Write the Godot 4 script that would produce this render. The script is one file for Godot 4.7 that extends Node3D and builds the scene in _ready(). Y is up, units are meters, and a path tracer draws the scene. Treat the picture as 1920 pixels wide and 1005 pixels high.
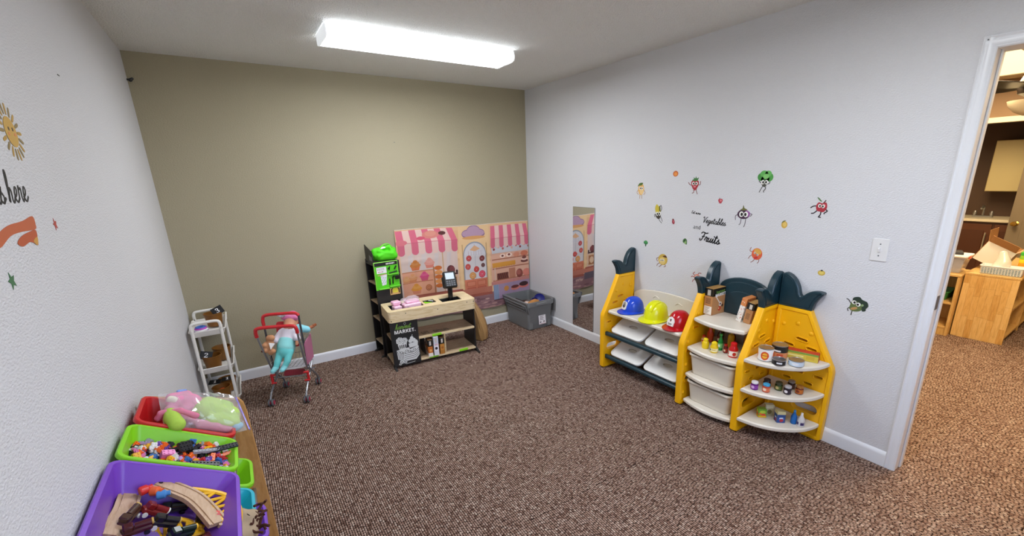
extends Node3D

# ---------------------------------------------------------------- mesh builder
class MB:
	var v := PackedVector3Array()
	var u := PackedVector2Array()
	var mark := 0
	var smooth := 0.74

	func tri(a: Vector3, b: Vector3, c: Vector3, ua := Vector2.ZERO, ub := Vector2.ZERO, uc := Vector2.ZERO) -> void:
		v.append(a); v.append(b); v.append(c)
		u.append(ua); u.append(ub); u.append(uc)

	func quad(a: Vector3, b: Vector3, c: Vector3, d: Vector3) -> void:
		tri(a, b, c, Vector2(0, 1), Vector2(1, 1), Vector2(1, 0))
		tri(a, c, d, Vector2(0, 1), Vector2(1, 0), Vector2(0, 0))

	func begin() -> void:
		mark = v.size()

	# a closed shape built inside out is turned round
	func close() -> void:
		var vol := 0.0
		var i := mark
		if v.size() <= mark: return
		var o := v[mark]
		while i < v.size():
			vol += (v[i] - o).dot((v[i + 1] - o).cross(v[i + 2] - o))
			i += 3
		if vol < 0.0:
			i = mark
			while i < v.size():
				var t := v[i + 1]; v[i + 1] = v[i + 2]; v[i + 2] = t
				var w := u[i + 1]; u[i + 1] = u[i + 2]; u[i + 2] = w
				i += 3

	func move(xf: Transform3D) -> void:
		for i in range(mark, v.size()):
			v[i] = xf * v[i]

	func box(c: Vector3, s: Vector3, b := 0.0, xf := Transform3D.IDENTITY) -> MB:
		begin()
		var h := s * 0.5
		b = minf(b, minf(h.x, minf(h.y, h.z)) * 0.95)
		if b <= 0.0:
			for ax in 3:
				for sg in [-1.0, 1.0]:
					var n := Vector3.ZERO; n[ax] = sg
					var p := Vector3.ZERO; p[(ax + 1) % 3] = 1.0
					var q := Vector3.ZERO; q[(ax + 2) % 3] = sg
					if ax == 0: q = Vector3(0, 1, 0); p = Vector3(0, 0, -sg)
					elif ax == 1: p = Vector3(1, 0, 0); q = Vector3(0, 0, -sg)
					else: p = Vector3(sg, 0, 0); q = Vector3(0, 1, 0)
					quad((n - p - q) * h + c, (n + p - q) * h + c, (n + p + q) * h + c, (n - p + q) * h + c)
		else:
			var vs := {}
			for sx in [-1, 1]:
				for sy in [-1, 1]:
					for sz in [-1, 1]:
						var g := Vector3(sx, sy, sz)
						vs[Vector3i(sx, sy, sz)] = [c + g * Vector3(h.x, h.y - b, h.z - b), c + g * Vector3(h.x - b, h.y, h.z - b), c + g * Vector3(h.x - b, h.y - b, h.z)]
			for ax in 3:
				var a1 := (ax + 1) % 3
				var a2 := (ax + 2) % 3
				for sg in [-1, 1]:
					var k := []
					for e in [[-1, -1], [1, -1], [1, 1], [-1, 1]]:
						var key := Vector3i.ZERO; key[ax] = sg; key[a1] = e[0]; key[a2] = e[1]
						k.append(vs[key][ax])
					_out4(k[0], k[1], k[2], k[3], c)
				for e1 in [-1, 1]:
					for e2 in [-1, 1]:
						var k1 := Vector3i.ZERO; k1[ax] = -1; k1[a1] = e1; k1[a2] = e2
						var k2 := k1; k2[ax] = 1
						_out4(vs[k1][a1], vs[k2][a1], vs[k2][a2], vs[k1][a2], c)
			for key in vs:
				_out3(vs[key][0], vs[key][1], vs[key][2], c)
		if xf != Transform3D.IDENTITY: move(xf)
		return self

	func _out3(a: Vector3, b: Vector3, d: Vector3, c: Vector3) -> void:
		if (b - a).cross(d - a).dot((a + b + d) / 3.0 - c) < 0.0: tri(a, d, b)
		else: tri(a, b, d)

	func _out4(a: Vector3, b: Vector3, d: Vector3, e: Vector3, c: Vector3) -> void:
		if (b - a).cross(d - a).dot((a + b + d + e) / 4.0 - c) < 0.0: quad(a, e, d, b)
		else: quad(a, b, d, e)

	func loft(rings: Array, cap0 := true, cap1 := true, wrap := false, xf := Transform3D.IDENTITY) -> MB:
		begin()
		var n: int = rings.size()
		var m: int = rings[0].size()
		for i in (n if wrap else n - 1):
			var r0: PackedVector3Array = rings[i]
			var r1: PackedVector3Array = rings[(i + 1) % n]
			for j in m:
				var k := (j + 1) % m
				var u0 := float(j) / m
				var u1 := float(j + 1) / m
				var w0 := float(i) / (n - 1)
				var w1 := float(i + 1) / (n - 1)
				tri(r0[j], r0[k], r1[k], Vector2(u0, w0), Vector2(u1, w0), Vector2(u1, w1))
				tri(r0[j], r1[k], r1[j], Vector2(u0, w0), Vector2(u1, w1), Vector2(u0, w1))
		if cap0: _fan(rings[0], true)
		if cap1: _fan(rings[n - 1], false)
		close()
		if xf != Transform3D.IDENTITY: move(xf)
		return self

	func _fan(r: PackedVector3Array, rev: bool) -> void:
		var c := Vector3.ZERO
		for p in r: c += p
		c /= r.size()
		for j in r.size():
			var k := (j + 1) % r.size()
			if rev: tri(c, r[k], r[j])
			else: tri(c, r[j], r[k])

	func tube(pts: Array, rad, sides := 8, flat := 1.0, xf := Transform3D.IDENTITY) -> MB:
		var rings := []
		var n := pts.size()
		var up := Vector3.UP
		var t0: Vector3 = (pts[1] - pts[0]).normalized()
		if absf(t0.dot(up)) > 0.9: up = Vector3.FORWARD
		var nx := t0.cross(up).normalized()
		for i in n:
			var a: Vector3 = pts[maxi(i - 1, 0)]
			var b: Vector3 = pts[mini(i + 1, n - 1)]
			var t := (b - a).normalized()
			nx = (nx - t * nx.dot(t)).normalized()
			var ny := t.cross(nx)
			var r: float = rad[i] if rad is Array else rad
			var ring := PackedVector3Array()
			for j in sides:
				var an := TAU * j / sides
				ring.append(pts[i] + nx * cos(an) * r + ny * sin(an) * r * flat)
			rings.append(ring)
		return loft(rings, true, true, false, xf)

	# a flat stroke of even width lying in the x, y plane
	func ribbon(pts: Array, half: float, z0: float, z1: float) -> MB:
		var rings := []
		var n := pts.size()
		for i in n:
			var a: Vector3 = pts[maxi(i - 1, 0)]
			var b: Vector3 = pts[mini(i + 1, n - 1)]
			var t := Vector2(b.x - a.x, b.y - a.y).normalized()
			var q := Vector3(-t.y, t.x, 0) * half
			var e := Vector3(t.x, t.y, 0) * half * (-0.5 if i == 0 else 0.5 if i == n - 1 else 0.0)
			var c := Vector3(pts[i].x, pts[i].y, 0) + e
			rings.append(PackedVector3Array([c - q + Vector3(0, 0, z0), c + q + Vector3(0, 0, z0), c + q + Vector3(0, 0, z1), c - q + Vector3(0, 0, z1)]))
		return loft(rings)

	func lathe(prof: Array, seg := 24, xf := Transform3D.IDENTITY) -> MB:
		begin()
		for i in prof.size() - 1:
			var a: Vector2 = prof[i]
			var b: Vector2 = prof[i + 1]
			for j in seg:
				var t0 := TAU * j / seg
				var t1 := TAU * (j + 1) / seg
				var u0 := float(j) / seg
				var u1 := float(j + 1) / seg
				var p0 := Vector3(a.x * sin(t0), a.y, a.x * cos(t0))
				var p1 := Vector3(a.x * sin(t1), a.y, a.x * cos(t1))
				var q0 := Vector3(b.x * sin(t0), b.y, b.x * cos(t0))
				var q1 := Vector3(b.x * sin(t1), b.y, b.x * cos(t1))
				var wa := 1.0 - float(i) / (prof.size() - 1)
				var wb := 1.0 - float(i + 1) / (prof.size() - 1)
				if a.x > 1e-6: tri(p0, p1, q1, Vector2(u0, wa), Vector2(u1, wa), Vector2(u1, wb))
				if b.x > 1e-6: tri(p0, q1, q0, Vector2(u0, wa), Vector2(u1, wb), Vector2(u0, wb))
		var f: Vector2 = prof[0]
		var l: Vector2 = prof[-1]
		for j in seg:
			var t0 := TAU * j / seg
			var t1 := TAU * (j + 1) / seg
			if f.x > 1e-6: tri(Vector3(0, f.y, 0), Vector3(f.x * sin(t1), f.y, f.x * cos(t1)), Vector3(f.x * sin(t0), f.y, f.x * cos(t0)))
			if l.x > 1e-6: tri(Vector3(0, l.y, 0), Vector3(l.x * sin(t0), l.y, l.x * cos(t0)), Vector3(l.x * sin(t1), l.y, l.x * cos(t1)))
		close()
		if xf != Transform3D.IDENTITY: move(xf)
		return self

	# outline in x and y, drawn out along z, edges chamfered by b
	func prism(poly: PackedVector2Array, z0: float, z1: float, b := 0.0, xf := Transform3D.IDENTITY) -> MB:
		begin()
		var ins := poly
		var idx := PackedInt32Array()
		for attempt in 5:
			ins = MB.inset(poly, b) if b > 0.0 else poly
			idx = Geometry2D.triangulate_polygon(ins)
			if idx.size(): break
			b *= 0.5
		var i := 0
		var lo := poly[0]
		var hi := poly[0]
		for p in poly:
			lo = lo.min(p); hi = hi.max(p)
		var sz := (hi - lo).max(Vector2(1e-5, 1e-5))
		while i < idx.size():
			var a := ins[idx[i]]
			var c := ins[idx[i + 1]]
			var d := ins[idx[i + 2]]
			if (c - a).cross(d - a) < 0.0:
				var t := c; c = d; d = t
			var ua := (a - lo) / sz; ua.y = 1.0 - ua.y
			var uc := (c - lo) / sz; uc.y = 1.0 - uc.y
			var ud := (d - lo) / sz; ud.y = 1.0 - ud.y
			tri(Vector3(a.x, a.y, z1), Vector3(c.x, c.y, z1), Vector3(d.x, d.y, z1), ua, uc, ud)
			tri(Vector3(a.x, a.y, z0), Vector3(d.x, d.y, z0), Vector3(c.x, c.y, z0), ua, ud, uc)
			i += 3
		var ccw := 0.0
		for k in poly.size():
			ccw += poly[k].cross(poly[(k + 1) % poly.size()])
		var lv := [[ins, z0], [poly, z0 + b], [poly, z1 - b], [ins, z1]] if b > 0.0 else [[poly, z0], [poly, z1]]
		for r in lv.size() - 1:
			for k in poly.size():
				var n := (k + 1) % poly.size()
				var p0 := Vector3(lv[r][0][k].x, lv[r][0][k].y, lv[r][1])
				var p1 := Vector3(lv[r][0][n].x, lv[r][0][n].y, lv[r][1])
				var q0 := Vector3(lv[r + 1][0][k].x, lv[r + 1][0][k].y, lv[r + 1][1])
				var q1 := Vector3(lv[r + 1][0][n].x, lv[r + 1][0][n].y, lv[r + 1][1])
				if ccw > 0.0: quad(p0, p1, q1, q0)
				else: quad(p1, p0, q0, q1)
		if xf != Transform3D.IDENTITY: move(xf)
		return self

	# a raised rim that follows an outline: width w, thickness t about z = 0, edge rounding b
	func rim(poly: PackedVector2Array, w: float, t: float, b: float, xf := Transform3D.IDENTITY) -> MB:
		var secs := [[0.0, -t / 2 + b], [0.0, t / 2 - b], [b * 0.3, t / 2 - b * 0.3], [b, t / 2], [w - b * 0.5, t / 2], [w, t / 2 - b * 0.5], [w, -t / 2 + b * 0.5], [w - b * 0.5, -t / 2], [b, -t / 2], [b * 0.3, -t / 2 + b * 0.3]]
		var loops := []
		for s in secs:
			loops.append(MB.inset(poly, s[0]))
		var rings := []
		for k in poly.size():
			var ring := PackedVector3Array()
			for j in secs.size():
				ring.append(Vector3(loops[j][k].x, loops[j][k].y, secs[j][1]))
			rings.append(ring)
		return loft(rings, false, false, true, xf)

	static func inset(poly: PackedVector2Array, d: float) -> PackedVector2Array:
		if d == 0.0: return poly
		var ccw := 0.0
		var n := poly.size()
		for k in n: ccw += poly[k].cross(poly[(k + 1) % n])
		var sg := 1.0 if ccw > 0.0 else -1.0
		var out := PackedVector2Array()
		for k in n:
			var e0 := (poly[k] - poly[(k + n - 1) % n]).normalized()
			var e1 := (poly[(k + 1) % n] - poly[k]).normalized()
			var n0 := Vector2(-e0.y, e0.x) * sg
			var n1 := Vector2(-e1.y, e1.x) * sg
			var m := (n0 + n1)
			var l := maxf(m.length_squared(), 0.5)
			out.append(poly[k] + m * (2.0 / l) * d)
		return out

	func commit() -> ArrayMesh:
		var nt := v.size() / 3
		var fn := PackedVector3Array()
		fn.resize(nt)
		var at := {}
		for t in nt:
			fn[t] = (v[t * 3 + 1] - v[t * 3]).cross(v[t * 3 + 2] - v[t * 3])
			for k in 3:
				var key := Vector3i((v[t * 3 + k] * 20000.0).round())
				if at.has(key): at[key].append(t)
				else: at[key] = [t]
		var nn := PackedVector3Array()
		nn.resize(v.size())
		var ov := PackedVector3Array()
		ov.resize(v.size())
		var ou := PackedVector2Array()
		ou.resize(v.size())
		for t in nt:
			var f := fn[t].normalized()
			for k in 3:
				var s := Vector3.ZERO
				if smooth < 1.0:
					for o in at[Vector3i((v[t * 3 + k] * 20000.0).round())]:
						var g := fn[o]
						if g.normalized().dot(f) > smooth: s += g
				var n := s.normalized() if s.length_squared() > 1e-30 else f
				var to: int = t * 3 + [0, 2, 1][k]
				nn[to] = n
				ov[to] = v[t * 3 + k]
				ou[to] = u[t * 3 + k]
		var arr := []
		arr.resize(Mesh.ARRAY_MAX)
		arr[Mesh.ARRAY_VERTEX] = ov
		arr[Mesh.ARRAY_NORMAL] = nn
		arr[Mesh.ARRAY_TEX_UV] = ou
		var am := ArrayMesh.new()
		if ov.size(): am.add_surface_from_arrays(Mesh.PRIMITIVE_TRIANGLES, arr)
		return am

# ---------------------------------------------------------------- naming and nodes
var taken := {}
var rng := RandomNumberGenerator.new()

func numbered(called: String) -> String:
	if not taken.has(called):
		taken[called] = 0
		return called
	taken[called] += 1
	return "%s_%03d" % [called, taken[called]]

func tag(o: Node, label: String, category: String, group := "") -> void:
	o.set_meta("label", label)
	o.set_meta("category", category)
	if group: o.set_meta("group", group)

func thing(called: String, label: String, category: String, at := Vector3.ZERO, turn := 0.0, group := "") -> Node3D:
	var o := Node3D.new()
	o.name = numbered(called)
	add_child(o)
	o.position = at
	o.rotation.y = turn
	tag(o, label, category, group)
	return o

func part(called: String, mb: MB, m: Material, parent: Node, label := "") -> MeshInstance3D:
	return partm(called, mb.commit(), m, parent, label)

func partm(called: String, mesh: Mesh, m: Material, parent: Node, label := "") -> MeshInstance3D:
	var o := MeshInstance3D.new()
	o.mesh = mesh
	o.material_override = m
	o.name = called
	parent.add_child(o, true)
	if label: o.set_meta("label", label)
	return o

func solo(called: String, mb: MB, m: Material, label: String, category: String, at := Vector3.ZERO, turn := 0.0, group := "") -> MeshInstance3D:
	var o := MeshInstance3D.new()
	o.mesh = mb.commit()
	o.material_override = m
	o.name = numbered(called)
	add_child(o)
	o.position = at
	o.rotation.y = turn
	tag(o, label, category, group)
	return o

func struct(called: String, mb: MB, m: Material, parent: Node = null) -> MeshInstance3D:
	var o := MeshInstance3D.new()
	o.mesh = mb.commit()
	o.material_override = m
	if parent:
		o.name = called
		parent.add_child(o, true)
	else:
		o.name = numbered(called)
		add_child(o)
		o.set_meta("kind", "structure")
	return o

func copy_of(o: Node3D, at: Vector3, label := "") -> Node3D:
	var c: Node3D = o.duplicate()
	c.name = numbered(String(o.name))
	add_child(c)
	c.position = at
	if label: c.set_meta("label", label)
	return c

# ---------------------------------------------------------------- materials
func mat(col: Color, rough := 0.5, metal := 0.0, spec := 0.5) -> StandardMaterial3D:
	var m := StandardMaterial3D.new()
	m.albedo_color = col
	m.roughness = rough
	m.metallic = metal
	m.metallic_specular = spec
	return m

func hexm(h: String, rough := 0.5, metal := 0.0) -> StandardMaterial3D:
	return mat(Color(h), rough, metal)

func noise_tex(freq: float, size := 512, octaves := 3, ramp: Array = [], seed_ := 1, kind := FastNoiseLite.TYPE_SIMPLEX_SMOOTH) -> NoiseTexture2D:
	var n := FastNoiseLite.new()
	n.noise_type = kind
	n.frequency = freq
	n.seed = seed_
	n.fractal_octaves = octaves
	var t := NoiseTexture2D.new()
	t.width = size
	t.height = size
	t.seamless = true
	t.noise = n
	if ramp.size():
		var g := Gradient.new()
		var off := PackedFloat32Array()
		var cols := PackedColorArray()
		for r in ramp:
			off.append(r[0]); cols.append(r[1])
		g.offsets = off
		g.colors = cols
		t.color_ramp = g
	return t

func tri_map(m: StandardMaterial3D, scale: Vector3) -> StandardMaterial3D:
	m.uv1_triplanar = true
	m.uv1_world_triplanar = true
	m.uv1_triplanar_sharpness = 8.0
	m.uv1_scale = scale
	return m

func bumpy(m: StandardMaterial3D, t: Texture2D, cm: float) -> StandardMaterial3D:
	m.heightmap_enabled = true
	m.heightmap_texture = t
	m.heightmap_scale = cm
	return m

func glass(col: Color, alpha: float, rough := 0.06) -> StandardMaterial3D:
	var m := mat(Color(col, alpha), rough)
	m.transparency = BaseMaterial3D.TRANSPARENCY_ALPHA
	return m

func printed(img: Image, rough := 0.6) -> StandardMaterial3D:
	var m := mat(Color.WHITE, rough)
	m.albedo_texture = ImageTexture.create_from_image(img)
	m.texture_repeat = false
	return m

# ---------------------------------------------------------------- drawing into an image (print on cloth, card and labels)
func ipoly(im: Image, pts: Array, col: Color) -> void:
	var h := im.get_height()
	var w := im.get_width()
	var y0 := h
	var y1 := 0
	for p in pts:
		y0 = mini(y0, int(floor(p.y))); y1 = maxi(y1, int(ceil(p.y)))
	for y in range(maxi(y0, 0), mini(y1, h)):
		var xs := []
		var yc := y + 0.5
		for i in pts.size():
			var a: Vector2 = pts[i]
			var b: Vector2 = pts[(i + 1) % pts.size()]
			if (a.y <= yc) != (b.y <= yc):
				xs.append(a.x + (yc - a.y) / (b.y - a.y) * (b.x - a.x))
		xs.sort()
		for k in range(0, xs.size() - 1, 2):
			var xa := clampi(int(round(xs[k])), 0, w)
			var xb := clampi(int(round(xs[k + 1])), 0, w)
			if xb > xa: im.fill_rect(Rect2i(xa, y, xb - xa, 1), col)

func iell(im: Image, cx: float, cy: float, rx: float, ry: float, col: Color, a0 := 0.0, a1 := TAU) -> void:
	var pts := []
	for i in 29:
		var t := a0 + (a1 - a0) * i / 28.0
		pts.append(Vector2(cx + rx * cos(t), cy + ry * sin(t)))
	ipoly(im, pts, col)

func iline(im: Image, pts: Array, wd: float, col: Color) -> void:
	for i in pts.size() - 1:
		var a: Vector2 = pts[i]
		var b: Vector2 = pts[i + 1]
		var d := (b - a).normalized() * wd * 0.5
		var n := Vector2(-d.y, d.x)
		ipoly(im, [a - d * 0.4 + n, b + d * 0.4 + n, b + d * 0.4 - n, a - d * 0.4 - n], col)

func irect(im: Image, x: float, y: float, w: float, h: float, col: Color) -> void:
	im.fill_rect(Rect2i(int(x), int(y), int(w), int(h)), col)

func blank(w: int, h: int, col: Color) -> Image:
	var im := Image.create(w, h, false, Image.FORMAT_RGB8)
	im.fill(col)
	return im

# ---------------------------------------------------------------- curves and outlines
func spline(pts: Array, sub := 6, closed := false) -> Array:
	var out := []
	var n := pts.size()
	var segs := n if closed else n - 1
	for i in segs:
		var p0 = pts[(i - 1 + n) % n] if closed else pts[maxi(i - 1, 0)]
		var p1 = pts[i]
		var p2 = pts[(i + 1) % n]
		var p3 = pts[(i + 2) % n] if closed else pts[mini(i + 2, n - 1)]
		for s in sub:
			var t := float(s) / sub
			out.append(0.5 * (2.0 * p1 + (p2 - p0) * t + (2.0 * p0 - 5.0 * p1 + 4.0 * p2 - p3) * t * t + (3.0 * p1 - p0 - 3.0 * p2 + p3) * t * t * t))
	if not closed: out.append(pts[n - 1])
	return out

func p2(a: Array) -> PackedVector2Array:
	var o := PackedVector2Array()
	for i in range(0, a.size(), 2): o.append(Vector2(a[i], a[i + 1]))
	return o

func pk(a: Array) -> PackedVector2Array:
	var o := PackedVector2Array()
	for p in a: o.append(p)
	return o

func oval(cx: float, cy: float, rx: float, ry: float, n := 20, turn := 0.0) -> PackedVector2Array:
	var o := PackedVector2Array()
	for i in n:
		var t := TAU * i / n
		o.append(Vector2(cx, cy) + Vector2(rx * cos(t), ry * sin(t)).rotated(turn))
	return o

func rrect(w: float, h: float, r: float, n := 4, cx := 0.0, cy := 0.0) -> PackedVector2Array:
	var o := PackedVector2Array()
	for q in 4:
		var c := Vector2((w / 2 - r) * (1 if q in [0, 3] else -1), (h / 2 - r) * (1 if q in [0, 1] else -1))
		for i in n + 1:
			var t := (q + float(i) / n) * PI / 2
			o.append(c + Vector2(cos(t), sin(t)) * r + Vector2(cx, cy))
	return o

func ring_xz(poly: PackedVector2Array, y: float) -> PackedVector3Array:
	var o := PackedVector3Array()
	for p in poly: o.append(Vector3(p.x, y, p.y))
	return o

# an open tub with a rolled lip: outer sizes at the rim, sides drawn in towards the floor
func tub(w: float, d: float, h: float, r: float, taper: float, lip: float, wall := 0.003) -> MB:
	var m := MB.new()
	var rings := []
	var bw := w - lip * 2
	var bd := d - lip * 2
	rings.append(ring_xz(rrect(bw - taper * 2 - 0.012, bd - taper * 2 - 0.012, r * 0.7), 0.0))
	rings.append(ring_xz(rrect(bw - taper * 2, bd - taper * 2, r * 0.8), 0.007))
	rings.append(ring_xz(rrect(bw, bd, r), h - lip * 1.1))
	rings.append(ring_xz(rrect(w, d, r + lip), h - lip * 1.1))
	rings.append(ring_xz(rrect(w, d, r + lip), h - lip * 0.3))
	rings.append(ring_xz(rrect(w - lip * 0.5, d - lip * 0.5, r + lip * 0.7), h))
	rings.append(ring_xz(rrect(bw - wall, bd - wall, r), h))
	rings.append(ring_xz(rrect(bw - wall * 2, bd - wall * 2, r), h - lip * 0.4))
	rings.append(ring_xz(rrect(bw - taper * 2 - wall * 2, bd - taper * 2 - wall * 2, r * 0.8), 0.012))
	rings.append(ring_xz(rrect(bw - taper * 2 - 0.02, bd - taper * 2 - 0.02, r * 0.6), wall + 0.001))
	m.loft(rings)
	return m

# smooth body from tapered bones: [a, b, radius a, radius b]
func blob(bones: Array, cell: float, k := 0.012) -> MB:
	var m := MB.new()
	m.smooth = 0.2
	var lo := Vector3.ONE * 1e9
	var hi := -lo
	for b in bones:
		var r := maxf(b[2], b[3]) + cell * 2.0 + k
		lo = lo.min(b[0] - Vector3.ONE * r).min(b[1] - Vector3.ONE * r)
		hi = hi.max(b[0] + Vector3.ONE * r).max(b[1] + Vector3.ONE * r)
	var n := Vector3i(((hi - lo) / cell).ceil()) + Vector3i.ONE
	var f := PackedFloat32Array()
	f.resize(n.x * n.y * n.z)
	f.fill(1.0)
	for b in bones:
		var A: Vector3 = b[0]
		var B: Vector3 = b[1]
		var ra: float = b[2]
		var rb: float = b[3]
		var pad := maxf(ra, rb) + k * 2.0 + cell * 2.0
		var i0 := Vector3i(((A.min(B) - Vector3.ONE * pad - lo) / cell).floor()).clamp(Vector3i.ZERO, n - Vector3i.ONE)
		var i1 := Vector3i(((A.max(B) + Vector3.ONE * pad - lo) / cell).ceil()).clamp(Vector3i.ZERO, n - Vector3i.ONE)
		var ab := B - A
		var l2 := maxf(ab.length_squared(), 1e-9)
		for z in range(i0.z, i1.z + 1):
			for y in range(i0.y, i1.y + 1):
				var row := (z * n.y + y) * n.x
				for x in range(i0.x, i1.x + 1):
					var p := lo + Vector3(x, y, z) * cell
					var t := clampf((p - A).dot(ab) / l2, 0.0, 1.0)
					var d := p.distance_to(A + ab * t) - lerpf(ra, rb, t)
					var o := f[row + x]
					var h := maxf(k - absf(o - d), 0.0) / k
					f[row + x] = minf(o, d) - h * h * k * 0.25
	var idx := {}
	var pts := PackedVector3Array()
	var st := [1, n.x, n.x * n.y]
	var corner := []
	for c in 8: corner.append(Vector3i(c & 1, (c >> 1) & 1, (c >> 2) & 1))
	for z in n.z - 1:
		for y in n.y - 1:
			for x in n.x - 1:
				var base := (z * n.y + y) * n.x + x
				var neg := 0
				for c in 8:
					if f[base + corner[c].x * st[0] + corner[c].y * st[1] + corner[c].z * st[2]] < 0.0: neg += 1
				if neg == 0 or neg == 8: continue
				var s := Vector3.ZERO
				var cnt := 0
				for c in 8:
					for ax in 3:
						if corner[c][ax] == 0:
							var va := f[base + corner[c].x * st[0] + corner[c].y * st[1] + corner[c].z * st[2]]
							var vb := f[base + corner[c].x * st[0] + corner[c].y * st[1] + corner[c].z * st[2] + st[ax]]
							if (va < 0.0) != (vb < 0.0):
								var q := Vector3(corner[c])
								q[ax] += va / (va - vb)
								s += q
								cnt += 1
				idx[base] = pts.size()
				pts.append(lo + (Vector3(x, y, z) + s / cnt) * cell)
	for base in idx:
		var x: int = base % n.x
		var y: int = (base / n.x) % n.y
		var z: int = base / (n.x * n.y)
		for ax in 3:
			var a1: int = (ax + 1) % 3
			var a2: int = (ax + 2) % 3
			var at := Vector3i(x, y, z)
			if at[a1] == 0 or at[a2] == 0: continue
			var va := f[base]
			var vb := f[base + st[ax]]
			if (va < 0.0) == (vb < 0.0): continue
			if not (idx.has(base - st[a1]) and idx.has(base - st[a2]) and idx.has(base - st[a1] - st[a2])): continue
			var q0 := pts[idx[base - st[a1] - st[a2]]]
			var q1 := pts[idx[base - st[a2]]]
			var q2 := pts[idx[base]]
			var q3 := pts[idx[base - st[a1]]]
			if va < 0.0: m.quad(q0, q1, q2, q3)
			else: m.quad(q0, q3, q2, q1)
	return m

func text_mesh(txt: String, height: float, depth: float, font_name := "Droid Sans", weight := 700, italic := false) -> TextMesh:
	var f := SystemFont.new()
	f.font_names = PackedStringArray([font_name])
	f.font_weight = weight
	f.font_italic = italic
	var t := TextMesh.new()
	t.text = txt
	t.font = f
	t.font_size = 32
	t.pixel_size = height / 23.0
	t.depth = depth
	t.curve_step = 1.0
	return t

func xf(at: Vector3, rx := 0.0, ry := 0.0, rz := 0.0) -> Transform3D:
	return Transform3D(Basis.from_euler(Vector3(rx, ry, rz)), at)

# ---------------------------------------------------------------- the scene
const W := 3.155     # inner width of the play room
const H := 2.44
var M := {}

func _ready() -> void:
	rng.seed = 20
	# camera: a wide phone lens, principal point below the middle of the cropped picture
	var cam := Camera3D.new()
	cam.name = "camera"
	cam.projection = Camera3D.PROJECTION_FRUSTUM
	cam.near = 0.05
	cam.far = 60.0
	cam.size = 0.05 * 1005.0 / 815.7
	cam.frustum_offset = Vector2(-37.4, 63.65) / 815.7 * 0.05
	add_child(cam)
	cam.position = Vector3(0.4186, 1.5938, 4.1281)
	cam.rotation = Vector3(-0.2839, -0.5896, -0.0255)
	cam.current = true
	# daylight sky outside the window behind the camera
	var env := Environment.new()
	env.background_mode = Environment.BG_SKY
	var sky := Sky.new()
	var sm := ProceduralSkyMaterial.new()
	sm.sky_top_color = Color(0.60, 0.70, 0.88)
	sm.sky_horizon_color = Color(0.84, 0.88, 0.95)
	sm.ground_bottom_color = Color(0.42, 0.44, 0.42)
	sm.ground_horizon_color = Color(0.62, 0.66, 0.68)
	sky.sky_material = sm
	env.sky = sky
	env.background_energy_multiplier = 6.0
	env.tonemap_mode = Environment.TONE_MAPPER_LINEAR
	env.tonemap_exposure = 1.52
	env.sdfgi_enabled = true
	env.ssao_enabled = true
	env.ssil_enabled = true
	var we := WorldEnvironment.new()
	we.name = "world"
	we.environment = env
	add_child(we)
	# the light of the two ceiling fittings, each as large as its lens
	for z in [1.09, 3.45]:
		var al := AreaLight3D.new()
		al.name = "fluorescent_glow" if z < 2.0 else "fluorescent_glow_001"
		al.area_size = Vector2(1.20, 0.22)
		al.light_energy = 2.05 if z < 2.0 else 1.65
		al.light_color = Color(0.965, 0.98, 1.0)
		al.shadow_enabled = true
		al.set("area_range", 12.0)
		add_child(al)
		al.position = Vector3(1.645, 2.352, z)
		al.rotation.x = -PI / 2
	# two warm light panels in the ceiling of the next room
	for p in [[6.5, 2.72], [4.45, 3.75]]:
		var wl := AreaLight3D.new()
		wl.name = "warm_panel_glow" if p[0] > 6.0 else "warm_panel_glow_001"
		wl.area_size = Vector2(1.7, 0.75)
		wl.light_energy = 6.0
		wl.light_color = Color(1.0, 0.89, 0.71)
		wl.shadow_enabled = true
		wl.set("area_range", 14.0)
		add_child(wl)
		wl.position = Vector3(p[0], 2.462, p[1])
		wl.rotation.x = -PI / 2

	materials()
	room()
	next_room()
	ceiling_light()
	pineapple_shelf()
	shelf_goods()
	market()
	tapestry_and_mirror()
	grey_tote()
	toy_organizer()
	trolley()
	doll_cart()
	wall_stickers()
	small_fittings()

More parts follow.
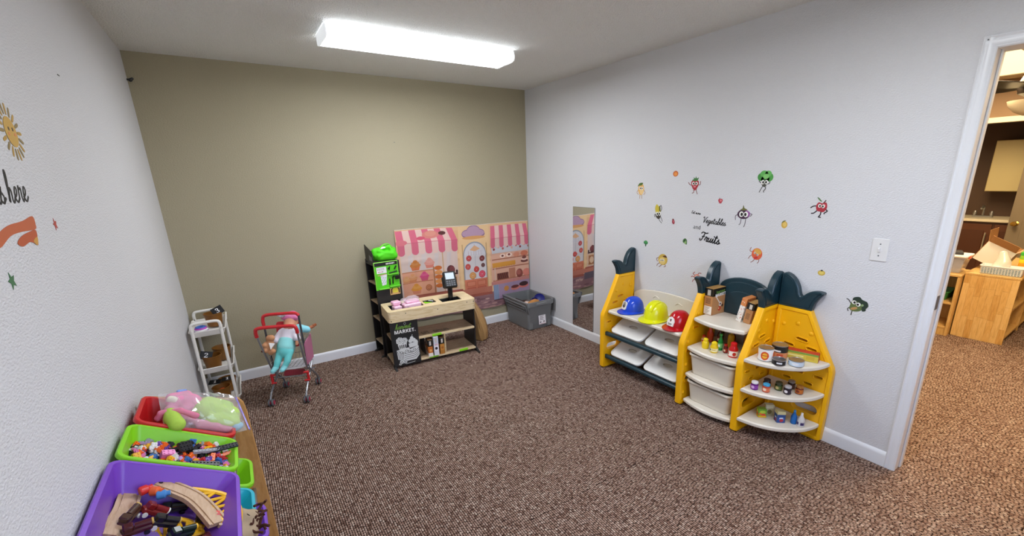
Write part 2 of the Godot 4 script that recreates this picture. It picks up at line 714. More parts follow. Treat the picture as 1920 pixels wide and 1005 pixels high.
func materials() -> void:
	# wall paint over a skip-trowel texture
	var wall_bump := noise_tex(0.035, 1024, 4, [], 3)
	var w := mat(Color(0.83, 0.83, 0.84), 0.62)
	tri_map(w, Vector3(2.2, 3.6, 2.2))
	M.white_wall = bumpy(w, wall_bump, 0.17)
	var t := mat(Color("a39a80"), 0.6)
	tri_map(t, Vector3(2.2, 3.6, 2.2))
	M.tan_wall = bumpy(t, wall_bump, 0.17)
	var c := mat(Color(0.955, 0.96, 0.95), 0.8)
	tri_map(c, Vector3(2.6, 2.6, 2.6))
	M.ceiling = bumpy(c, noise_tex(0.06, 512, 3, [], 8), 0.9)
	M.trim = mat(Color(0.88, 0.885, 0.90), 0.35)
	carpet()
	M.black = hexm("1a1a1c", 0.45)
	M.black_gloss = hexm("141417", 0.22)
	M.white = hexm("e9e7e2", 0.4)
	M.cream = hexm("ddd5c6", 0.38)
	M.yellow = hexm("f8b80a", 0.36)
	M.leaf = hexm("17333d", 0.34)
	M.steel = hexm("a9aaad", 0.3, 0.9)
	M.dark_steel = hexm("6b6c70", 0.4, 0.7)
	M.red = hexm("c41a1e", 0.35)
	M.lime = hexm("86d11c", 0.35)
	M.purple = hexm("7a45bd", 0.33)
	M.cyan = hexm("25b0c9", 0.35)
	M.skin = hexm("d99a78", 0.55)
	# pale ash laminate, long grain
	var ash := mat(Color.WHITE, 0.5)
	ash.albedo_texture = grain("e6d2ab", "d0b788", 5)
	M.ash = tri_map(ash, Vector3(1.1, 9.0, 9.0))
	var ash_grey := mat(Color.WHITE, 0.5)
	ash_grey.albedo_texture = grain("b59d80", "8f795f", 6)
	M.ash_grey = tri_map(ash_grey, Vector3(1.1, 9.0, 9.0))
	var oak := mat(Color.WHITE, 0.4)
	oak.albedo_texture = grain("d3ab6c", "c09656", 7)
	M.oak = tri_map(oak, Vector3(9.0, 1.1, 9.0))
	var mdf := mat(Color.WHITE, 0.42)
	mdf.albedo_texture = grain("c8965a", "b38045", 9)
	M.organizer_wood = tri_map(mdf, Vector3(5.0, 1.3, 5.0))
	var beech := mat(Color.WHITE, 0.5)
	beech.albedo_texture = grain("c9a988", "b08d6c", 11)
	beech.uv1_triplanar = true
	beech.uv1_scale = Vector3(14.0, 14.0, 2.5)
	M.beech = beech

func grain(light: String, dark: String, seed_: int) -> NoiseTexture2D:
	var a := Color(light)
	var b := Color(dark)
	return noise_tex(0.012, 512, 5, [[0.0, b], [0.38, b.lerp(a, 0.45)], [0.5, a], [0.62, a.lerp(b, 0.3)], [1.0, a.lerp(Color.WHITE, 0.12)]], seed_)

# loop-pile carpet: ribs of small loops in browns and beiges, one tile 1.3 m wide
func carpet() -> void:
	var n := 1024
	var al := blank(n, n, Color("2e201a"))
	var hi := blank(n, n, Color(0.0, 0.0, 0.0))
	var pal := [Color("6d5146"), Color("8a6c5f"), Color("9f8273"), Color("ad9183"), Color("bba193"), Color("cdb7a9")]
	var wts := PackedFloat32Array([0.7, 1.6, 3.0, 3.0, 1.6, 0.7])
	var r := RandomNumberGenerator.new()
	r.seed = 77
	for cx in 128:
		var off := r.randf_range(0.0, 12.0)
		for cy in 86:
			var col: Color = pal[r.rand_weighted(wts)]
			col = col.lerp(pal[2], 0.15)
			var x := cx * 8.0 + 4.0 + r.randf_range(-0.5, 0.5)
			var y := fposmod(cy * 11.9 + off + r.randf_range(-1.5, 1.5), float(n))
			var h := r.randf_range(0.55, 1.0)
			for wrap in ([0.0, -float(n)] if y > n - 8 else [0.0]):
				_loop(al, x, y + wrap, 3.4, 5.9, col)
				_loop(hi, x, y + wrap, 3.7, 6.3, Color(0.35, 0.35, 0.35) * h)
				_loop(hi, x, y + wrap, 2.7, 4.8, Color(0.7, 0.7, 0.7) * h)
				_loop(hi, x, y + wrap, 1.5, 3.0, Color(1, 1, 1) * h)
	var m := mat(Color.WHITE, 0.95, 0.0, 0.2)
	m.albedo_texture = ImageTexture.create_from_image(al)
	tri_map(m, Vector3.ONE * (1.0 / 1.344))
	bumpy(m, ImageTexture.create_from_image(hi), 0.7)
	M.carpet = m

func _loop(im: Image, x: float, y: float, rx: float, ry: float, col: Color) -> void:
	for j in range(int(y - ry), int(y + ry) + 1):
		if j < 0 or j >= im.get_height(): continue
		var d := (j + 0.5 - y) / ry
		if absf(d) >= 1.0: continue
		var hw := rx * sqrt(1.0 - d * d)
		var a := clampi(int(round(x - hw)), 0, im.get_width())
		var b := clampi(int(round(x + hw)), 0, im.get_width())
		if b > a: im.fill_rect(Rect2i(a, j, b - a, 1), col)

func span(m: MB, a: Vector3, b: Vector3, bev := 0.0) -> MB:
	return m.box((a + b) / 2, (b - a).abs(), bev)

func room() -> void:
	var D := 4.75
	struct("floor", span(MB.new(), Vector3(-0.12, -0.1, -0.12), Vector3(9.4, 0, 5.6)), M.carpet)
	struct("ceiling", span(MB.new(), Vector3(-0.12, H, -0.12), Vector3(W + 0.06, H + 0.1, D + 0.12)), M.ceiling)
	struct("wall_left", span(MB.new(), Vector3(-0.12, 0, -0.12), Vector3(0, H, D + 0.12)), M.white_wall)
	struct("wall_back", span(MB.new(), Vector3(0, 0, -0.12), Vector3(W, H, 0)), M.tan_wall)
	var wr := MB.new()
	span(wr, Vector3(W, 0, -0.12), Vector3(W + 0.12, H, 3.545))
	span(wr, Vector3(W, 2.065, 3.545), Vector3(W + 0.12, H, 4.40))
	span(wr, Vector3(W, 0, 4.40), Vector3(W + 0.12, H, 5.6))
	struct("wall_right", wr, M.white_wall)
	# wall behind the camera, with the window that lets daylight in
	var wf := MB.new()
	span(wf, Vector3(0, 0, D), Vector3(0.9, H, D + 0.12))
	span(wf, Vector3(2.3, 0, D), Vector3(W, H, D + 0.12))
	span(wf, Vector3(0.9, 0, D), Vector3(2.3, 0.9, D + 0.12))
	span(wf, Vector3(0.9, 2.1, D), Vector3(2.3, H, D + 0.12))
	struct("wall_front", wf, M.white_wall)
	var win := Node3D.new()
	win.name = "window_1"
	win.set_meta("kind", "structure")
	add_child(win)
	var fr := MB.new()
	for x in [0.92, 1.6, 2.28]: span(fr, Vector3(x - 0.02, 0.9, D + 0.04), Vector3(x + 0.02, 2.1, D + 0.08), 0.004)
	for y in [0.92, 2.08]: span(fr, Vector3(0.9, y - 0.02, D + 0.04), Vector3(2.3, y + 0.02, D + 0.08), 0.004)
	part("window_frame", fr, M.trim, win)
	for x in [[0.94, 1.58], [1.62, 2.26]]:
		part("pane", span(MB.new(), Vector3(x[0], 0.94, D + 0.058), Vector3(x[1], 2.06, D + 0.062)), glass(Color(0.9, 0.95, 1.0), 0.04, 0.02), win)
	# baseboards with a rounded top
	var prof := p2([0, 0, 0.013, 0, 0.013, 0.066, 0.010, 0.078, 0.004, 0.086, 0, 0.088])
	struct("baseboard_back", MB.new().prism(prof, 0.0, W - 0.013, 0.0, Transform3D(Basis(Vector3(0, 0, 1), Vector3.UP, Vector3(-1, 0, 0)), Vector3(W - 0.013, 0, 0))), M.trim)
	struct("baseboard_right", MB.new().prism(prof, 0.0, 3.50, 0.0, Transform3D(Basis(Vector3(-1, 0, 0), Vector3.UP, Vector3(0, 0, -1)), Vector3(W, 0, 3.50))), M.trim)
	struct("baseboard_left", MB.new().prism(prof, 0.0, 4.7, 0.0, Transform3D(Basis(Vector3(1, 0, 0), Vector3.UP, Vector3(0, 0, 1)), Vector3(0, 0, 0.013))), M.trim)
	# moulded door casing, jamb and stop
	var cp := p2([0, 0, 0, 0.013, 0.005, 0.016, 0.011, 0.012, 0.016, 0.012, 0.021, 0.015, 0.036, 0.013, 0.040, 0.010, 0.044, 0.011, 0.048, 0.008, 0.048, 0])
	var tr := Node3D.new()
	tr.name = "trim_1"
	tr.set_meta("kind", "structure")
	add_child(tr)
	part("casing", MB.new().prism(cp, 0.0, 2.10, 0.0, Transform3D(Basis(Vector3(0, 0, 1), Vector3(-1, 0, 0), Vector3(0, 1, 0)), Vector3(W, 0, 3.50))), M.trim, tr)
	part("casing", MB.new().prism(cp, 0.0, 2.10, 0.0, Transform3D(Basis(Vector3(0, 0, -1), Vector3(-1, 0, 0), Vector3(0, 1, 0)), Vector3(W, 0, 4.445))), M.trim, tr)
	part("casing", MB.new().prism(cp, 0.0, 0.945, 0.0, Transform3D(Basis(Vector3(0, -1, 0), Vector3(-1, 0, 0), Vector3(0, 0, 1)), Vector3(W, 2.10, 3.50))), M.trim, tr)
	var j := MB.new()
	span(j, Vector3(W - 0.006, 0, 3.534), Vector3(W + 0.124, 2.065, 3.548), 0.002)
	span(j, Vector3(W - 0.008, 0, 4.395), Vector3(W + 0.128, 2.065, 4.411), 0.002)
	span(j, Vector3(W - 0.008, 2.050, 3.534), Vector3(W + 0.128, 2.066, 4.411), 0.002)
	part("jamb", j, M.trim, tr)
	var s := MB.new()
	span(s, Vector3(W + 0.050, 0, 3.547), Vector3(W + 0.085, 2.06, 3.556), 0.003)
	span(s, Vector3(W + 0.045, 0, 4.384), Vector3(W + 0.08, 2.06, 4.397), 0.003)
	part("door_stop", s, M.trim, tr)
	part("strike_plate", span(MB.new(), Vector3(W + 0.002, 0.915, 3.546), Vector3(W + 0.034, 0.985, 3.5505), 0.001), M.dark_steel, tr, "dark metal strike plate")

func ceiling_light() -> void:
	fitting("long white wraparound fluorescent ceiling light near the tan wall, switched on", 1.09)
	fitting("second white fluorescent ceiling light over the doorway end of the room", 3.45)

func fitting(label: String, z: float) -> void:
	var t := thing("ceiling_light", label, "ceiling light", Vector3(1.645, H, z), 0.0, "ceiling lights")
	var body := MB.new()
	body.box(Vector3(0, -0.02, 0), Vector3(1.20, 0.04, 0.20), 0.004)
	part("housing", body, M.white, t)
	# the lens: low wings at the sides, a shallow belly
	var pr := p2([0.126, -0.002, 0.138, -0.030, 0.138, -0.048, 0.130, -0.064, 0.100, -0.071, 0.050, -0.072, 0.0, -0.070, -0.050, -0.072, -0.100, -0.071, -0.130, -0.064, -0.138, -0.048, -0.138, -0.030, -0.126, -0.002])
	var lens := mat(Color(0.95, 0.97, 1.0), 0.3)
	lens.emission_enabled = true
	lens.emission = Color(0.965, 0.985, 1.0)
	lens.emission_energy_multiplier = 4.2
	var lm := MB.new()
	lm.prism(pr, -0.612, 0.612, 0.0, Transform3D(Basis(Vector3(0, 0, 1), Vector3.UP, Vector3(-1, 0, 0)), Vector3.ZERO))
	part("lens", lm, lens, t, "glowing ribbed lens")
	var capm := mat(Color(0.93, 0.94, 0.95), 0.4)
	capm.emission_enabled = true
	capm.emission = Color(0.965, 0.985, 1.0)
	capm.emission_energy_multiplier = 0.35
	for s in [-1, 1]:
		var e := MB.new()
		var big := PackedVector2Array()
		for p in pr: big.append(Vector2(p.x * 1.02, minf(p.y * 1.03 - 0.0005, -0.001)))
		e.prism(big, 0.0, 0.008, 0.002, Transform3D(Basis(Vector3(0, 0, 1), Vector3.UP, Vector3(-1, 0, 0)), Vector3(s * 0.612 + (0.008 if s > 0 else 0.0), 0, 0)))
		part("end_cap", e, capm, t)

# a plate with openings: cut into bands through the middle of each opening, so that no band has a hole in it
func holed(m: MB, poly: PackedVector2Array, holes: Array, z0: float, z1: float, at := Transform3D.IDENTITY) -> MB:
	var cuts := []
	var lo := 1e9
	var hi := -1e9
	for p in poly:
		lo = minf(lo, p.y); hi = maxf(hi, p.y)
	cuts.append(lo - 0.01)
	for h in holes:
		var c := 0.0
		for p in h: c += p.y
		cuts.append(c / h.size() + 0.00013)
	cuts.append(hi + 0.01)
	cuts.sort()
	for i in cuts.size() - 1:
		if cuts[i + 1] - cuts[i] < 0.001: continue
		var band := p2([-9, cuts[i], 9, cuts[i], 9, cuts[i + 1], -9, cuts[i + 1]])
		var pcs: Array = Geometry2D.intersect_polygons(poly, band)
		for h in holes:
			var nx := []
			for q in pcs: nx.append_array(Geometry2D.clip_polygons(q, h))
			pcs = nx
		for q in pcs:
			if q.size() >= 3: m.prism(q, z0, z1, 0.0, at)
	return m

func slot(cx: float, cy: float, w: float, h: float, turn := 0.0) -> PackedVector2Array:
	var o := PackedVector2Array()
	for p in rrect(w, h, h * 0.499, 5): o.append(p.rotated(turn) + Vector2(cx, cy))
	return o

func pineapple_shelf() -> void:
	var t := thing("toy_shelf", "yellow pineapple-shaped plastic toy shelf with dark green leaf tops against white wall", "shelf", Vector3.ZERO)
	var body := pk(spline([Vector2(0, 0.0), Vector2(0.0, 0.30), Vector2(0.0, 0.60)], 2)) 
	body = p2([0, 0, 0.17, 0, 0.335, 0, 0.350, 0.012, 0.352, 0.16, 0.354, 0.32, 0.356, 0.455, 0.350, 0.480, 0.336, 0.505, 0.285, 0.600, 0.235, 0.700, 0.190, 0.792, 0.09, 0.792, 0, 0.792, 0, 0.55, 0, 0.3])
	var crown_pts := [Vector2(0.19, 0.79), Vector2(0.20, 0.835), Vector2(0.222, 0.875), Vector2(0.243, 0.905), Vector2(0.205, 0.912), Vector2(0.165, 0.900), Vector2(0.128, 0.868), Vector2(0.114, 0.878), Vector2(0.104, 0.915), Vector2(0.080, 0.958), Vector2(0.048, 0.985), Vector2(0.02, 0.995)]
	var crown := pk(spline(crown_pts, 3))
	crown.append(Vector2(0.0, 0.985)); crown.append(Vector2(0.0, 0.88)); crown.append(Vector2(0.0, 0.79)); crown.append(Vector2(0.1, 0.79))
	var slots := [slot(0.165, 0.607, 0.066, 0.017, -0.1), slot(0.225, 0.562, 0.06, 0.017, -0.1), slot(0.095, 0.558, 0.06, 0.017, -0.1), slot(0.285, 0.404, 0.05, 0.016), slot(0.175, 0.404, 0.05, 0.016), slot(0.235, 0.345, 0.05, 0.016), slot(0.11, 0.345, 0.05, 0.016), slot(0.235, 0.186, 0.15, 0.058)]
	var side := func(z: float) -> Transform3D: return Transform3D(Basis(Vector3(-1, 0, 0), Vector3.UP, Vector3(0, 0, -1)), Vector3(3.150, 0, z))
	var spots := [side.call(1.607), side.call(2.390), side.call(2.815), Transform3D(Basis(Vector3(0, 0, 1), Vector3.UP, Vector3(-1, 0, 0)), Vector3(3.128, 0, 2.840))]
	var pm := MB.new()
	pm.rim(body, 0.026, 0.046, 0.010)
	holed(pm, MB.inset(body, 0.022), slots, -0.016, 0.016)
	for s in slots:
		pm.rim(MB.inset(s, -0.006), 0.007, 0.042, 0.003)
	# little raised fruit scales
	for q in [[0.05, 0.68], [0.13, 0.70], [0.21, 0.655], [0.07, 0.47], [0.30, 0.47], [0.30, 0.30], [0.31, 0.09], [0.12, 0.26], [0.05, 0.16], [0.10, 0.08]]:
		for sz in [-1, 1]:
			pm.lathe([Vector2(0.013, 0.0), Vector2(0.012, 0.004), Vector2(0.007, 0.007), Vector2(0.0, 0.008)], 10, Transform3D(Basis.from_euler(Vector3(PI / 2 * sz, 0, 0)), Vector3(q[0], q[1], 0.0155 * sz)))
	var pmesh := pm.commit()
	var cm := MB.new()
	cm.prism(crown, -0.021, 0.021, 0.006)
	cm.prism(MB.inset(crown, 0.016), -0.024, 0.024, 0.003)
	var cmesh := cm.commit()
	for s in spots:
		var o := partm("side_panel", pmesh, M.yellow, t)
		o.transform = s
		partm("leaf_crown", cmesh, M.leaf, o, "dark green pineapple leaf top")
	# wide bay: one flat shelf with an arched back, two pairs of rails
	var sh := MB.new()
	sh.prism(rrect(0.715, 0.31, 0.02, 4, 0, 0), -0.026, 0.0, 0.007, Transform3D(Basis(Vector3(0, 0, 1), Vector3(1, 0, 0), Vector3(0, 1, 0)), Vector3(2.98, 0.515, 1.998)))
	part("shelf", sh, M.cream, t, "cream flat shelf board")
	var arch := [Vector2(-0.357, 0.0), Vector2(0.357, 0.0), Vector2(0.357, 0.105)]
	for i in 13:
		var a := PI * i / 12.0
		arch.append(Vector2(0.352 * cos(a), 0.105 + 0.062 * sin(a)))
	arch.append(Vector2(-0.357, 0.105))
	var bk := MB.new()
	bk.prism(pk(arch), -0.008, 0.008, 0.004, Transform3D(Basis(Vector3(0, 0, 1), Vector3.UP, Vector3(-1, 0, 0)), Vector3(3.138, 0.51, 1.998)))
	for q in [[-0.12, 0.10], [0.10, 0.09], [0.24, 0.06]]:
		bk.tube(spline([Vector3(3.129, 0.51 + q[1], 1.998 + q[0] - 0.03), Vector3(3.129, 0.53 + q[1], 1.998 + q[0]), Vector3(3.129, 0.515 + q[1], 1.998 + q[0] + 0.035)], 4), 0.004, 6)
	part("backboard", bk, M.cream, t, "cream arched backboard")
	for y in [0.305, 0.100]:
		for x in [[2.838, 0.0], [3.085, 0.115]]:
			var rl := MB.new()
			rl.tube([Vector3(x[0], y + x[1], 1.618), Vector3(x[0], y + x[1], 2.378)], 0.0185, 12)
			part("rail", rl, M.leaf, t, "dark green round rail")
	# middle bay: four bowed shelves and a leaf-green arched back
	for y in [0.648, 0.453, 0.259, 0.060]:
		var xf0 := 2.872 if y > 0.6 else 2.822
		var poly := [Vector2(3.135, -0.178), Vector2(3.135, 0.178)]
		for i in 11:
			var a := lerpf(0.178, -0.178, i / 10.0)
			poly.append(Vector2(xf0 - 0.038 * (1.0 - pow(a / 0.178, 2.0)), a))
		var ms := MB.new()
		ms.prism(pk(poly), -0.030, 0.0, 0.008, Transform3D(Basis(Vector3(1, 0, 0), Vector3(0, 0, 1), Vector3(0, 1, 0)), Vector3(0, y, 2.6025)))
		part("shelf", ms, M.cream, t, "cream bowed shelf board")
	var ga := [Vector2(-0.178, 0.0), Vector2(0.178, 0.0), Vector2(0.178, 0.17)]
	for i in 15:
		var a := PI * i / 14.0
		ga.append(Vector2(0.174 * cos(a), 0.175 + 0.085 * sin(a)))
	ga.append(Vector2(-0.178, 0.17))
	var gb := MB.new()
	var gx := Transform3D(Basis(Vector3(0, 0, 1), Vector3.UP, Vector3(-1, 0, 0)), Vector3(3.132, 0.648, 2.6025))
	gb.prism(pk(ga), -0.012, 0.012, 0.006, gx)
	for s in [[0.86, 0.006], [0.62, 0.010]]:
		var inn := []
		for p in ga: inn.append(Vector2(p.x * s[0], p.y * s[0] + 0.01))
		gb.prism(pk(inn), 0.0, 0.012 + s[1], 0.005, gx)
	part("backboard", gb, M.leaf, t, "dark green arched backboard")
	# corner bay: three fan-shaped shelves
	for y in [0.515, 0.320, 0.120]:
		var fp := [Vector2(3.108, 2.842)]
		for i in 15:
			var a := PI / 2 * i / 14.0
			fp.append(Vector2(3.108 - 0.318 * cos(a), 2.842 + 0.332 * sin(a)))
		var fs := MB.new()
		fs.prism(pk(fp), -0.028, 0.0, 0.007, Transform3D(Basis(Vector3(1, 0, 0), Vector3(0, 0, 1), Vector3(0, 1, 0)), Vector3(0, y, 0)))
		part("shelf", fs, M.cream, t, "cream fan-shaped corner shelf")

	# lidded bins that lean on the rails
	var names := [["back wall side of the upper rails", 1.818, 0.0], ["near side of the upper rails", 2.178, 0.0], ["back wall side of the lower rails", 1.818, 1.0], ["near side of the lower rails", 2.178, 1.0]]
	var bw := ["upper rails, beside the mirror", "upper rails, beside the drawers", "lower rails, beside the mirror", "lower rails, beside the drawers"]
	for i in 4:
		var low: float = names[i][2]
		var b := thing("lidded_bin", "cream lidded storage bin leaning on the " + bw[i], "bin", Vector3(2.970, 0.390 - 0.204 * low, names[i][1]), 0.0, "lidded bins under the flat shelf")
		b.rotation.z = 0.47
		var tb := MB.new()
		var rings := []
		for r in [[0.15, 0.25, -0.075], [0.17, 0.265, -0.07], [0.225, 0.295, -0.008]]:
			rings.append(ring_xz(rrect(r[0], r[1], 0.035, 4, 0.014 - r[2] * 0.35), r[2]))
		tb.loft(rings)
		part("body", tb, M.cream, b)
		var lid := MB.new()
		var lo := rrect(0.275, 0.335, 0.045, 5)
		var flat := Transform3D(Basis(Vector3(1, 0, 0), Vector3(0, 0, -1), Vector3(0, 1, 0)), Vector3.ZERO)
		var ho := oval(-0.0, 0.0, 0.020, 0.044, 20)
		var hp := PackedVector2Array()
		for p in ho: hp.append(p + Vector2(-0.02, 0.0))
		lid.rim(lo, 0.016, 0.018, 0.006, flat)
		holed(lid, MB.inset(lo, 0.012), [hp], -0.002, 0.006, flat)
		var lidp := part("lid", lid, M.white, b)
		var cup := MB.new()
		var cr := []
		for s in [[1.02, 0.004], [0.98, -0.010], [0.9, -0.011]]:
			var rg := PackedVector3Array()
			for p in ho: rg.append(Vector3(p.x * s[0] - 0.02, s[1], p.y * s[0]))
			cr.append(rg)
		cup.loft(cr, false, true)
		part("finger_recess", cup, hexm("b3a08a", 0.5), lidp, "tan oval finger recess")
	# two open drawers
	for k in 2:
		var y: float = [0.2592, 0.0602][k]
		var d := thing("open_bin", ["cream plastic drawer bin on the upper of the two drawer shelves", "cream plastic drawer bin on the lowest bowed shelf"][k], "bin", Vector3(2.962, y, 2.6025), 0.0, "open drawers of the pineapple shelf")
		part("tub", tub(0.30, 0.340, 0.150, 0.03, 0.016, 0.010), M.cream, d)

# ---------------------------------------------------------------- play food and hats
func helmet(called: String, label: String, at: Vector3, turn: float, m: Material, size: float, badge: int) -> void:
	var t := thing(called, label, "helmet", at, turn, "toy helmets on the flat shelf")
	var dome := MB.new()
	var rings := []
	for i in 11:
		var a := PI / 2 * i / 10.0
		var rr := maxf(cos(a), 0.02)
		var rg := PackedVector3Array()
		for j in 28:
			var an := TAU * j / 28
			var x := 0.98 * cos(an)
			var z := 1.18 * sin(an)
			rg.append(Vector3(x * 0.078 * pow(rr, 0.8), 0.010 + 0.120 * pow(sin(a), 0.92), z * 0.078 * pow(rr, 0.8)) * size)
		rings.append(rg)
	dome.loft(rings)
	if badge == 0:
		for k in [-1.0, 0.0, 1.0]:
			var pts := []
			for i in 13:
				var a := PI * (0.18 + 0.64 * i / 12.0)
				pts.append(Vector3(k * 0.024, 0.010 + 0.118 * pow(sin(a), 0.95) * (1.0 - absf(k) * 0.04), -cos(a) * 0.090) * size)
			dome.tube(pts, 0.008 * size, 8)
	part("dome", dome, m, t)
	var brim := MB.new()
	var br := []
	for s in [[0.0, 0.002], [0.014, 0.0], [0.016, 0.006], [0.0, 0.013]]:
		var rg := PackedVector3Array()
		for j in 32:
			var an := TAU * j / 32
			var front := maxf(sin(an), 0.0)
			var ex: float = 0.078 + s[0] + (0.030 * front * front if s[0] > 0.001 else 0.0)
			rg.append(Vector3(cos(an) * ex * 0.98, s[1] - (0.004 * front if s[0] > 0.001 else 0.0) + 0.004, sin(an) * (ex * 1.0 + 0.014)) * size)
		br.append(rg)
	brim.loft(br, true, true)
	part("brim", brim, m, t)
	if badge > 0:
		var bd := MB.new()
		var shape := p2([-0.022, 0.0, 0.022, 0.0, 0.026, 0.03, 0.018, 0.048, 0.0, 0.056, -0.018, 0.048, -0.026, 0.03]) if badge == 2 else rrect(0.046, 0.056, 0.014, 4, 0, 0.03)
		var bx := Transform3D(Basis.from_euler(Vector3(-0.30, 0, 0)).scaled_local(Vector3(1.25, 1.2, 1.0)), Vector3(0, 0.028, 0.0935) * size)
		bd.prism(shape, -0.010, 0.002, 0.001, bx)
		var bp := part("badge", bd, hexm("eeeae6", 0.4), t, "white helmet badge with dark emblem")
		var em := MB.new()
		if badge == 2:
			var st := PackedVector2Array()
			for i in 10: st.append(Vector2(0, 0.036) + Vector2(0, 0.009 if i % 2 == 0 else 0.004).rotated(TAU * i / 10))
			em.prism(st, 0.002, 0.0028, 0.0, bx)
			for r in [[0.014, 0.030], [0.008, 0.026]]: em.box(Vector3(0, r[0], 0.0024), Vector3(r[1], 0.003, 0.0008), 0.0, bx)
		else:
			var rg := oval(0, 0.034, 0.016, 0.020, 18)
			em.rim(rg, 0.004, 0.0012, 0.0003, bx * xf(Vector3(0, 0, 0.0024)))
			em.prism(p2([-0.010, 0.020, 0.010, 0.020, 0.003, 0.046, -0.003, 0.046]), 0.002, 0.0028, 0.0, bx)
		part("emblem", em, hexm("15161c", 0.5), bp)

func bottle(called: String, label: String, at: Vector3, prof: Array, m: Material, cap: Array, capm: Material, band: Array, bandm: Material, group: String, seg := 16) -> void:
	var t := thing(called, label, called.get_slice("_", called.get_slice_count("_") - 1), at, 0.0, group)
	var pr := []
	for p in prof: pr.append(Vector2(p[0], p[1]))
	part("body", MB.new().lathe(pr, seg), m, t)
	if cap.size():
		var cp := []
		for p in cap: cp.append(Vector2(p[0], p[1]))
		part("cap", MB.new().lathe(cp, seg), capm, t)
	if band.size():
		var bp := []
		for p in band: bp.append(Vector2(p[0], p[1]))
		var rings := MB.new()
		for i in bp.size() - 1:
			for j in seg:
				var t0 := TAU * j / seg
				var t1 := TAU * (j + 1) / seg
				var a := Vector3(bp[i].x * sin(t0), bp[i].y, bp[i].x * cos(t0))
				var b := Vector3(bp[i].x * sin(t1), bp[i].y, bp[i].x * cos(t1))
				var c := Vector3(bp[i + 1].x * sin(t1), bp[i + 1].y, bp[i + 1].x * cos(t1))
				var d := Vector3(bp[i + 1].x * sin(t0), bp[i + 1].y, bp[i + 1].x * cos(t0))
				var f := 1.0 - float(i) / (bp.size() - 1)
				var g := 1.0 - float(i + 1) / (bp.size() - 1)
				rings.tri(a, b, c, Vector2(2.0 * j / seg, f), Vector2(2.0 * (j + 1) / seg, f), Vector2(2.0 * (j + 1) / seg, g))
				rings.tri(a, c, d, Vector2(2.0 * j / seg, f), Vector2(2.0 * (j + 1) / seg, g), Vector2(2.0 * j / seg, g))
		part("paper_label", rings, bandm, t)

func band_print(bg: String, blobs: Array, w := 96, h := 48) -> StandardMaterial3D:
	var im := blank(w, h, Color(bg))
	for b in blobs:
		if b[0] == "r": irect(im, b[1] * w, b[2] * h, b[3] * w, b[4] * h, Color(b[5]))
		else: iell(im, b[1] * w, b[2] * h, b[3] * w, b[4] * h, Color(b[5]))
	var m := printed(im, 0.45)
	m.texture_repeat = true
	return m

func carton(called: String, label: String, cat: String, at: Vector3, turn: float, s: Vector3, front: Image, side: Image, top: Color, group := "") -> Node3D:
	var t := thing(called, label, cat, at, turn, group)
	part("box", MB.new().box(Vector3(0, s.y / 2, 0), s, 0.0015), mat(top, 0.55), t)
	var e := 0.0006
	var f := MB.new()
	f.quad(Vector3(-s.x / 2, 0.001, s.z / 2 + e), Vector3(s.x / 2, 0.001, s.z / 2 + e), Vector3(s.x / 2, s.y - 0.001, s.z / 2 + e), Vector3(-s.x / 2, s.y - 0.001, s.z / 2 + e))
	part("front_print", f, printed(front, 0.5), t)
	var g := MB.new()
	g.quad(Vector3(-s.x / 2 - e, 0.001, -s.z / 2), Vector3(-s.x / 2 - e, 0.001, s.z / 2), Vector3(-s.x / 2 - e, s.y - 0.001, s.z / 2), Vector3(-s.x / 2 - e, s.y - 0.001, -s.z / 2))
	part("side_print", g, printed(side, 0.5), t)
	return t

func letters(parent: Node, txt: String, h: float, at: Transform3D, m: Material, font := "Droid Sans", weight := 800, squeeze := 1.0, italic := false) -> MeshInstance3D:
	var o := partm("lettering", text_mesh(txt, h, 0.0008, font, weight, italic), m, parent)
	o.transform = at * Transform3D(Basis.from_scale(Vector3(squeeze, 1, 1)), Vector3.ZERO)
	return o

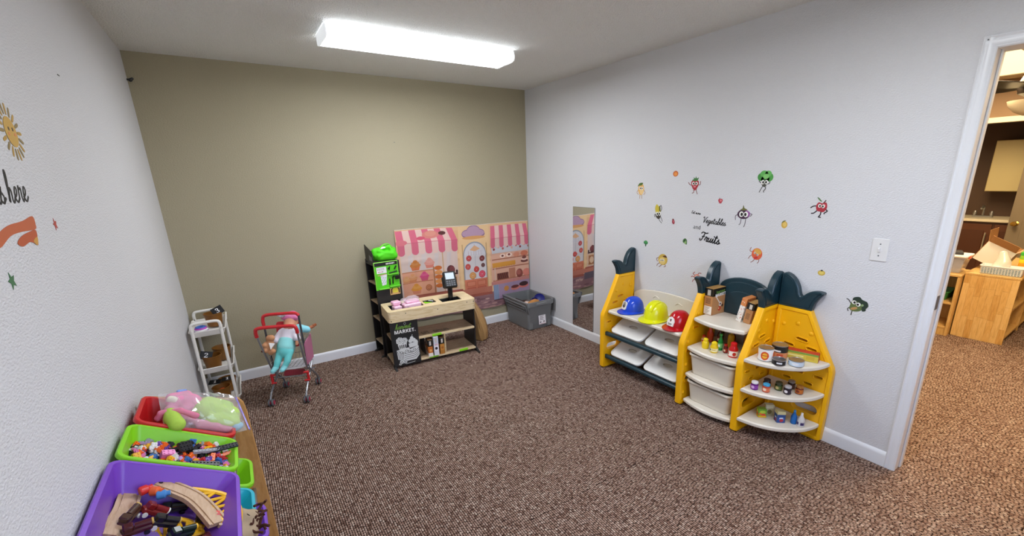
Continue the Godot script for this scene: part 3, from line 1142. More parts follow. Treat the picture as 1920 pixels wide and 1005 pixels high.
func shelf_goods() -> void:
	helmet("toy_helmet", "blue toy police helmet with round white badge", Vector3(2.955, 0.5155, 1.800), -1.85, hexm("1f49c9", 0.18), 0.98, 1)
	helmet("toy_helmet", "bright yellow toy construction helmet with ridged crown", Vector3(2.945, 0.5155, 2.040), -1.6, hexm("dfe114", 0.2), 1.10, 0)
	helmet("toy_helmet", "red toy firefighter helmet with white shield badge", Vector3(2.935, 0.5155, 2.262), -1.72, hexm("b5101c", 0.16), 0.98, 2)
	# two cartons on the top bowed shelf
	var kraft := Color("b98352")
	var f1 := blank(128, 160, kraft)
	irect(f1, 0, 0, 128, 46, Color("17150f"))
	for i in 26: iline(f1, [Vector2(-20 + i * 9, 160), Vector2(20 + i * 9, 46)], 1.6, Color("8d5f38"))
	for i in 26: iline(f1, [Vector2(-20 + i * 9, 46), Vector2(20 + i * 9, 160)], 1.6, Color("d4a878"))
	iline(f1, [Vector2(36, 52), Vector2(78, 96)], 7, Color("efe6dc"))
	iell(f1, 82, 100, 14, 14, Color("efe6dc")); iell(f1, 82, 100, 7, 7, Color("3a2018"))
	iell(f1, 76, 128, 15, 14, Color("c2351f")); iell(f1, 104, 112, 9, 9, Color("42261a")); iell(f1, 70, 126, 5, 5, Color("f0d7a0"))
	var s1 := blank(64, 160, kraft)
	irect(s1, 0, 0, 64, 46, Color("17150f")); irect(s1, 20, 8, 26, 34, Color("c9c2b4"))
	for i in 5: irect(s1, 12, 60 + i * 7, 38, 3, Color("4a3020"))
	irect(s1, 2, 108, 60, 50, Color("ece7de"))
	for i in 6: irect(s1, 8, 114 + i * 7, 40 - (i % 3) * 8, 2, Color("77706a"))
	var g := "play food boxes on the top bowed shelf"
	var b1 := carton("food_box", "brown and black play food box standing upright under the leaf", "box", Vector3(3.050, 0.6485, 2.449), -0.04, Vector3(0.135, 0.185, 0.062), f1, s1, Color("b98d4f"), g)
	letters(b1, "harvest", 0.018, xf(Vector3(0.012, 0.158, 0.0318), 0, 0, 0.06), hexm("7fb24a", 0.5), "Droid Serif", 400, 1.0, true)
	letters(b1, "MARKET", 0.020, xf(Vector3(0.012, 0.137, 0.0318), 0, 0, 0.06), hexm("f2f2f2", 0.5))
	var f2 := blank(96, 160, Color("e8e2da"))
	irect(f2, 0, 0, 96, 50, Color("d98a4e"))
	for i in 40: iell(f2, rng.randf_range(0, 96), rng.randf_range(10, 160), rng.randf_range(2, 7), rng.randf_range(2, 6), [Color("d8743b"), Color("2d2524"), Color("f6efe4"), Color("b8442c")][i % 4])
	var s2 := blank(64, 160, kraft)
	irect(s2, 0, 0, 64, 52, Color("17150f")); irect(s2, 22, 12, 26, 36, Color("d6d0c2"))
	for i in 6: irect(s2, 12, 84 + i * 8, 34, 3, Color("3f2a1c"))
	var lean2 := carton("food_box", "narrow brown play food box beside the orange and white one", "box", Vector3(3.060, 0.6490, 2.706), 0.0, Vector3(0.095, 0.142, 0.046), s2, s2, Color("b98d4f"), g)
	var lean := carton("food_box", "orange and white play food box leaning on the brown one", "box", Vector3(3.060, 0.6490, 2.652), 0.0, Vector3(0.100, 0.165, 0.034), f2, f2, Color("d98a4e"), g)
	lean.rotation.x = 0.20
	lean2.rotation.x = 0.16

	# sauce bottles on the second bowed shelf
	var y := 0.4535
	var gs := "sauce bottles on the second bowed shelf"
	var sauce := [[0.017, 0], [0.020, 0.004], [0.020, 0.052], [0.014, 0.070], [0.0085, 0.084], [0.0085, 0.104], [0.0, 0.105]]
	var scap := [[0.0, 0.1045], [0.010, 0.1046], [0.010, 0.117], [0.006, 0.121], [0.0, 0.122]]
	var fat := [[0.020, 0], [0.023, 0.004], [0.024, 0.03], [0.020, 0.046], [0.013, 0.052], [0.0, 0.053]]
	var fcap := [[0.0, 0.0525], [0.015, 0.0526], [0.016, 0.064], [0.010, 0.070], [0.0, 0.071]]
	var small := [[0.012, 0], [0.014, 0.003], [0.014, 0.038], [0.009, 0.047], [0.0, 0.048]]
	var smcap := [[0.0, 0.0475], [0.010, 0.0476], [0.010, 0.060], [0.0, 0.061]]
	var redm := hexm("b22014", 0.3)
	bottle("sauce_bottle", "small cream-labelled sauce bottle with red lid nearest the pineapple side panel", Vector3(2.945, y, 2.462), small, hexm("d98f3a", 0.35), smcap, redm, [[0.0144, 0.006], [0.0144, 0.036]], band_print("eadcc0", [["e", 0.5, 0.5, 0.18, 0.3, "c23a24"]]), gs)
	bottle("sauce_bottle", "tall orange-red sauce bottle behind the yellow mustard jars", Vector3(3.005, y, 2.470), [[0.019, 0], [0.022, 0.004], [0.022, 0.062], [0.012, 0.084], [0.010, 0.11], [0.0, 0.111]], hexm("c8431a", 0.28), [[0, 0.1105], [0.012, 0.1106], [0.011, 0.128], [0, 0.129]], hexm("a8281a", 0.35), [], null, gs)
	bottle("sauce_bottle", "yellow mustard jar with plain lid, left of the two", Vector3(2.880, y, 2.522), fat, hexm("e8c50c", 0.35), fcap, hexm("f0d21e", 0.35), [], null, gs)
	bottle("sauce_bottle", "yellow mustard jar with a printed label beside green bottle", Vector3(2.862, y, 2.598), [[0.022, 0], [0.025, 0.004], [0.026, 0.032], [0.020, 0.050], [0.0, 0.051]], hexm("e3bf0d", 0.35), [[0, 0.0505], [0.017, 0.0506], [0.018, 0.066], [0.009, 0.074], [0, 0.075]], hexm("f0d21e", 0.35), [[0.0262, 0.010], [0.0266, 0.032]], band_print("efe6b0", [["e", 0.3, 0.5, 0.13, 0.36, "5a4a20"], ["r", 0.5, 0.35, 0.3, 0.2, "b8891a"]]), gs)
	bottle("sauce_bottle", "dark brown sauce bottle with red cap between red and green bottles", Vector3(3.035, y, 2.525), sauce, hexm("4a1612", 0.25), scap, redm, [[0.0203, 0.012], [0.0203, 0.045]], band_print("8a2618", [["e", 0.5, 0.5, 0.15, 0.3, "e8d7b4"]]), gs)
	bottle("sauce_bottle", "green sauce bottle with light label", Vector3(2.925, y, 2.600), [[0.013, 0], [0.016, 0.004], [0.016, 0.060], [0.008, 0.082], [0.007, 0.1], [0, 0.101]], hexm("178a35", 0.25), [[0, 0.1005], [0.009, 0.1006], [0.009, 0.113], [0, 0.114]], hexm("3fb24c", 0.35), [[0.0163, 0.018], [0.0163, 0.05]], band_print("7ac26a", [["e", 0.5, 0.5, 0.15, 0.3, "f1f1e0"]]), gs)
	bottle("sauce_bottle", "tall olive oil bottle with tan cap at the back", Vector3(3.090, y, 2.500), [[0.016, 0], [0.018, 0.004], [0.018, 0.085], [0.009, 0.105], [0.008, 0.13], [0, 0.131]], hexm("6d5a1a", 0.25), [[0, 0.1305], [0.0105, 0.1306], [0.0105, 0.15], [0, 0.151]], hexm("c9a15c", 0.5), [], null, gs)
	bottle("sauce_bottle", "yellow squeeze bottle with pointed nozzle", Vector3(3.020, y, 2.615), [[0.018, 0], [0.021, 0.004], [0.021, 0.078], [0.016, 0.090], [0.006, 0.094], [0.003, 0.116], [0, 0.117]], hexm("d9a81c", 0.35), [], null, [], null, gs)
	bottle("sauce_bottle", "small dark red bottle in front of yellow squeeze bottle", Vector3(2.912, y, 2.648), small, hexm("5c1410", 0.3), smcap, redm, [[0.0144, 0.006], [0.0144, 0.030]], band_print("a02a1c", [["e", 0.5, 0.5, 0.16, 0.3, "e4d2b0"]]), gs)
	bottle("sauce_bottle", "large red ketchup bottle with white label by middle yellow panel", Vector3(2.892, y, 2.712), [[0.026, 0], [0.029, 0.004], [0.029, 0.050], [0.018, 0.074], [0.0, 0.075]], hexm("c4141c", 0.28), [[0, 0.0745], [0.019, 0.0746], [0.019, 0.092], [0.012, 0.098], [0, 0.099]], hexm("d01c20", 0.3), [[0.0293, 0.010], [0.0293, 0.044]], band_print("f0e4d8", [["e", 0.25, 0.55, 0.12, 0.36, "c02818"], ["r", 0.12, 0.1, 0.3, 0.12, "2a8a3c"], ["e", 0.75, 0.55, 0.12, 0.36, "c02818"]]), gs)
	bottle("sauce_bottle", "amber bottle standing at the back beside middle yellow panel", Vector3(3.085, y, 2.690), [[0.020, 0], [0.023, 0.004], [0.023, 0.070], [0.010, 0.094], [0.009, 0.11], [0, 0.111]], hexm("a85a1c", 0.25), [[0, 0.1105], [0.011, 0.1106], [0.011, 0.124], [0, 0.125]], hexm("b8742e", 0.4), [], null, gs)
	bottle("sauce_bottle", "dark red bottle at the back behind green bottle", Vector3(3.088, y, 2.585), sauce, hexm("7a1a16", 0.25), scap, redm, [], null, gs)

	# tins on the top corner shelf
	y = 0.5155
	var gt := "play tins on the top corner shelf"
	var tin := func(r: float, h: float) -> Array: return [[r - 0.002, 0], [r, 0.0015], [r, 0.004], [r - 0.0012, 0.005], [r - 0.0012, h - 0.005], [r, h - 0.004], [r, h - 0.001], [r - 0.002, h], [r - 0.004, h - 0.002], [0, h - 0.002]]
	bottle("food_tin", "white play tin with orange pasta picture", Vector3(2.868, y, 2.925), tin.call(0.041, 0.078), M.steel, [], null, [[0.0413, 0.005], [0.0413, 0.073]], band_print("efe9e4", [["e", 0.62, 0.55, 0.17, 0.38, "d9531c"], ["e", 0.62, 0.55, 0.11, 0.25, "f2b83a"], ["r", 0.5, 0.5, 0.25, 0.08, "c7341c"], ["e", 0.12, 0.55, 0.15, 0.36, "d9531c"]]), gt, 24)
	bottle("food_tin", "black and orange play tin behind the white one", Vector3(2.965, y, 2.955), tin.call(0.043, 0.082), M.steel, [], null, [[0.0433, 0.005], [0.0433, 0.077]], band_print("d98a5a", [["r", 0, 0, 1, 0.5, "17130f"], ["r", 0.3, 0.3, 0.4, 0.16, "e8e4e0"], ["r", 0.55, 0.62, 0.25, 0.25, "d0522a"], ["r", 0.1, 0.62, 0.25, 0.25, "d0522a"]]), gt, 24)
	bottle("food_tin", "flat tuna tin with black and white label", Vector3(2.868, y, 3.005), tin.call(0.037, 0.032), M.steel, [], null, [[0.0373, 0.004], [0.0373, 0.028]], band_print("1e1d20", [["r", 0.0, 0.0, 0.2, 1, "e8e8ea"], ["r", 0.55, 0.3, 0.25, 0.4, "e8e8ea"]]), gt, 24)
	bottle("food_tin", "flat tuna tin with pale blue label", Vector3(2.930, y, 3.070), tin.call(0.040, 0.034), M.steel, [], null, [[0.0403, 0.004], [0.0403, 0.030]], band_print("cfe0ee", [["r", 0.1, 0.3, 0.2, 0.3, "3a78b0"], ["e", 0.6, 0.5, 0.14, 0.3, "e8edf2"]]), gt, 24)
	var yb := blank(128, 48, Color("d0b640"))
	irect(yb, 0, 0, 128, 12, Color("7f9a3a")); irect(yb, 4, 20, 70, 10, Color("e6d78a")); irect(yb, 84, 16, 30, 22, Color("c9a62e"))
	var ys := blank(48, 48, Color("c9a93a"))
	irect(ys, 0, 0, 48, 14, Color("55772c")); irect(ys, 4, 20, 20, 24, Color("2a2620"))
	carton("food_box", "long yellow and green play food box lying behind the tins", "box", Vector3(3.042, y, 3.045), -1.30, Vector3(0.175, 0.050, 0.050), yb, ys, Color("b83a24"), "play food boxes on the corner shelves")

	# jars on the middle corner shelf
	y = 0.3205
	var gj := "jam jars on the middle corner shelf"
	var jar := [[0.017, 0], [0.021, 0.004], [0.021, 0.034], [0.017, 0.040], [0.0, 0.041]]
	var jcap := [[0, 0.0405], [0.019, 0.0406], [0.019, 0.050], [0.017, 0.052], [0, 0.052]]
	var jl := [[0.0213, 0.007], [0.0213, 0.032]]
	var jars := [
		["purple jam jar with a white lid", 2.838, 2.900, "5c1a6e", "e6e3e6", "8a3aa0", "d9b8e0"],
		["pink-orange jam jar with a blue lid", 2.862, 2.958, "b5402e", "3f9fcb", "e0764e", "f2d9c0"],
		["dark green jar with a painted label behind the front row", 2.942, 2.990, "26301a", "3d4430", "5a6a30", "c9b27a"],
		["dark jam jar with a grey lid and white label", 2.935, 3.045, "1d1420", "b8b6b8", "2a2030", "e8e4e8"],
		["brown and orange jar near the corner panel edge", 2.990, 3.085, "6a2a14", "a06a2c", "c06a22", "7a2a16"],
		["dark red jar with black lid at the back", 2.925, 2.928, "4a1a1a", "2a2a2e", "6a2a24", "3a1a18"],
		["brown jar with tan lid at the back by panel", 3.020, 3.025, "3d241c", "8a7a6a", "5a3a2a", "2d1c18"]]
	for j in jars:
		bottle("jam_jar", j[0], Vector3(j[1], y, j[2]), jar, hexm(j[3], 0.2), jcap, hexm(j[4], 0.35), jl, band_print(j[5], [["e", 0.5, 0.5, 0.16, 0.34, j[6]], ["e", 0.05, 0.5, 0.12, 0.3, j[6]]]), gj)

	# small cartons and two cleaners on the lowest corner shelf
	y = 0.1205
	var gl := "play food boxes on the corner shelves"
	var a1 := blank(48, 64, Color("6aa52c"))
	iell(a1, 24, 20, 18, 12, Color("b8cf3a")); iell(a1, 30, 44, 14, 12, Color("d8402a")); irect(a1, 0, 50, 48, 14, Color("e8b820")); iell(a1, 10, 36, 8, 8, Color("e86a20"))
	carton("food_box", "small green and yellow play carton on the lowest corner shelf", "box", Vector3(2.915, y, 2.925), -0.75, Vector3(0.046, 0.056, 0.036), a1, a1, Color("8fb03a"), gl)
	var a2 := blank(48, 64, Color("cfc59a"))
	irect(a2, 6, 8, 36, 12, Color("e2dab8")); iell(a2, 24, 42, 12, 14, Color("8a7a4a"))
	carton("food_box", "cream play carton behind the small green one", "box", Vector3(2.972, y, 2.938), -0.75, Vector3(0.050, 0.072, 0.030), a2, a2, Color("d8cfa8"), gl)
	var a3 := blank(48, 64, Color("2a4a8a"))
	irect(a3, 0, 0, 48, 16, Color("d8cf9a")); iell(a3, 26, 42, 16, 12, Color("5a7ac0")); iell(a3, 26, 50, 12, 9, Color("b02a3a")); irect(a3, 12, 34, 22, 6, Color("e8e8f0"))
	carton("food_box", "blue and cream milk carton on the lowest corner shelf", "box", Vector3(2.945, y, 3.020), -0.70, Vector3(0.046, 0.074, 0.040), a3, a3, Color("d8cf9a"), gl)
	bottle("cleaner_bottle", "blue play cleaner bottle with slim neck", Vector3(2.990, y, 3.080), [[0.014, 0], [0.017, 0.004], [0.017, 0.045], [0.008, 0.066], [0.006, 0.076], [0, 0.077]], hexm("1f6ab5", 0.3), [[0, 0.0765], [0.007, 0.0766], [0.006, 0.088], [0, 0.089]], hexm("4a9ad8", 0.35), [], null, "play cleaner bottles")
	bottle("cleaner_bottle", "white play cleaner bottle with purple label", Vector3(2.992, y, 3.120), [[0.017, 0], [0.020, 0.004], [0.020, 0.038], [0.010, 0.062], [0.006, 0.074], [0, 0.075]], hexm("d8d6d4", 0.35), [[0, 0.0745], [0.007, 0.0746], [0.006, 0.086], [0, 0.087]], hexm("e8e6e4", 0.35), [[0.0203, 0.006], [0.0203, 0.036]], band_print("d8d6d4", [["r", 0.1, 0.2, 0.35, 0.6, "3a2f6a"], ["r", 0.6, 0.2, 0.35, 0.6, "3a2f6a"]]), "play cleaner bottles")

# ---------------------------------------------------------------- handwriting as thin raised strokes
const GLYPH := {
	"a": [1.02, [[0.75, 0.8, 0.45, 1.0, 0.12, 0.72, 0.12, 0.25, 0.35, 0.0, 0.65, 0.3, 0.8, 0.95, 0.72, 0.3, 0.9, 0.0, 1.1, 0.2]]],
	"b": [0.95, [[0.0, 0.2, 0.3, 1.2, 0.42, 2.0, 0.27, 2.1, 0.18, 1.2, 0.2, 0.2, 0.45, 0.0, 0.75, 0.35, 0.62, 0.85, 0.45, 0.7, 0.95, 0.55]]],
	"d": [1.05, [[0.72, 0.8, 0.45, 1.0, 0.12, 0.7, 0.12, 0.25, 0.35, 0.0, 0.65, 0.35, 0.9, 2.0, 0.75, 0.3, 0.92, 0.0, 1.1, 0.2]]],
	"e": [0.85, [[0.02, 0.3, 0.45, 0.5, 0.62, 0.85, 0.4, 1.0, 0.15, 0.6, 0.2, 0.15, 0.5, 0.0, 0.9, 0.3]]],
	"E": [1.05, [[0.95, 1.75, 0.6, 2.0, 0.25, 1.65, 0.5, 1.15, 0.8, 1.1, 0.4, 1.05, 0.1, 0.5, 0.4, 0.0, 1.0, 0.35]]],
	"F": [1.25, [[0.0, 1.6, 0.3, 1.95, 1.2, 1.8, 1.55, 1.98], [0.85, 1.85, 0.7, 0.9, 0.42, 0.05, 0.05, 0.1, 0.05, 0.4], [0.4, 0.95, 1.0, 1.05]]],
	"g": [1.0, [[0.7, 0.8, 0.4, 1.0, 0.1, 0.6, 0.25, 0.1, 0.6, 0.35, 0.75, 0.95, 0.65, -0.4, 0.35, -0.9, 0.1, -0.6, 0.5, -0.2, 1.05, 0.2]]],
	"h": [1.02, [[0.0, 0.1, 0.35, 1.3, 0.42, 2.0, 0.24, 2.05, 0.15, 1.2, 0.1, 0.0, 0.25, 0.6, 0.5, 0.95, 0.65, 0.7, 0.6, 0.1, 0.8, 0.0, 1.05, 0.25]]],
	"i": [0.55, [[0.0, 0.2, 0.2, 0.95, 0.15, 0.2, 0.35, 0.0, 0.6, 0.25], [0.24, 1.38, 0.28, 1.5]]],
	"l": [0.5, [[0.0, 0.2, 0.3, 1.3, 0.36, 2.0, 0.18, 2.0, 0.1, 1.0, 0.12, 0.2, 0.3, 0.0, 0.55, 0.25]]],
	"m": [1.35, [[0.05, 0.9, 0.15, 0.6, 0.1, 0.0, 0.25, 0.7, 0.45, 0.95, 0.55, 0.6, 0.52, 0.0, 0.68, 0.7, 0.88, 0.95, 0.98, 0.6, 0.96, 0.1, 1.15, 0.0, 1.4, 0.25]]],
	"n": [0.95, [[0.05, 0.9, 0.15, 0.6, 0.1, 0.0, 0.25, 0.7, 0.5, 0.95, 0.62, 0.6, 0.6, 0.1, 0.8, 0.0, 1.0, 0.25]]],
	"o": [0.92, [[0.5, 1.0, 0.15, 0.7, 0.2, 0.15, 0.5, 0.0, 0.8, 0.4, 0.65, 0.9, 0.5, 0.98, 0.7, 0.8, 1.0, 0.9]]],
	"r": [0.82, [[0.0, 0.2, 0.2, 1.08, 0.3, 0.85, 0.58, 0.9, 0.5, 0.3, 0.65, 0.0, 0.9, 0.25]]],
	"s": [0.75, [[0.0, 0.2, 0.38, 1.08, 0.3, 0.75, 0.6, 0.38, 0.42, 0.0, 0.08, 0.12], [0.42, 0.0, 0.85, 0.3]]],
	"t": [0.68, [[0.0, 0.2, 0.25, 1.2, 0.28, 1.8, 0.2, 0.8, 0.2, 0.15, 0.4, 0.0, 0.7, 0.3], [-0.05, 1.25, 0.6, 1.32]]],
	"u": [1.05, [[0.0, 0.6, 0.15, 0.95, 0.1, 0.3, 0.3, 0.0, 0.6, 0.35, 0.72, 0.95, 0.66, 0.25, 0.82, 0.0, 1.08, 0.25]]],
	"v": [0.95, [[0.0, 0.75, 0.15, 0.95, 0.3, 0.2, 0.45, 0.05, 0.75, 0.6, 0.7, 0.95, 1.0, 0.85]]],
	"V": [1.3, [[0.0, 1.6, 0.25, 1.98, 0.45, 1.5, 0.52, 0.4, 0.6, 0.05, 0.9, 0.8, 1.2, 1.75, 1.55, 1.95]]],
	" ": [0.6, []],
}

func script_text(txt: String, size: float, pen: float, slant := 0.18) -> MB:
	var m := MB.new()
	m.smooth = 0.5
	var x := 0.0
	for ch in txt:
		var g: Array = GLYPH[ch]
		for st in g[1]:
			var pts := []
			for i in range(0, st.size(), 2):
				pts.append(Vector3((x + st[i] + st[i + 1] * slant) * size, st[i + 1] * size, 0.0004))
			m.ribbon(spline(pts, 4), pen, 0.0001, 0.0009)
		x += g[0]
	return m

func script_width(txt: String, size: float) -> float:
	var x := 0.0
	for ch in txt: x += GLYPH[ch][0]
	return x * size

func market() -> void:
	checkout_counter()
	market_tower()
	counter_goods()

func checkout_counter() -> void:
	var t := thing("checkout_counter", "toy market checkout counter with pale wood top and black panels", "toy counter", Vector3(1.343, 0, 0.584), -0.0765)
	var flat := Transform3D(Basis(Vector3(1, 0, 0), Vector3(0, 0, -1), Vector3(0, 1, 0)), Vector3.ZERO)
	var L := 0.785
	var D := 0.318
	var outline := rrect(L, D, 0.028, 5, L / 2, D / 2)
	var wells := [[0.045, 0.325, 0.06, 0.235], [0.345, 0.450, 0.095, 0.215], [0.490, 0.675, 0.055, 0.190]]
	var holes := []
	for w in wells: holes.append(rrect(w[1] - w[0], w[3] - w[2], 0.006, 2, (w[0] + w[1]) / 2, (w[2] + w[3]) / 2))
	var top := MB.new()
	holed(top, outline, holes, 0.506, 0.520, flat)
	part("top", top, M.ash, t)
	var ap := MB.new()
	ap.rim(outline, 0.018, 0.084, 0.003, flat * xf(Vector3(0, 0, 0.464)))
	part("apron", ap, M.ash, t, "pale wood apron below the top")
	for w in wells:
		var wl := MB.new()
		var a := Vector3(w[0], 0.468, -w[3])
		var b := Vector3(w[1], 0.512, -w[2])
		span(wl, a, Vector3(b.x, 0.472, b.z))
		span(wl, a, Vector3(a.x + 0.003, b.y, b.z)); span(wl, Vector3(b.x - 0.003, a.y, a.z), b)
		span(wl, a, Vector3(b.x, b.y, a.z + 0.003)); span(wl, Vector3(a.x, a.y, b.z - 0.003), b)
		part("tray", wl, M.black, t, "black recessed tray")
	for sx in [[0.145, 0.492], [0.425, 0.480], [0.70, 0.498], [0.02, 0.440], [0.765, 0.497]]:
		part("screw", MB.new().lathe([Vector2(0.0045, -0.001), Vector2(0.004, 0.0015), Vector2(0, 0.002)], 10, xf(Vector3(sx[0], sx[1], 0.0), PI / 2)), M.black, t)
	# black front panel with chalk drawing
	var fp := MB.new()
	span(fp, Vector3(0.004, 0.020, -0.018), Vector3(0.238, 0.424, -0.006), 0.002)
	var panel := part("front_panel", fp, M.black, t)
	var im := blank(256, 300, Color("1a1a1c"))
	var ch := Color("d9dcdd")
	var dk := Color("1a1a1c")
	for f in [[70, 52, 34], [116, 56, 28]]:
		for k in 7: iell(im, f[0] + cos(k * 0.9) * f[2] * 0.6, f[1] + sin(k * 0.9) * f[2] * 0.6, f[2] * 0.5, f[2] * 0.5, ch)
		for k in 14:
			var an := k * 0.9
			var rr: float = f[2] * (0.15 + 0.06 * k)
			iline(im, [Vector2(f[0] + cos(an) * rr, f[1] + sin(an) * rr), Vector2(f[0] + cos(an + 0.7) * rr, f[1] + sin(an + 0.7) * rr)], 2.4, dk)
	ipoly(im, [Vector2(46, 84), Vector2(136, 84), Vector2(124, 136), Vector2(58, 136)], ch)
	for k in 4: irect(im, 62 + k * 18, 94, 9, 34, dk)
	for f in [[172, 70, 20], [206, 66, 20], [188, 44, 18], [226, 82, 16]]: iell(im, f[0], f[1], f[2], f[2], ch)
	iline(im, [Vector2(190, 30), Vector2(196, 10)], 5, ch)
	ipoly(im, [Vector2(150, 94), Vector2(246, 84), Vector2(240, 130), Vector2(158, 138)], ch)
	ipoly(im, [Vector2(30, 140), Vector2(150, 130), Vector2(160, 150), Vector2(246, 128), Vector2(252, 220), Vector2(214, 262), Vector2(96, 262), Vector2(36, 232)], ch)
	for k in 7: iell(im, 48 + k * 26, 160 + (k % 3) * 9, 14, 10, dk); 
	for k in 7: iell(im, 48 + k * 26, 160 + (k % 3) * 9, 10, 7, ch)
	for k in 4: iline(im, [Vector2(100, 186 + k * 19), Vector2(206, 182 + k * 19), Vector2(248, 152 + k * 20)], 4, dk)
	for k in 4: iline(im, [Vector2(44 + k * 14, 176), Vector2(48 + k * 14, 236)], 4, dk)
	for f in [[70, 262, 22], [104, 272, 16], [52, 282, 14]]:
		iell(im, f[0], f[1], f[2] + 3, f[2], dk); iell(im, f[0], f[1], f[2], f[2] - 3, ch)
		iline(im, [Vector2(f[0] - 8, f[1] - 6), Vector2(f[0] + 9, f[1] + 6)], 3, dk); iline(im, [Vector2(f[0] + 4, f[1] - 10), Vector2(f[0] - 6, f[1] + 9)], 3, dk)
	iline(im, [Vector2(110, 290), Vector2(200, 282)], 4, ch)
	var pr := MB.new()
	pr.quad(Vector3(0.010, 0.024, -0.0054), Vector3(0.234, 0.024, -0.0054), Vector3(0.234, 0.300, -0.0054), Vector3(0.010, 0.300, -0.0054))
	part("chalk_drawing", pr, printed(im, 0.6), panel, "white chalk drawing of crates and plants")
	var hs := script_text("harvest", 0.0215, 0.0027, 0.3)
	var ho := part("lettering", hs, hexm("6f9a3c", 0.6), panel, "green handwritten word")
	ho.position = Vector3(0.044, 0.360, -0.0056)
	var leaf := MB.new()
	leaf.tube(spline([Vector3(0.128, 0.388, -0.005), Vector3(0.120, 0.402, -0.005), Vector3(0.128, 0.414, -0.005), Vector3(0.137, 0.404, -0.005), Vector3(0.131, 0.390, -0.005)], 3), 0.0017, 5, 0.4)
	part("leaf_mark", leaf, hexm("e8e8e8", 0.6), panel)
	letters(panel, "MARKET.", 0.031, xf(Vector3(0.124, 0.334, -0.0054)), hexm("f0f0f0", 0.6), "Droid Sans", 900, 1.02)
	# right end and shelves
	part("end_panel", span(MB.new(), Vector3(L - 0.020, 0.004, -D + 0.012), Vector3(L - 0.006, 0.424, -0.030), 0.002), M.black, t)
	part("corner_post", span(MB.new(), Vector3(0.006, 0.004, -D + 0.008), Vector3(0.024, 0.424, -D + 0.020), 0.002), M.black, t)
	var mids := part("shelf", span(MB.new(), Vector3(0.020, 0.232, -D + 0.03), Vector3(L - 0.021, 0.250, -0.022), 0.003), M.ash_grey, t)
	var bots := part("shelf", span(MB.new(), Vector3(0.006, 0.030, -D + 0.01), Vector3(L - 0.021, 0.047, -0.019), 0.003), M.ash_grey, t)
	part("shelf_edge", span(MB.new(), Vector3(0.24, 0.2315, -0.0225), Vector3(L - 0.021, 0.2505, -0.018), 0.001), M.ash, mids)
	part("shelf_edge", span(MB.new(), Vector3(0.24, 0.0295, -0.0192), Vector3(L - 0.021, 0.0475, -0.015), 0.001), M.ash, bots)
	part("divider", span(MB.new(), Vector3(0.470, 0.0475, -0.23), Vector3(0.485, 0.2315, -0.035), 0.002), M.ash, t)
	part("divider", span(MB.new(), Vector3(0.30, 0.0475, -0.25), Vector3(0.306, 0.2315, -0.09), 0.002), M.black, t)
	for g in [[0.36, 0.2385], [0.315, 0.0380], [0.60, 0.0380]]:
		part("clip", span(MB.new(), Vector3(g[0], g[1] - 0.006, -0.024), Vector3(g[0] + 0.085, g[1] + 0.0135, -0.011), 0.002), M.lime, t, "lime green clip on shelf edge")
	var dr := MB.new()
	for ic in [[0.29, -0.13], [0.40, -0.12], [0.47, -0.115]]:
		var o := Vector3(ic[0], 0.2508, ic[1])
		for q in [[0, 0, 0.055, 0], [0.055, 0, 0.06, 0.06], [0.06, 0.06, 0.004, 0.06], [0.004, 0.06, 0, 0], [0.002, 0.03, 0.057, 0.03], [0.028, 0, 0.030, 0.06], [0.015, 0.03, 0.016, 0.06], [0.042, 0, 0.043, 0.03]]:
			dr.tube([o + Vector3(q[0], 0, q[1]), o + Vector3(q[2], 0, q[3])], 0.0026, 4, 0.3)
	part("printed_outline", dr, M.black, mids, "thin dark printed basket outlines").set_meta("kind", "stuff")
	# splayed feet
	for f in [[0.012, 1.0], [0.775, 1.0], [0.012, -1.0], [0.775, -1.0]]:
		var ft := MB.new()
		var zc := -0.03 if f[1] > 0 else -D + 0.03
		ft.prism(p2([-0.03, 0.0, 0.075, 0.0, 0.075, 0.006, 0.0, 0.034, -0.03, 0.034]), -0.009, 0.009, 0.002, Transform3D(Basis(Vector3(0, 0, f[1]), Vector3.UP, Vector3(-f[1], 0, 0)), Vector3(f[0], 0.0, zc)))
		part("foot", ft, M.black, t)

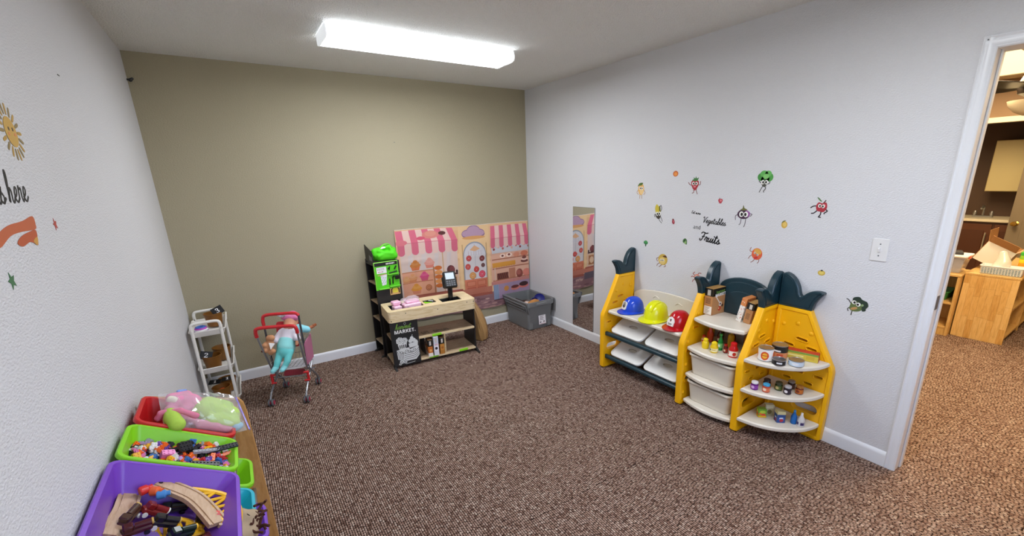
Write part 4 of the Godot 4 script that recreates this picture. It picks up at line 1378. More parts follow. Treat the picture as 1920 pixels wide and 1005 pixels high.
func market_tower() -> void:
	var t := thing("market_shelf_tower", "narrow black toy market shelf tower with bright green tool board, against tan wall", "toy shelf", Vector3(1.356, 0, 0.252), 0.05)
	var Wd := 0.232
	var D := 0.228
	part("front_board", span(MB.new(), Vector3(0, 0.012, -0.012), Vector3(Wd, 0.890, 0), 0.002), M.black, t)
	part("back_board", span(MB.new(), Vector3(0, 0.012, -D), Vector3(Wd, 0.900, -D + 0.012), 0.002), M.black, t)
	part("side_board", span(MB.new(), Vector3(Wd - 0.012, 0.012, -D + 0.013), Vector3(Wd, 0.885, -0.013), 0.002), M.black, t)
	for y in [0.13, 0.36, 0.52, 0.70, 0.872]:
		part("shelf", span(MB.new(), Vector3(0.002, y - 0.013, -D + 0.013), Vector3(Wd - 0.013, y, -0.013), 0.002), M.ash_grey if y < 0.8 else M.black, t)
	for z in [-0.02, -D + 0.01]:
		part("foot", MB.new().prism(p2([-0.045, 0.0, 0.06, 0.0, 0.06, 0.02, 0.0, 0.03, -0.045, 0.006]), -0.008, 0.008, 0.002, xf(Vector3(0.02, 0, z))), M.black, t)
	# chalk sign above the open side
	var sg := part("sign_board", MB.new().prism(p2([-0.215, 0.885, -0.005, 0.885, -0.008, 0.965, -0.030, 0.985, -0.215, 1.030]), 0.0, 0.007, 0.0015, Transform3D(Basis(Vector3(0, 0, 1), Vector3.UP, Vector3(-1, 0, 0)), Vector3(0.010, 0, 0))), M.black, t, "small black chalk sign")
	var sp := MB.new()
	sp.quad(Vector3(0.0022, 0.90, -0.10), Vector3(0.0022, 0.90, -0.02), Vector3(0.0022, 0.935, -0.02), Vector3(0.0022, 0.95, -0.10))
	part("chalk_drawing", sp, hexm("8d8f90", 0.7), sg)
	# green board with printed list and toy tools
	var im := blank(224, 256, Color("55c41d"))
	irect(im, 0, 0, 224, 34, Color("15181a"))
	irect(im, 16, 44, 96, 58, Color("e6e4ea"))
	for r in [[24, 54, 60], [24, 66, 44]]: 
		for k in 6: irect(im, r[0] + k * 12, r[1], 7, 5, Color("5a4a4a"))
	for k in 4: iell(im, 32 + k * 14, 88, 4, 5, [Color("c24a3a"), Color("8a3030"), Color("d98a4a"), Color("40202a")][k])
	ipoly(im, [Vector2(20, 116), Vector2(110, 108), Vector2(108, 118), Vector2(24, 124)], Color("c2907c"))
	ipoly(im, [Vector2(48, 124), Vector2(112, 116), Vector2(96, 214), Vector2(56, 220)], Color("dfe2ea"))
	for k in 12: iell(im, 60 + (k * 17) % 42, 134 + k * 6.5, 4 + k % 3, 3, [Color("2a2a30"), Color("5a7a9a"), Color("8a8a92")][k % 3])
	iline(im, [Vector2(118, 44), Vector2(124, 232)], 4, Color("3a9a14"))
	var bd := part("tool_board", span(MB.new(), Vector3(-0.002, 0.640, 0.0005), Vector3(0.214, 0.892, 0.010), 0.004), hexm("8ee04a", 0.35), t, "bright green tool board")
	var q := MB.new()
	q.quad(Vector3(0.004, 0.645, 0.0106), Vector3(0.208, 0.645, 0.0106), Vector3(0.208, 0.887, 0.0106), Vector3(0.004, 0.887, 0.0106))
	part("printed_list", q, printed(im, 0.4), bd)
	letters(bd, "MARKET", 0.0145, xf(Vector3(0.145, 0.8705, 0.0108)), hexm("f2f2f2", 0.5), "Droid Sans", 900)
	var hk := MB.new()
	for h in [[Vector3(0.120, 0.825, 0), Vector3(0.136, 0.845, 0), Vector3(0.128, 0.815, 0)], [Vector3(0.175, 0.815, 0), Vector3(0.195, 0.845, 0)], [Vector3(0.125, 0.785, 0), Vector3(0.198, 0.795, 0)], [Vector3(0.123, 0.680, 0), Vector3(0.125, 0.735, 0)], [Vector3(0.150, 0.685, 0), Vector3(0.155, 0.745, 0), Vector3(0.166, 0.755, 0)]]:
		var pts := []
		for p in h: pts.append(p + Vector3(0, 0, 0.016))
		part("tool_clip", MB.new().tube(pts, 0.006, 6), M.black_gloss, bd)
	part("ledge", span(MB.new(), Vector3(0.11, 0.770, 0.0105), Vector3(0.212, 0.778, 0.030), 0.002), hexm("6ad02a", 0.35), bd)
	part("ledge", span(MB.new(), Vector3(0.02, 0.648, 0.0105), Vector3(0.112, 0.656, 0.034), 0.002), hexm("6ad02a", 0.35), bd)
	part("ledge", span(MB.new(), Vector3(0.116, 0.660, 0.0105), Vector3(0.212, 0.668, 0.034), 0.002), hexm("6ad02a", 0.35), bd)
	part("reader_box", span(MB.new(), Vector3(0.172, 0.722, 0.0105), Vector3(0.208, 0.758, 0.028), 0.003), M.black_gloss, bd)
	var kr := part("price_tag", span(MB.new(), Vector3(0.118, 0.580, 0.001), Vector3(0.212, 0.650, 0.006), 0.001), hexm("d9ab72", 0.6), t, "tan price tag with yellow toy")
	part("printed_fruit", MB.new().prism(rrect(0.05, 0.042, 0.012, 3, 0.166, 0.618), 0.0062, 0.0085, 0.0006), hexm("efe04a", 0.5), kr)
	for s in [-1, 1]:
		part("tool_clip", MB.new().tube([Vector3(0.166 + s * 0.036, 0.592, 0.009), Vector3(0.166 + s * 0.034, 0.632, 0.009), Vector3(0.166 + s * 0.022, 0.640, 0.009)], 0.004, 6), M.black_gloss, kr)
	# soft green bag crumpled on top
	var bag := thing("fabric_bag", "crumpled lime green fabric bag on top of the black tower", "bag", Vector3(1.475, 0.893, 0.165), 0.1)
	var bones := []
	bones.append([Vector3(-0.07, 0.042, 0.0), Vector3(0.08, 0.042, 0.01), 0.042, 0.042])
	bones.append([Vector3(-0.05, 0.040, 0.04), Vector3(0.07, 0.040, 0.05), 0.040, 0.040])
	bones.append([Vector3(-0.08, 0.085, 0.02), Vector3(0.03, 0.10, 0.0), 0.030, 0.026])
	bones.append([Vector3(0.03, 0.10, 0.0), Vector3(0.095, 0.075, -0.01), 0.026, 0.03])
	bones.append([Vector3(-0.09, 0.06, 0.03), Vector3(-0.03, 0.10, 0.04), 0.020, 0.014])
	bones.append([Vector3(-0.02, 0.105, 0.03), Vector3(0.055, 0.12, 0.02), 0.012, 0.012])
	bones.append([Vector3(0.055, 0.12, 0.02), Vector3(0.065, 0.07, 0.07), 0.012, 0.012])
	bones.append([Vector3(-0.06, 0.09, 0.055), Vector3(0.05, 0.06, 0.085), 0.010, 0.010])
	bones.append([Vector3(-0.07, 0.05, 0.075), Vector3(0.08, 0.085, 0.06), 0.010, 0.010])
	part("cloth", blob(bones, 0.006, 0.016), hexm("4fd010", 0.7), bag)
	part("strap", MB.new().tube(spline([Vector3(-0.05, 0.10, 0.05), Vector3(-0.01, 0.135, 0.03), Vector3(0.05, 0.14, 0.02), Vector3(0.075, 0.10, 0.04), Vector3(0.06, 0.07, 0.08)], 4), 0.008, 6, 0.4), hexm("5fe01a", 0.6), bag)
	part("tag", MB.new().box(Vector3(-0.01, 0.122, 0.0), Vector3(0.05, 0.006, 0.03), 0.002, xf(Vector3.ZERO, 0.3, 0.2, 0.1)), M.white, bag)

func counter_goods() -> void:
	# card reader on a post
	var base := Transform3D(Basis.from_euler(Vector3(0, -0.0765, 0)), Vector3(1.343, 0, 0.584))
	var t := thing("card_reader", "black toy card reader on a short post with pale screen", "card reader", base * Vector3(0.592, 0.4725, -0.118), -0.0765 - 0.12)
	t.scale = Vector3.ONE * 1.22
	part("foot", MB.new().box(Vector3(0, 0.008, 0), Vector3(0.075, 0.016, 0.070), 0.004), M.black_gloss, t)
	part("post", MB.new().box(Vector3(0, 0.075, -0.008), Vector3(0.034, 0.13, 0.026), 0.005), M.black_gloss, t)
	var hx := xf(Vector3(0.004, 0.185, -0.004), -0.55)
	var hd := MB.new()
	hd.box(Vector3(0, 0, 0), Vector3(0.094, 0.128, 0.032), 0.008, hx)
	hd.box(Vector3(-0.012, -0.01, -0.026), Vector3(0.085, 0.09, 0.03), 0.008, hx)
	var head := part("head", hd, M.black, t)
	part("screen", MB.new().box(Vector3(0, 0.024, 0.0165), Vector3(0.064, 0.050, 0.002), 0.0008, hx), hexm("c9d6e2", 0.25), head, "pale blue screen")
	for r in 3:
		for c in 4:
			part("key", MB.new().box(Vector3(-0.026 + c * 0.0175, -0.018 - r * 0.015, 0.0165), Vector3(0.013, 0.009, 0.003), 0.001, hx), hexm("6a6e74", 0.4), head)
	part("printed_disc", MB.new().box(Vector3(-0.055, 0.001, 0.012), Vector3(0.04, 0.002, 0.045), 0.0008), M.lime, t, "lime green marking beside the foot")
	# scanner
	var s := thing("hand_scanner", "green and black toy hand scanner in the small counter tray", "scanner", base * Vector3(0.398, 0.4725, -0.155), 0.2)
	part("body", MB.new().box(Vector3(-0.02, 0.022, 0), Vector3(0.026, 0.044, 0.09), 0.008, xf(Vector3.ZERO, 0, 0.5)), M.lime, s)
	part("grip", MB.new().box(Vector3(0.022, 0.024, 0.0), Vector3(0.032, 0.046, 0.08), 0.009, xf(Vector3.ZERO, 0, 0.4)), M.black_gloss, s)
	part("lens", MB.new().box(Vector3(0.016, 0.048, 0.006), Vector3(0.012, 0.008, 0.05), 0.002, xf(Vector3.ZERO, 0, 0.4)), hexm("c5c9cc", 0.3), s)
	# pink packs in the long tray
	var pim := blank(96, 64, Color("efc3d6"))
	for k in 16: iell(pim, (k * 23) % 96, 14 + (k * 31) % 50, 5, 3, [Color("c98aa6"), Color("8a6a7a"), Color("f6e6ee"), Color("b06a86")][k % 4])
	var pm := printed(pim, 0.4)
	var cup := thing("toy_carton", "pink and white printed toy food carton standing alone in the long tray", "toy food", base * Vector3(0.102, 0.4725, -0.150), 0.1, "pink toy cartons in the counter tray")
	part("box", MB.new().box(Vector3(0, 0.030, 0.02), Vector3(0.068, 0.060, 0.070), 0.006), pm, cup)
	part("lid", MB.new().box(Vector3(0.006, 0.078, -0.012), Vector3(0.070, 0.034, 0.066), 0.007), hexm("efb6d2", 0.35), cup)
	var pack := thing("toy_carton", "wide pink and white toy food pack wrapped in clear film", "toy food", base * Vector3(0.232, 0.4725, -0.148), 0.05, "pink toy cartons in the counter tray")
	part("box", MB.new().box(Vector3(0, 0.034, 0.012), Vector3(0.155, 0.068, 0.09), 0.008), pm, pack)
	part("lid", MB.new().box(Vector3(0.012, 0.076, -0.006), Vector3(0.12, 0.020, 0.075), 0.006), hexm("efb9d4", 0.35), pack)
	part("film", blob([[Vector3(-0.06, 0.085, -0.02), Vector3(0.065, 0.09, -0.01), 0.026, 0.02], [Vector3(0.0, 0.10, -0.03), Vector3(0.05, 0.112, -0.02), 0.02, 0.010], [Vector3(-0.03, 0.095, 0.015), Vector3(0.06, 0.085, 0.02), 0.012, 0.016]], 0.006, 0.014), glass(Color(0.95, 0.93, 0.96), 0.22, 0.12), pack, "clear crinkled film")
	# three tall cartons on the lower shelf
	var mk := func(top: String, mid: String, low: String, dot: String) -> Image:
		var im := blank(40, 120, Color(mid))
		irect(im, 0, 0, 40, 46, Color(top)); irect(im, 0, 92, 40, 28, Color(low)); irect(im, 12, 8, 16, 30, Color("cfc9c0")); iell(im, 20, 74, 11, 9, Color(dot))
		return im
	var kraft := Color("6a4a2a")
	var a: Image = mk.call("15130f", "c9702c", "efe6dc", "e8b06a")
	var b: Image = mk.call("cfd2e0", "eceaf0", "e2e0ea", "2a2434")
	irect(b, 6, 44, 28, 12, Color("d9b8c4"))
	var c: Image = mk.call("15130f", "c98a3a", "b87a30", "a8622a")
	var g := "tall play food cartons on the lower counter shelf"
	carton("food_carton", "tall black and orange play food carton, first of three on lower counter shelf", "box", base * Vector3(0.334, 0.0478, -0.055), -0.0765 - 0.1, Vector3(0.040, 0.160, 0.11), a, a, kraft, g)
	carton("food_carton", "tall white play food carton with dark round picture, middle of three", "box", base * Vector3(0.386, 0.0478, -0.060), -0.0765 - 0.05, Vector3(0.044, 0.178, 0.11), b, b, Color("dcdae2"), g)
	carton("food_carton", "tall black and amber play food carton beside the wooden divider", "box", base * Vector3(0.440, 0.0478, -0.068), -0.0765 + 0.02, Vector3(0.040, 0.158, 0.11), c, c, kraft, g)
	# gold-brown paper bag against the end
	var bag := thing("paper_bag", "shiny tan paper bag slumped against the end of the counter", "bag", Vector3(2.290, 0, 0.340), -0.35)
	var rings := []
	var prof := [[0.0, 0.060, 0.085, 0.02], [0.02, 0.070, 0.10, 0.02], [0.10, 0.072, 0.115, 0.022], [0.20, 0.062, 0.105, 0.012], [0.30, 0.046, 0.085, -0.012], [0.38, 0.026, 0.068, -0.040], [0.425, 0.008, 0.058, -0.052]]
	for pi in prof.size():
		var p: Array = prof[pi]
		var rg := PackedVector3Array()
		for j in 28:
			var an := TAU * j / 28
			var w := 1.0 + 0.07 * sin(an * 5.0 + pi * 1.7) + 0.05 * sin(an * 9.0 - pi * 2.3)
			rg.append(Vector3(p[3] + cos(an) * p[1] * w, p[0], sin(an) * p[2] * w))
		rings.append(rg)
	part("bag", MB.new().loft(rings), hexm("b08a58", 0.32), bag)
	part("edge", MB.new().tube(spline([Vector3(-0.058, 0.426, 0.03), Vector3(-0.052, 0.30, 0.085), Vector3(-0.054, 0.18, 0.108), Vector3(-0.05, 0.04, 0.10)], 4), 0.004, 6), hexm("e6ddd0", 0.5), bag, "pale folded edge")

# ---------------------------------------------------------------- printed bakery cloth and mirror
func cake(im: Image, x: float, y: float, s: float, top: Color, cup: Color) -> void:
	ipoly(im, [Vector2(x - s, y), Vector2(x + s, y), Vector2(x + s * 0.7, y + s), Vector2(x - s * 0.7, y + s)], cup)
	iell(im, x, y, s * 1.1, s * 0.45, top)
	iell(im, x, y - s * 0.4, s * 0.8, s * 0.4, top.lightened(0.12))
	iell(im, x, y - s * 0.75, s * 0.45, s * 0.32, top)

func donut(im: Image, x: float, y: float, s: float, col: Color, bg: Color) -> void:
	iell(im, x, y, s, s, col.darkened(0.15))
	iell(im, x - s * 0.06, y - s * 0.08, s * 0.86, s * 0.84, col)
	iell(im, x, y, s * 0.14, s * 0.14, bg)
	for k in 7: iell(im, x + cos(k * 0.9) * s * 0.58, y + sin(k * 0.9) * s * 0.58, s * 0.10, s * 0.07, col.lightened(0.4))

func awning(im: Image, x0: float, x1: float, y0: float, y1: float, y2: float, n: int, slant: float) -> void:
	var a := Color("dd7492")
	var b := Color("ecd6cf")
	var w := (x1 - x0) / n
	for i in n:
		var c := a if i % 2 == 0 else b
		var t0 := x0 + i * w * 0.93 + 8
		ipoly(im, [Vector2(t0, y0), Vector2(t0 + w * 0.93, y0), Vector2(x0 + (i + 1) * w + slant, y1), Vector2(x0 + i * w + slant, y1)], c)
		irect(im, x0 + i * w + slant, y1, w, y2 - y1, c.darkened(0.05))
		iell(im, x0 + (i + 0.5) * w + slant, y2, w * 0.5, 20, c.darkened(0.05))
	iline(im, [Vector2(x0 + slant, y1), Vector2(x1 + slant, y1)], 3, Color("c4607e"))

func bakery_print() -> Image:
	var im := blank(1024, 620, Color("e3c79a"))
	# warm wall with painted washes
	for k in 60: iell(im, rng.randf() * 1024, rng.randf() * 480, rng.randf_range(30, 90), rng.randf_range(14, 40), Color("e3c79a").lerp([Color("ecd6ae"), Color("d9b78c"), Color("e6cfa4")][k % 3], 0.6))
	# left shop window
	irect(im, 20, 150, 405, 330, Color("d7cdc8"))
	for k in 9: ipoly(im, [Vector2(30 + k * 46, 150), Vector2(62 + k * 46, 150), Vector2(20 + k * 44, 480), Vector2(0 + k * 44, 480)], Color("d7cdc8").lerp(Color("c9d2da"), 0.5 if k % 2 else 0.0))
	irect(im, 20, 285, 230, 170, Color("dba78a")); irect(im, 20, 352, 210, 7, Color("b87a5c")); irect(im, 20, 280, 220, 7, Color("c08a68"))
	irect(im, 236, 262, 10, 190, Color("a87a58")); irect(im, 310, 150, 8, 330, Color("c9b088"))
	for c in [[115, 242, 34, "c7823c", "d07a4a"], [215, 236, 34, "dca49a", "d98a7c"], [172, 322, 30, "cf4f86", "c4577a"], [90, 326, 30, "d9a070", "cc8a5c"], [110, 402, 34, "d99a3a", "d28a6a"], [46, 332, 24, "dcab74", "d0986a"]]: cake(im, c[0], c[1], c[2], Color(c[3]), Color(c[4]))
	for k in 5: iell(im, 274, 276 + k * 31, 28, 15, [Color("c7702e"), Color("d99a58")][k % 2])
	donut(im, 195, 404, 22, Color("b8744a"), Color("dba78a"))
	irect(im, 330, 338, 92, 104, Color("d9c0a0")); irect(im, 342, 352, 66, 80, Color("a8744c")); iell(im, 376, 392, 22, 30, Color("e0c8a8"))
	iell(im, 368, 298, 30, 32, Color("5a2a2c")); iell(im, 376, 294, 18, 24, Color("7a3f42")); irect(im, 330, 322, 90, 12, Color("4a2420")); iell(im, 412, 312, 8, 12, Color("3a2020"))
	awning(im, -6, 418, 8, 92, 152, 9, 14)
	iell(im, 35, 86, 40, 18, Color("dd8090")); iell(im, 240, 46, 60, 26, Color("dc8f8a")); iell(im, 240, 40, 40, 18, Color("e0a090")); iell(im, 322, 40, 26, 13, Color("5a2f2c")); iell(im, 170, 66, 30, 12, Color("d8607e"))
	# middle door under an iced sign
	irect(im, 440, 0, 240, 500, Color("e8d0a0"))
	irect(im, 462, 130, 8, 360, Color("c4a878")); irect(im, 652, 130, 8, 360, Color("c4a878"))
	iell(im, 560, 210, 92, 96, Color("8f9fae")); irect(im, 468, 210, 184, 190, Color("8f9fae"))
	iell(im, 560, 212, 85, 88, Color("cdd9e4")); irect(im, 475, 212, 170, 186, Color("d3dbe2"))
	irect(im, 557, 130, 5, 270, Color("b9c4cf")); ipoly(im, [Vector2(520, 172), Vector2(560, 140), Vector2(604, 168), Vector2(560, 182)], Color("d9b48a"))
	for d in [[510, 230, 21, "c04a4a"], [616, 240, 21, "7a2e30"], [500, 290, 21, "c8504a"], [622, 290, 15, "5a2a2a"], [566, 314, 22, "c9453f"], [534, 358, 26, "d9a25c"], [610, 354, 27, "d8506a"]]: donut(im, d[0], d[1], d[2], Color(d[3]), Color("d3dbe2"))
	for k in 6: iline(im, [Vector2(510 + k * 20, 180), Vector2(510 + k * 20, 212)], 1.5, Color("b08a8a"))
	irect(im, 468, 384, 184, 116, Color("cf7f62"))
	for x in [484, 568]: 
		irect(im, x, 398, 70, 38, Color("b9694e")); irect(im, x + 5, 403, 60, 28, Color("d58c70")); irect(im, x, 444, 70, 48, Color("ad5c46")); irect(im, x + 5, 449, 60, 38, Color("c4715a"))
	for b in [[510, 58, 44, 26], [560, 42, 56, 38], [606, 58, 42, 26], [560, 66, 90, 22]]: iell(im, b[0], b[1], b[2], b[3] + 4, Color("8f7598"))
	for b in [[510, 56, 40, 22], [560, 40, 52, 34], [606, 56, 38, 22], [560, 62, 82, 18]]: iell(im, b[0], b[1], b[2], b[3], Color("b9a2c0"))
	iell(im, 560, 86, 90, 12, Color("d8a86a"))
	# right shop with shelves of cakes
	irect(im, 690, 140, 334, 320, Color("ddb7a0"))
	irect(im, 700, 160, 324, 60, Color("c3d0da"))
	for k in 9: iell(im, 720 + k * 38, 190 - (k % 2) * 14, 9, 9, [Color("8a3a3a"), Color("d9b0a0"), Color("b8605a")][k % 3])
	for r in [[262, 0], [330, 1], [420, 2]]: irect(im, 700, r[0], 324, 8, Color("a87058"))
	for d in [[790, 244, 24, 16, "efe0d4"], [846, 242, 26, 16, "efe0d4"], [912, 246, 30, 18, "d99a7e"], [984, 244, 34, 20, "cf7f62"], [790, 244, 10, 7, "5a2a28"], [846, 240, 11, 8, "7a3a34"]]: iell(im, d[0], d[1], d[2], d[3], Color(d[4]))
	irect(im, 700, 290, 200, 26, Color("d8a03e")); for k in 9: iell(im, 712 + k * 22, 316, 13, 10, Color("d8a03e"))
	irect(im, 716, 330, 8, 92, Color("d6c8b8")); irect(im, 736, 372, 100, 48, Color("5a2f28"))
	for k in 6: iline(im, [Vector2(740 + k * 17, 374), Vector2(752 + k * 17, 418)], 4, Color("8a4a34"))
	irect(im, 842, 346, 56, 76, Color("b98268")); iell(im, 936, 396, 30, 34, Color("8a4a40")); iell(im, 930, 388, 18, 20, Color("a8645a")); iell(im, 1000, 396, 34, 30, Color("d98a7a"))
	iell(im, 984, 304, 34, 12, Color("6a3a34")); iell(im, 984, 290, 26, 11, Color("e8d0c4")); iell(im, 984, 278, 20, 10, Color("6a3a34")); iell(im, 984, 268, 12, 8, Color("8a4a42"))
	awning(im, 690, 1024, 18, 110, 160, 9, 4)
	# counter fronts and pavement
	irect(im, 0, 500, 1024, 120, Color("8f7078")); irect(im, 0, 455, 690, 40, Color("bd7c68")); irect(im, 0, 446, 450, 14, Color("a45e4e")); irect(im, 0, 492, 460, 58, Color("66606e"))
	irect(im, 468, 496, 220, 20, Color("a05c4c"))
	irect(im, 686, 430, 338, 24, Color("c48a84")); irect(im, 700, 454, 324, 112, Color("a394b4")); irect(im, 700, 454, 44, 112, Color("8fa8c6"))
	for k in 3: irect(im, 706 + k * 13, 456, 4, 108, Color("6f8cb4"))
	iell(im, 812, 496, 22, 20, Color("d0964e")); iell(im, 894, 508, 40, 16, Color("d98a7e")); iell(im, 892, 496, 36, 12, Color("6a3634")); iell(im, 972, 500, 42, 18, Color("d67a72")); iell(im, 972, 486, 40, 18, Color("3a1f22"))
	irect(im, 700, 566, 324, 14, Color("5a3a44"))
	irect(im, 0, 574, 1024, 46, Color("8f7078"))
	for k in 46: iell(im, rng.randf() * 1024, rng.randf_range(588, 620), rng.randf_range(14, 40), rng.randf_range(4, 9), [Color("a98a8c"), Color("7d5f6a"), Color("b89a96"), Color("977a80")][k % 4])
	for k in 24: iell(im, rng.randf_range(470, 690), rng.randf_range(520, 575), rng.randf_range(12, 34), rng.randf_range(4, 9), [Color("a98a8c"), Color("7d5f6a"), Color("c4aaa4"), Color("977a80")][k % 4])
	return im

func tapestry_and_mirror() -> void:
	var t := thing("bakery_tapestry", "printed cloth backdrop of a pink bakery shopfront hung on tan wall", "tapestry", Vector3(1.641, 0.20, 0.0))
	var n := 72
	var k := 44
	var wv := func(u: float, v: float) -> Vector3:
		var x := lerpf(0.0, 1.499, u)
		var y := lerpf(0.927, 0.0, v) - 0.026 * u * (1.0 - v) + 0.004 * sin(u * 9.0) + 0.012 * v * sin(u * 5.0 + 1.0)
		var z := 0.0125 + 0.0035 * sin(u * 17.0 + v * 6.0) * sin(v * 11.0 + 1.0) + 0.004 * v * sin(u * 23.0 + v * 4.0)
		for c in [0.17, 0.335, 0.50, 0.665, 0.83]: z += 0.0055 * maxf(0.0, 1.0 - absf(v - c - 0.006 * sin(u * 12.0)) / 0.012)
		for c in [0.125, 0.375, 0.625, 0.875]: z += 0.0040 * maxf(0.0, 1.0 - absf(u - c) / 0.006)
		return Vector3(x, y, z)
	var m := MB.new()
	m.smooth = 0.5
	for i in n:
		for j in k:
			var u0 := float(i) / n
			var u1 := float(i + 1) / n
			var v0 := float(j) / k
			var v1 := float(j + 1) / k
			var a: Vector3 = wv.call(u0, v1)
			var b: Vector3 = wv.call(u1, v1)
			var c: Vector3 = wv.call(u1, v0)
			var d: Vector3 = wv.call(u0, v0)
			m.tri(a, b, c, Vector2(u0, v1), Vector2(u1, v1), Vector2(u1, v0))
			m.tri(a, c, d, Vector2(u0, v1), Vector2(u1, v0), Vector2(u0, v0))
	var cloth := printed(bakery_print(), 0.62)
	cloth.albedo_color = Color(0.95, 0.89, 0.87)
	part("cloth", m, cloth, t)
	var hem := MB.new()
	var pts := []
	for i in 31: pts.append(wv.call(i / 30.0, 0.0))
	hem.tube(pts, 0.004, 6, 0.6)
	part("hem", hem, hexm("efe4da", 0.7), t, "pale top hem")
	# frameless mirror on the white wall
	var mr := thing("wall_mirror", "tall narrow frameless mirror on white wall beside the grey tote", "mirror", Vector3(W, 0.092, 0.955), -PI / 2)
	part("backing", MB.new().box(Vector3(0, 0.60, 0.002), Vector3(0.312, 1.20, 0.004), 0.0005), hexm("3a3b3d", 0.5), mr)
	var gl := mat(Color(0.90, 0.90, 0.90), 0.02, 1.0)
	part("glass", MB.new().box(Vector3(0, 0.60, 0.0055), Vector3(0.310, 1.198, 0.003), 0.001), gl, mr)

func grey_tote() -> void:
	var g := hexm("707273", 0.5)
	var t := thing("storage_tote", "grey plastic attached-lid tote with its flaps hanging open in the corner", "tote", Vector3(2.955, 0, 0.265), 0.0)
	var m := MB.new()
	var rings := []
	for r in [[0.27, 0.41, 0.0], [0.285, 0.425, 0.008], [0.318, 0.468, 0.235], [0.322, 0.472, 0.262], [0.350, 0.500, 0.264], [0.350, 0.500, 0.305], [0.344, 0.494, 0.312], [0.322, 0.470, 0.312], [0.318, 0.466, 0.30], [0.278, 0.418, 0.012], [0.26, 0.40, 0.008]]:
		rings.append(ring_xz(rrect(r[0], r[1], 0.03, 4), r[2]))
	m.loft(rings)
	part("tub", m, g, t)
	# wall ribs and corner posts of the moulding
	for sx in [-0.13, 0.0, 0.13]:
		var rb := MB.new()
		rb.prism(p2([-0.022, 0.01, 0.022, 0.01, 0.026, 0.262, -0.026, 0.262]), 0.0, 0.022, 0.004, Transform3D(Basis.from_euler(Vector3(-0.098, 0, 0)), Vector3(sx * 0.9, 0.0, 0.206)))
		if sx != 0.0: part("rib", rb, g, t)
	for sz in [-0.17, 0.02, 0.17]:
		part("rib", MB.new().prism(p2([-0.02, 0.02, 0.02, 0.02, 0.024, 0.262, -0.024, 0.262]), 0.0, 0.012, 0.003, Transform3D(Basis.from_euler(Vector3(0, -PI / 2, 0)) * Basis.from_euler(Vector3(-0.066, 0, 0)), Vector3(-0.136, 0.0, sz))), g, t)
	# flap on the left, hanging outward; interlocking fingers along its free edge
	for s in [-1.0, 1.0]:
		var lx := Transform3D(Basis.from_euler(Vector3(0, 0, 0.30 if s < 0 else -0.02)), Vector3(s * 0.181, 0.306, 0.0))
		var lid := MB.new()
		lid.prism(p2([-0.245, 0.0, 0.245, 0.0, 0.24, -0.125, 0.19, -0.135, 0.15, -0.150, 0.09, -0.140, 0.04, -0.160, -0.02, -0.146, -0.08, -0.160, -0.13, -0.142, -0.19, -0.150, -0.24, -0.128]), -0.005, 0.005, 0.002, lx * Transform3D(Basis(Vector3(0, 0, 1), Vector3.UP, Vector3(-1, 0, 0)), Vector3.ZERO))
		var lp := part("lid_flap", lid, g, t, "hanging hinged lid flap")
		for k in 3:
			var rb := MB.new()
			rb.box(Vector3(s * 0.009, -0.026 - k * 0.036, 0.0), Vector3(0.014, 0.007, 0.44 - k * 0.03), 0.002, lx)
			part("rib", rb, g, lp)
		for q in [-0.21, -0.18, -0.15, 0.15, 0.18, 0.21]:
			var rb := MB.new()
			rb.tube([Vector3(s * 0.010, -0.03, q), Vector3(s * 0.010, -0.065, q + 0.014), Vector3(s * 0.010, -0.10, q)], 0.006, 5, 1.0, lx)
			part("rib", rb, g, lp)
		part("hinge_bar", MB.new().tube([Vector3(s * 0.180, 0.309, -0.24), Vector3(s * 0.180, 0.309, 0.24)], 0.008, 8), g, t)
	part("handle", MB.new().box(Vector3(0.0, 0.284, 0.252), Vector3(0.13, 0.030, 0.022), 0.006), g, t)
	var im := blank(64, 96, Color("e9e6ea"))
	for k in 5: irect(im, 8, 34 + k * 7, 40 - (k % 2) * 10, 3, Color("6a666c"))
	irect(im, 6, 10, 50, 3, Color("a8a4aa")); irect(im, 8, 76, 14, 8, Color("3a3538")); irect(im, 40, 74, 14, 8, Color("5a4548")); irect(im, 6, 90, 50, 3, Color("c07a80"))
	var lq := MB.new()
	var lt := Transform3D(Basis.from_euler(Vector3(-0.098, 0, 0)), Vector3(0.022, 0.12, 0.2285))
	lq.quad(lt * Vector3(-0.045, -0.07, 0), lt * Vector3(0.045, -0.07, 0), lt * Vector3(0.045, 0.07, 0), lt * Vector3(-0.045, 0.07, 0))
	part("paper_label", lq, printed(im, 0.6), t, "white paper label")
	# what lies inside
	var gp := "toys inside the grey tote"
	var pl := thing("toy_plate", "dark blue toy plate tilted up in the grey tote", "toy plate", Vector3(3.040, 0.285, 0.355), 0.0, gp)
	pl.rotation = Vector3(1.2, -0.5, 0)
	part("dish", MB.new().lathe([Vector2(0.03, 0), Vector2(0.035, 0.002), Vector2(0.058, 0.014), Vector2(0.060, 0.018), Vector2(0.034, 0.006), Vector2(0, 0.004)], 24), hexm("1c2170", 0.3), pl)
	var bo := thing("toy_bowl", "small dark blue toy bowl behind the tilted plate", "toy bowl", Vector3(2.985, 0.262, 0.345), 0.0, gp)
	bo.rotation = Vector3(0.9, -0.3, 0.2)
	part("dish", MB.new().lathe([Vector2(0.016, 0), Vector2(0.034, 0.016), Vector2(0.040, 0.036), Vector2(0.037, 0.036), Vector2(0.030, 0.016), Vector2(0, 0.006)], 20), hexm("23287a", 0.3), bo)
	var pn := thing("toy_pan", "dark brown toy pan lying in the grey tote", "toy pan", Vector3(2.925, 0.235, 0.300), 0.5, gp)
	part("dish", MB.new().lathe([Vector2(0.07, 0), Vector2(0.085, 0.03), Vector2(0.082, 0.031), Vector2(0.068, 0.006), Vector2(0, 0.005)], 24), hexm("3a2420", 0.4), pn)
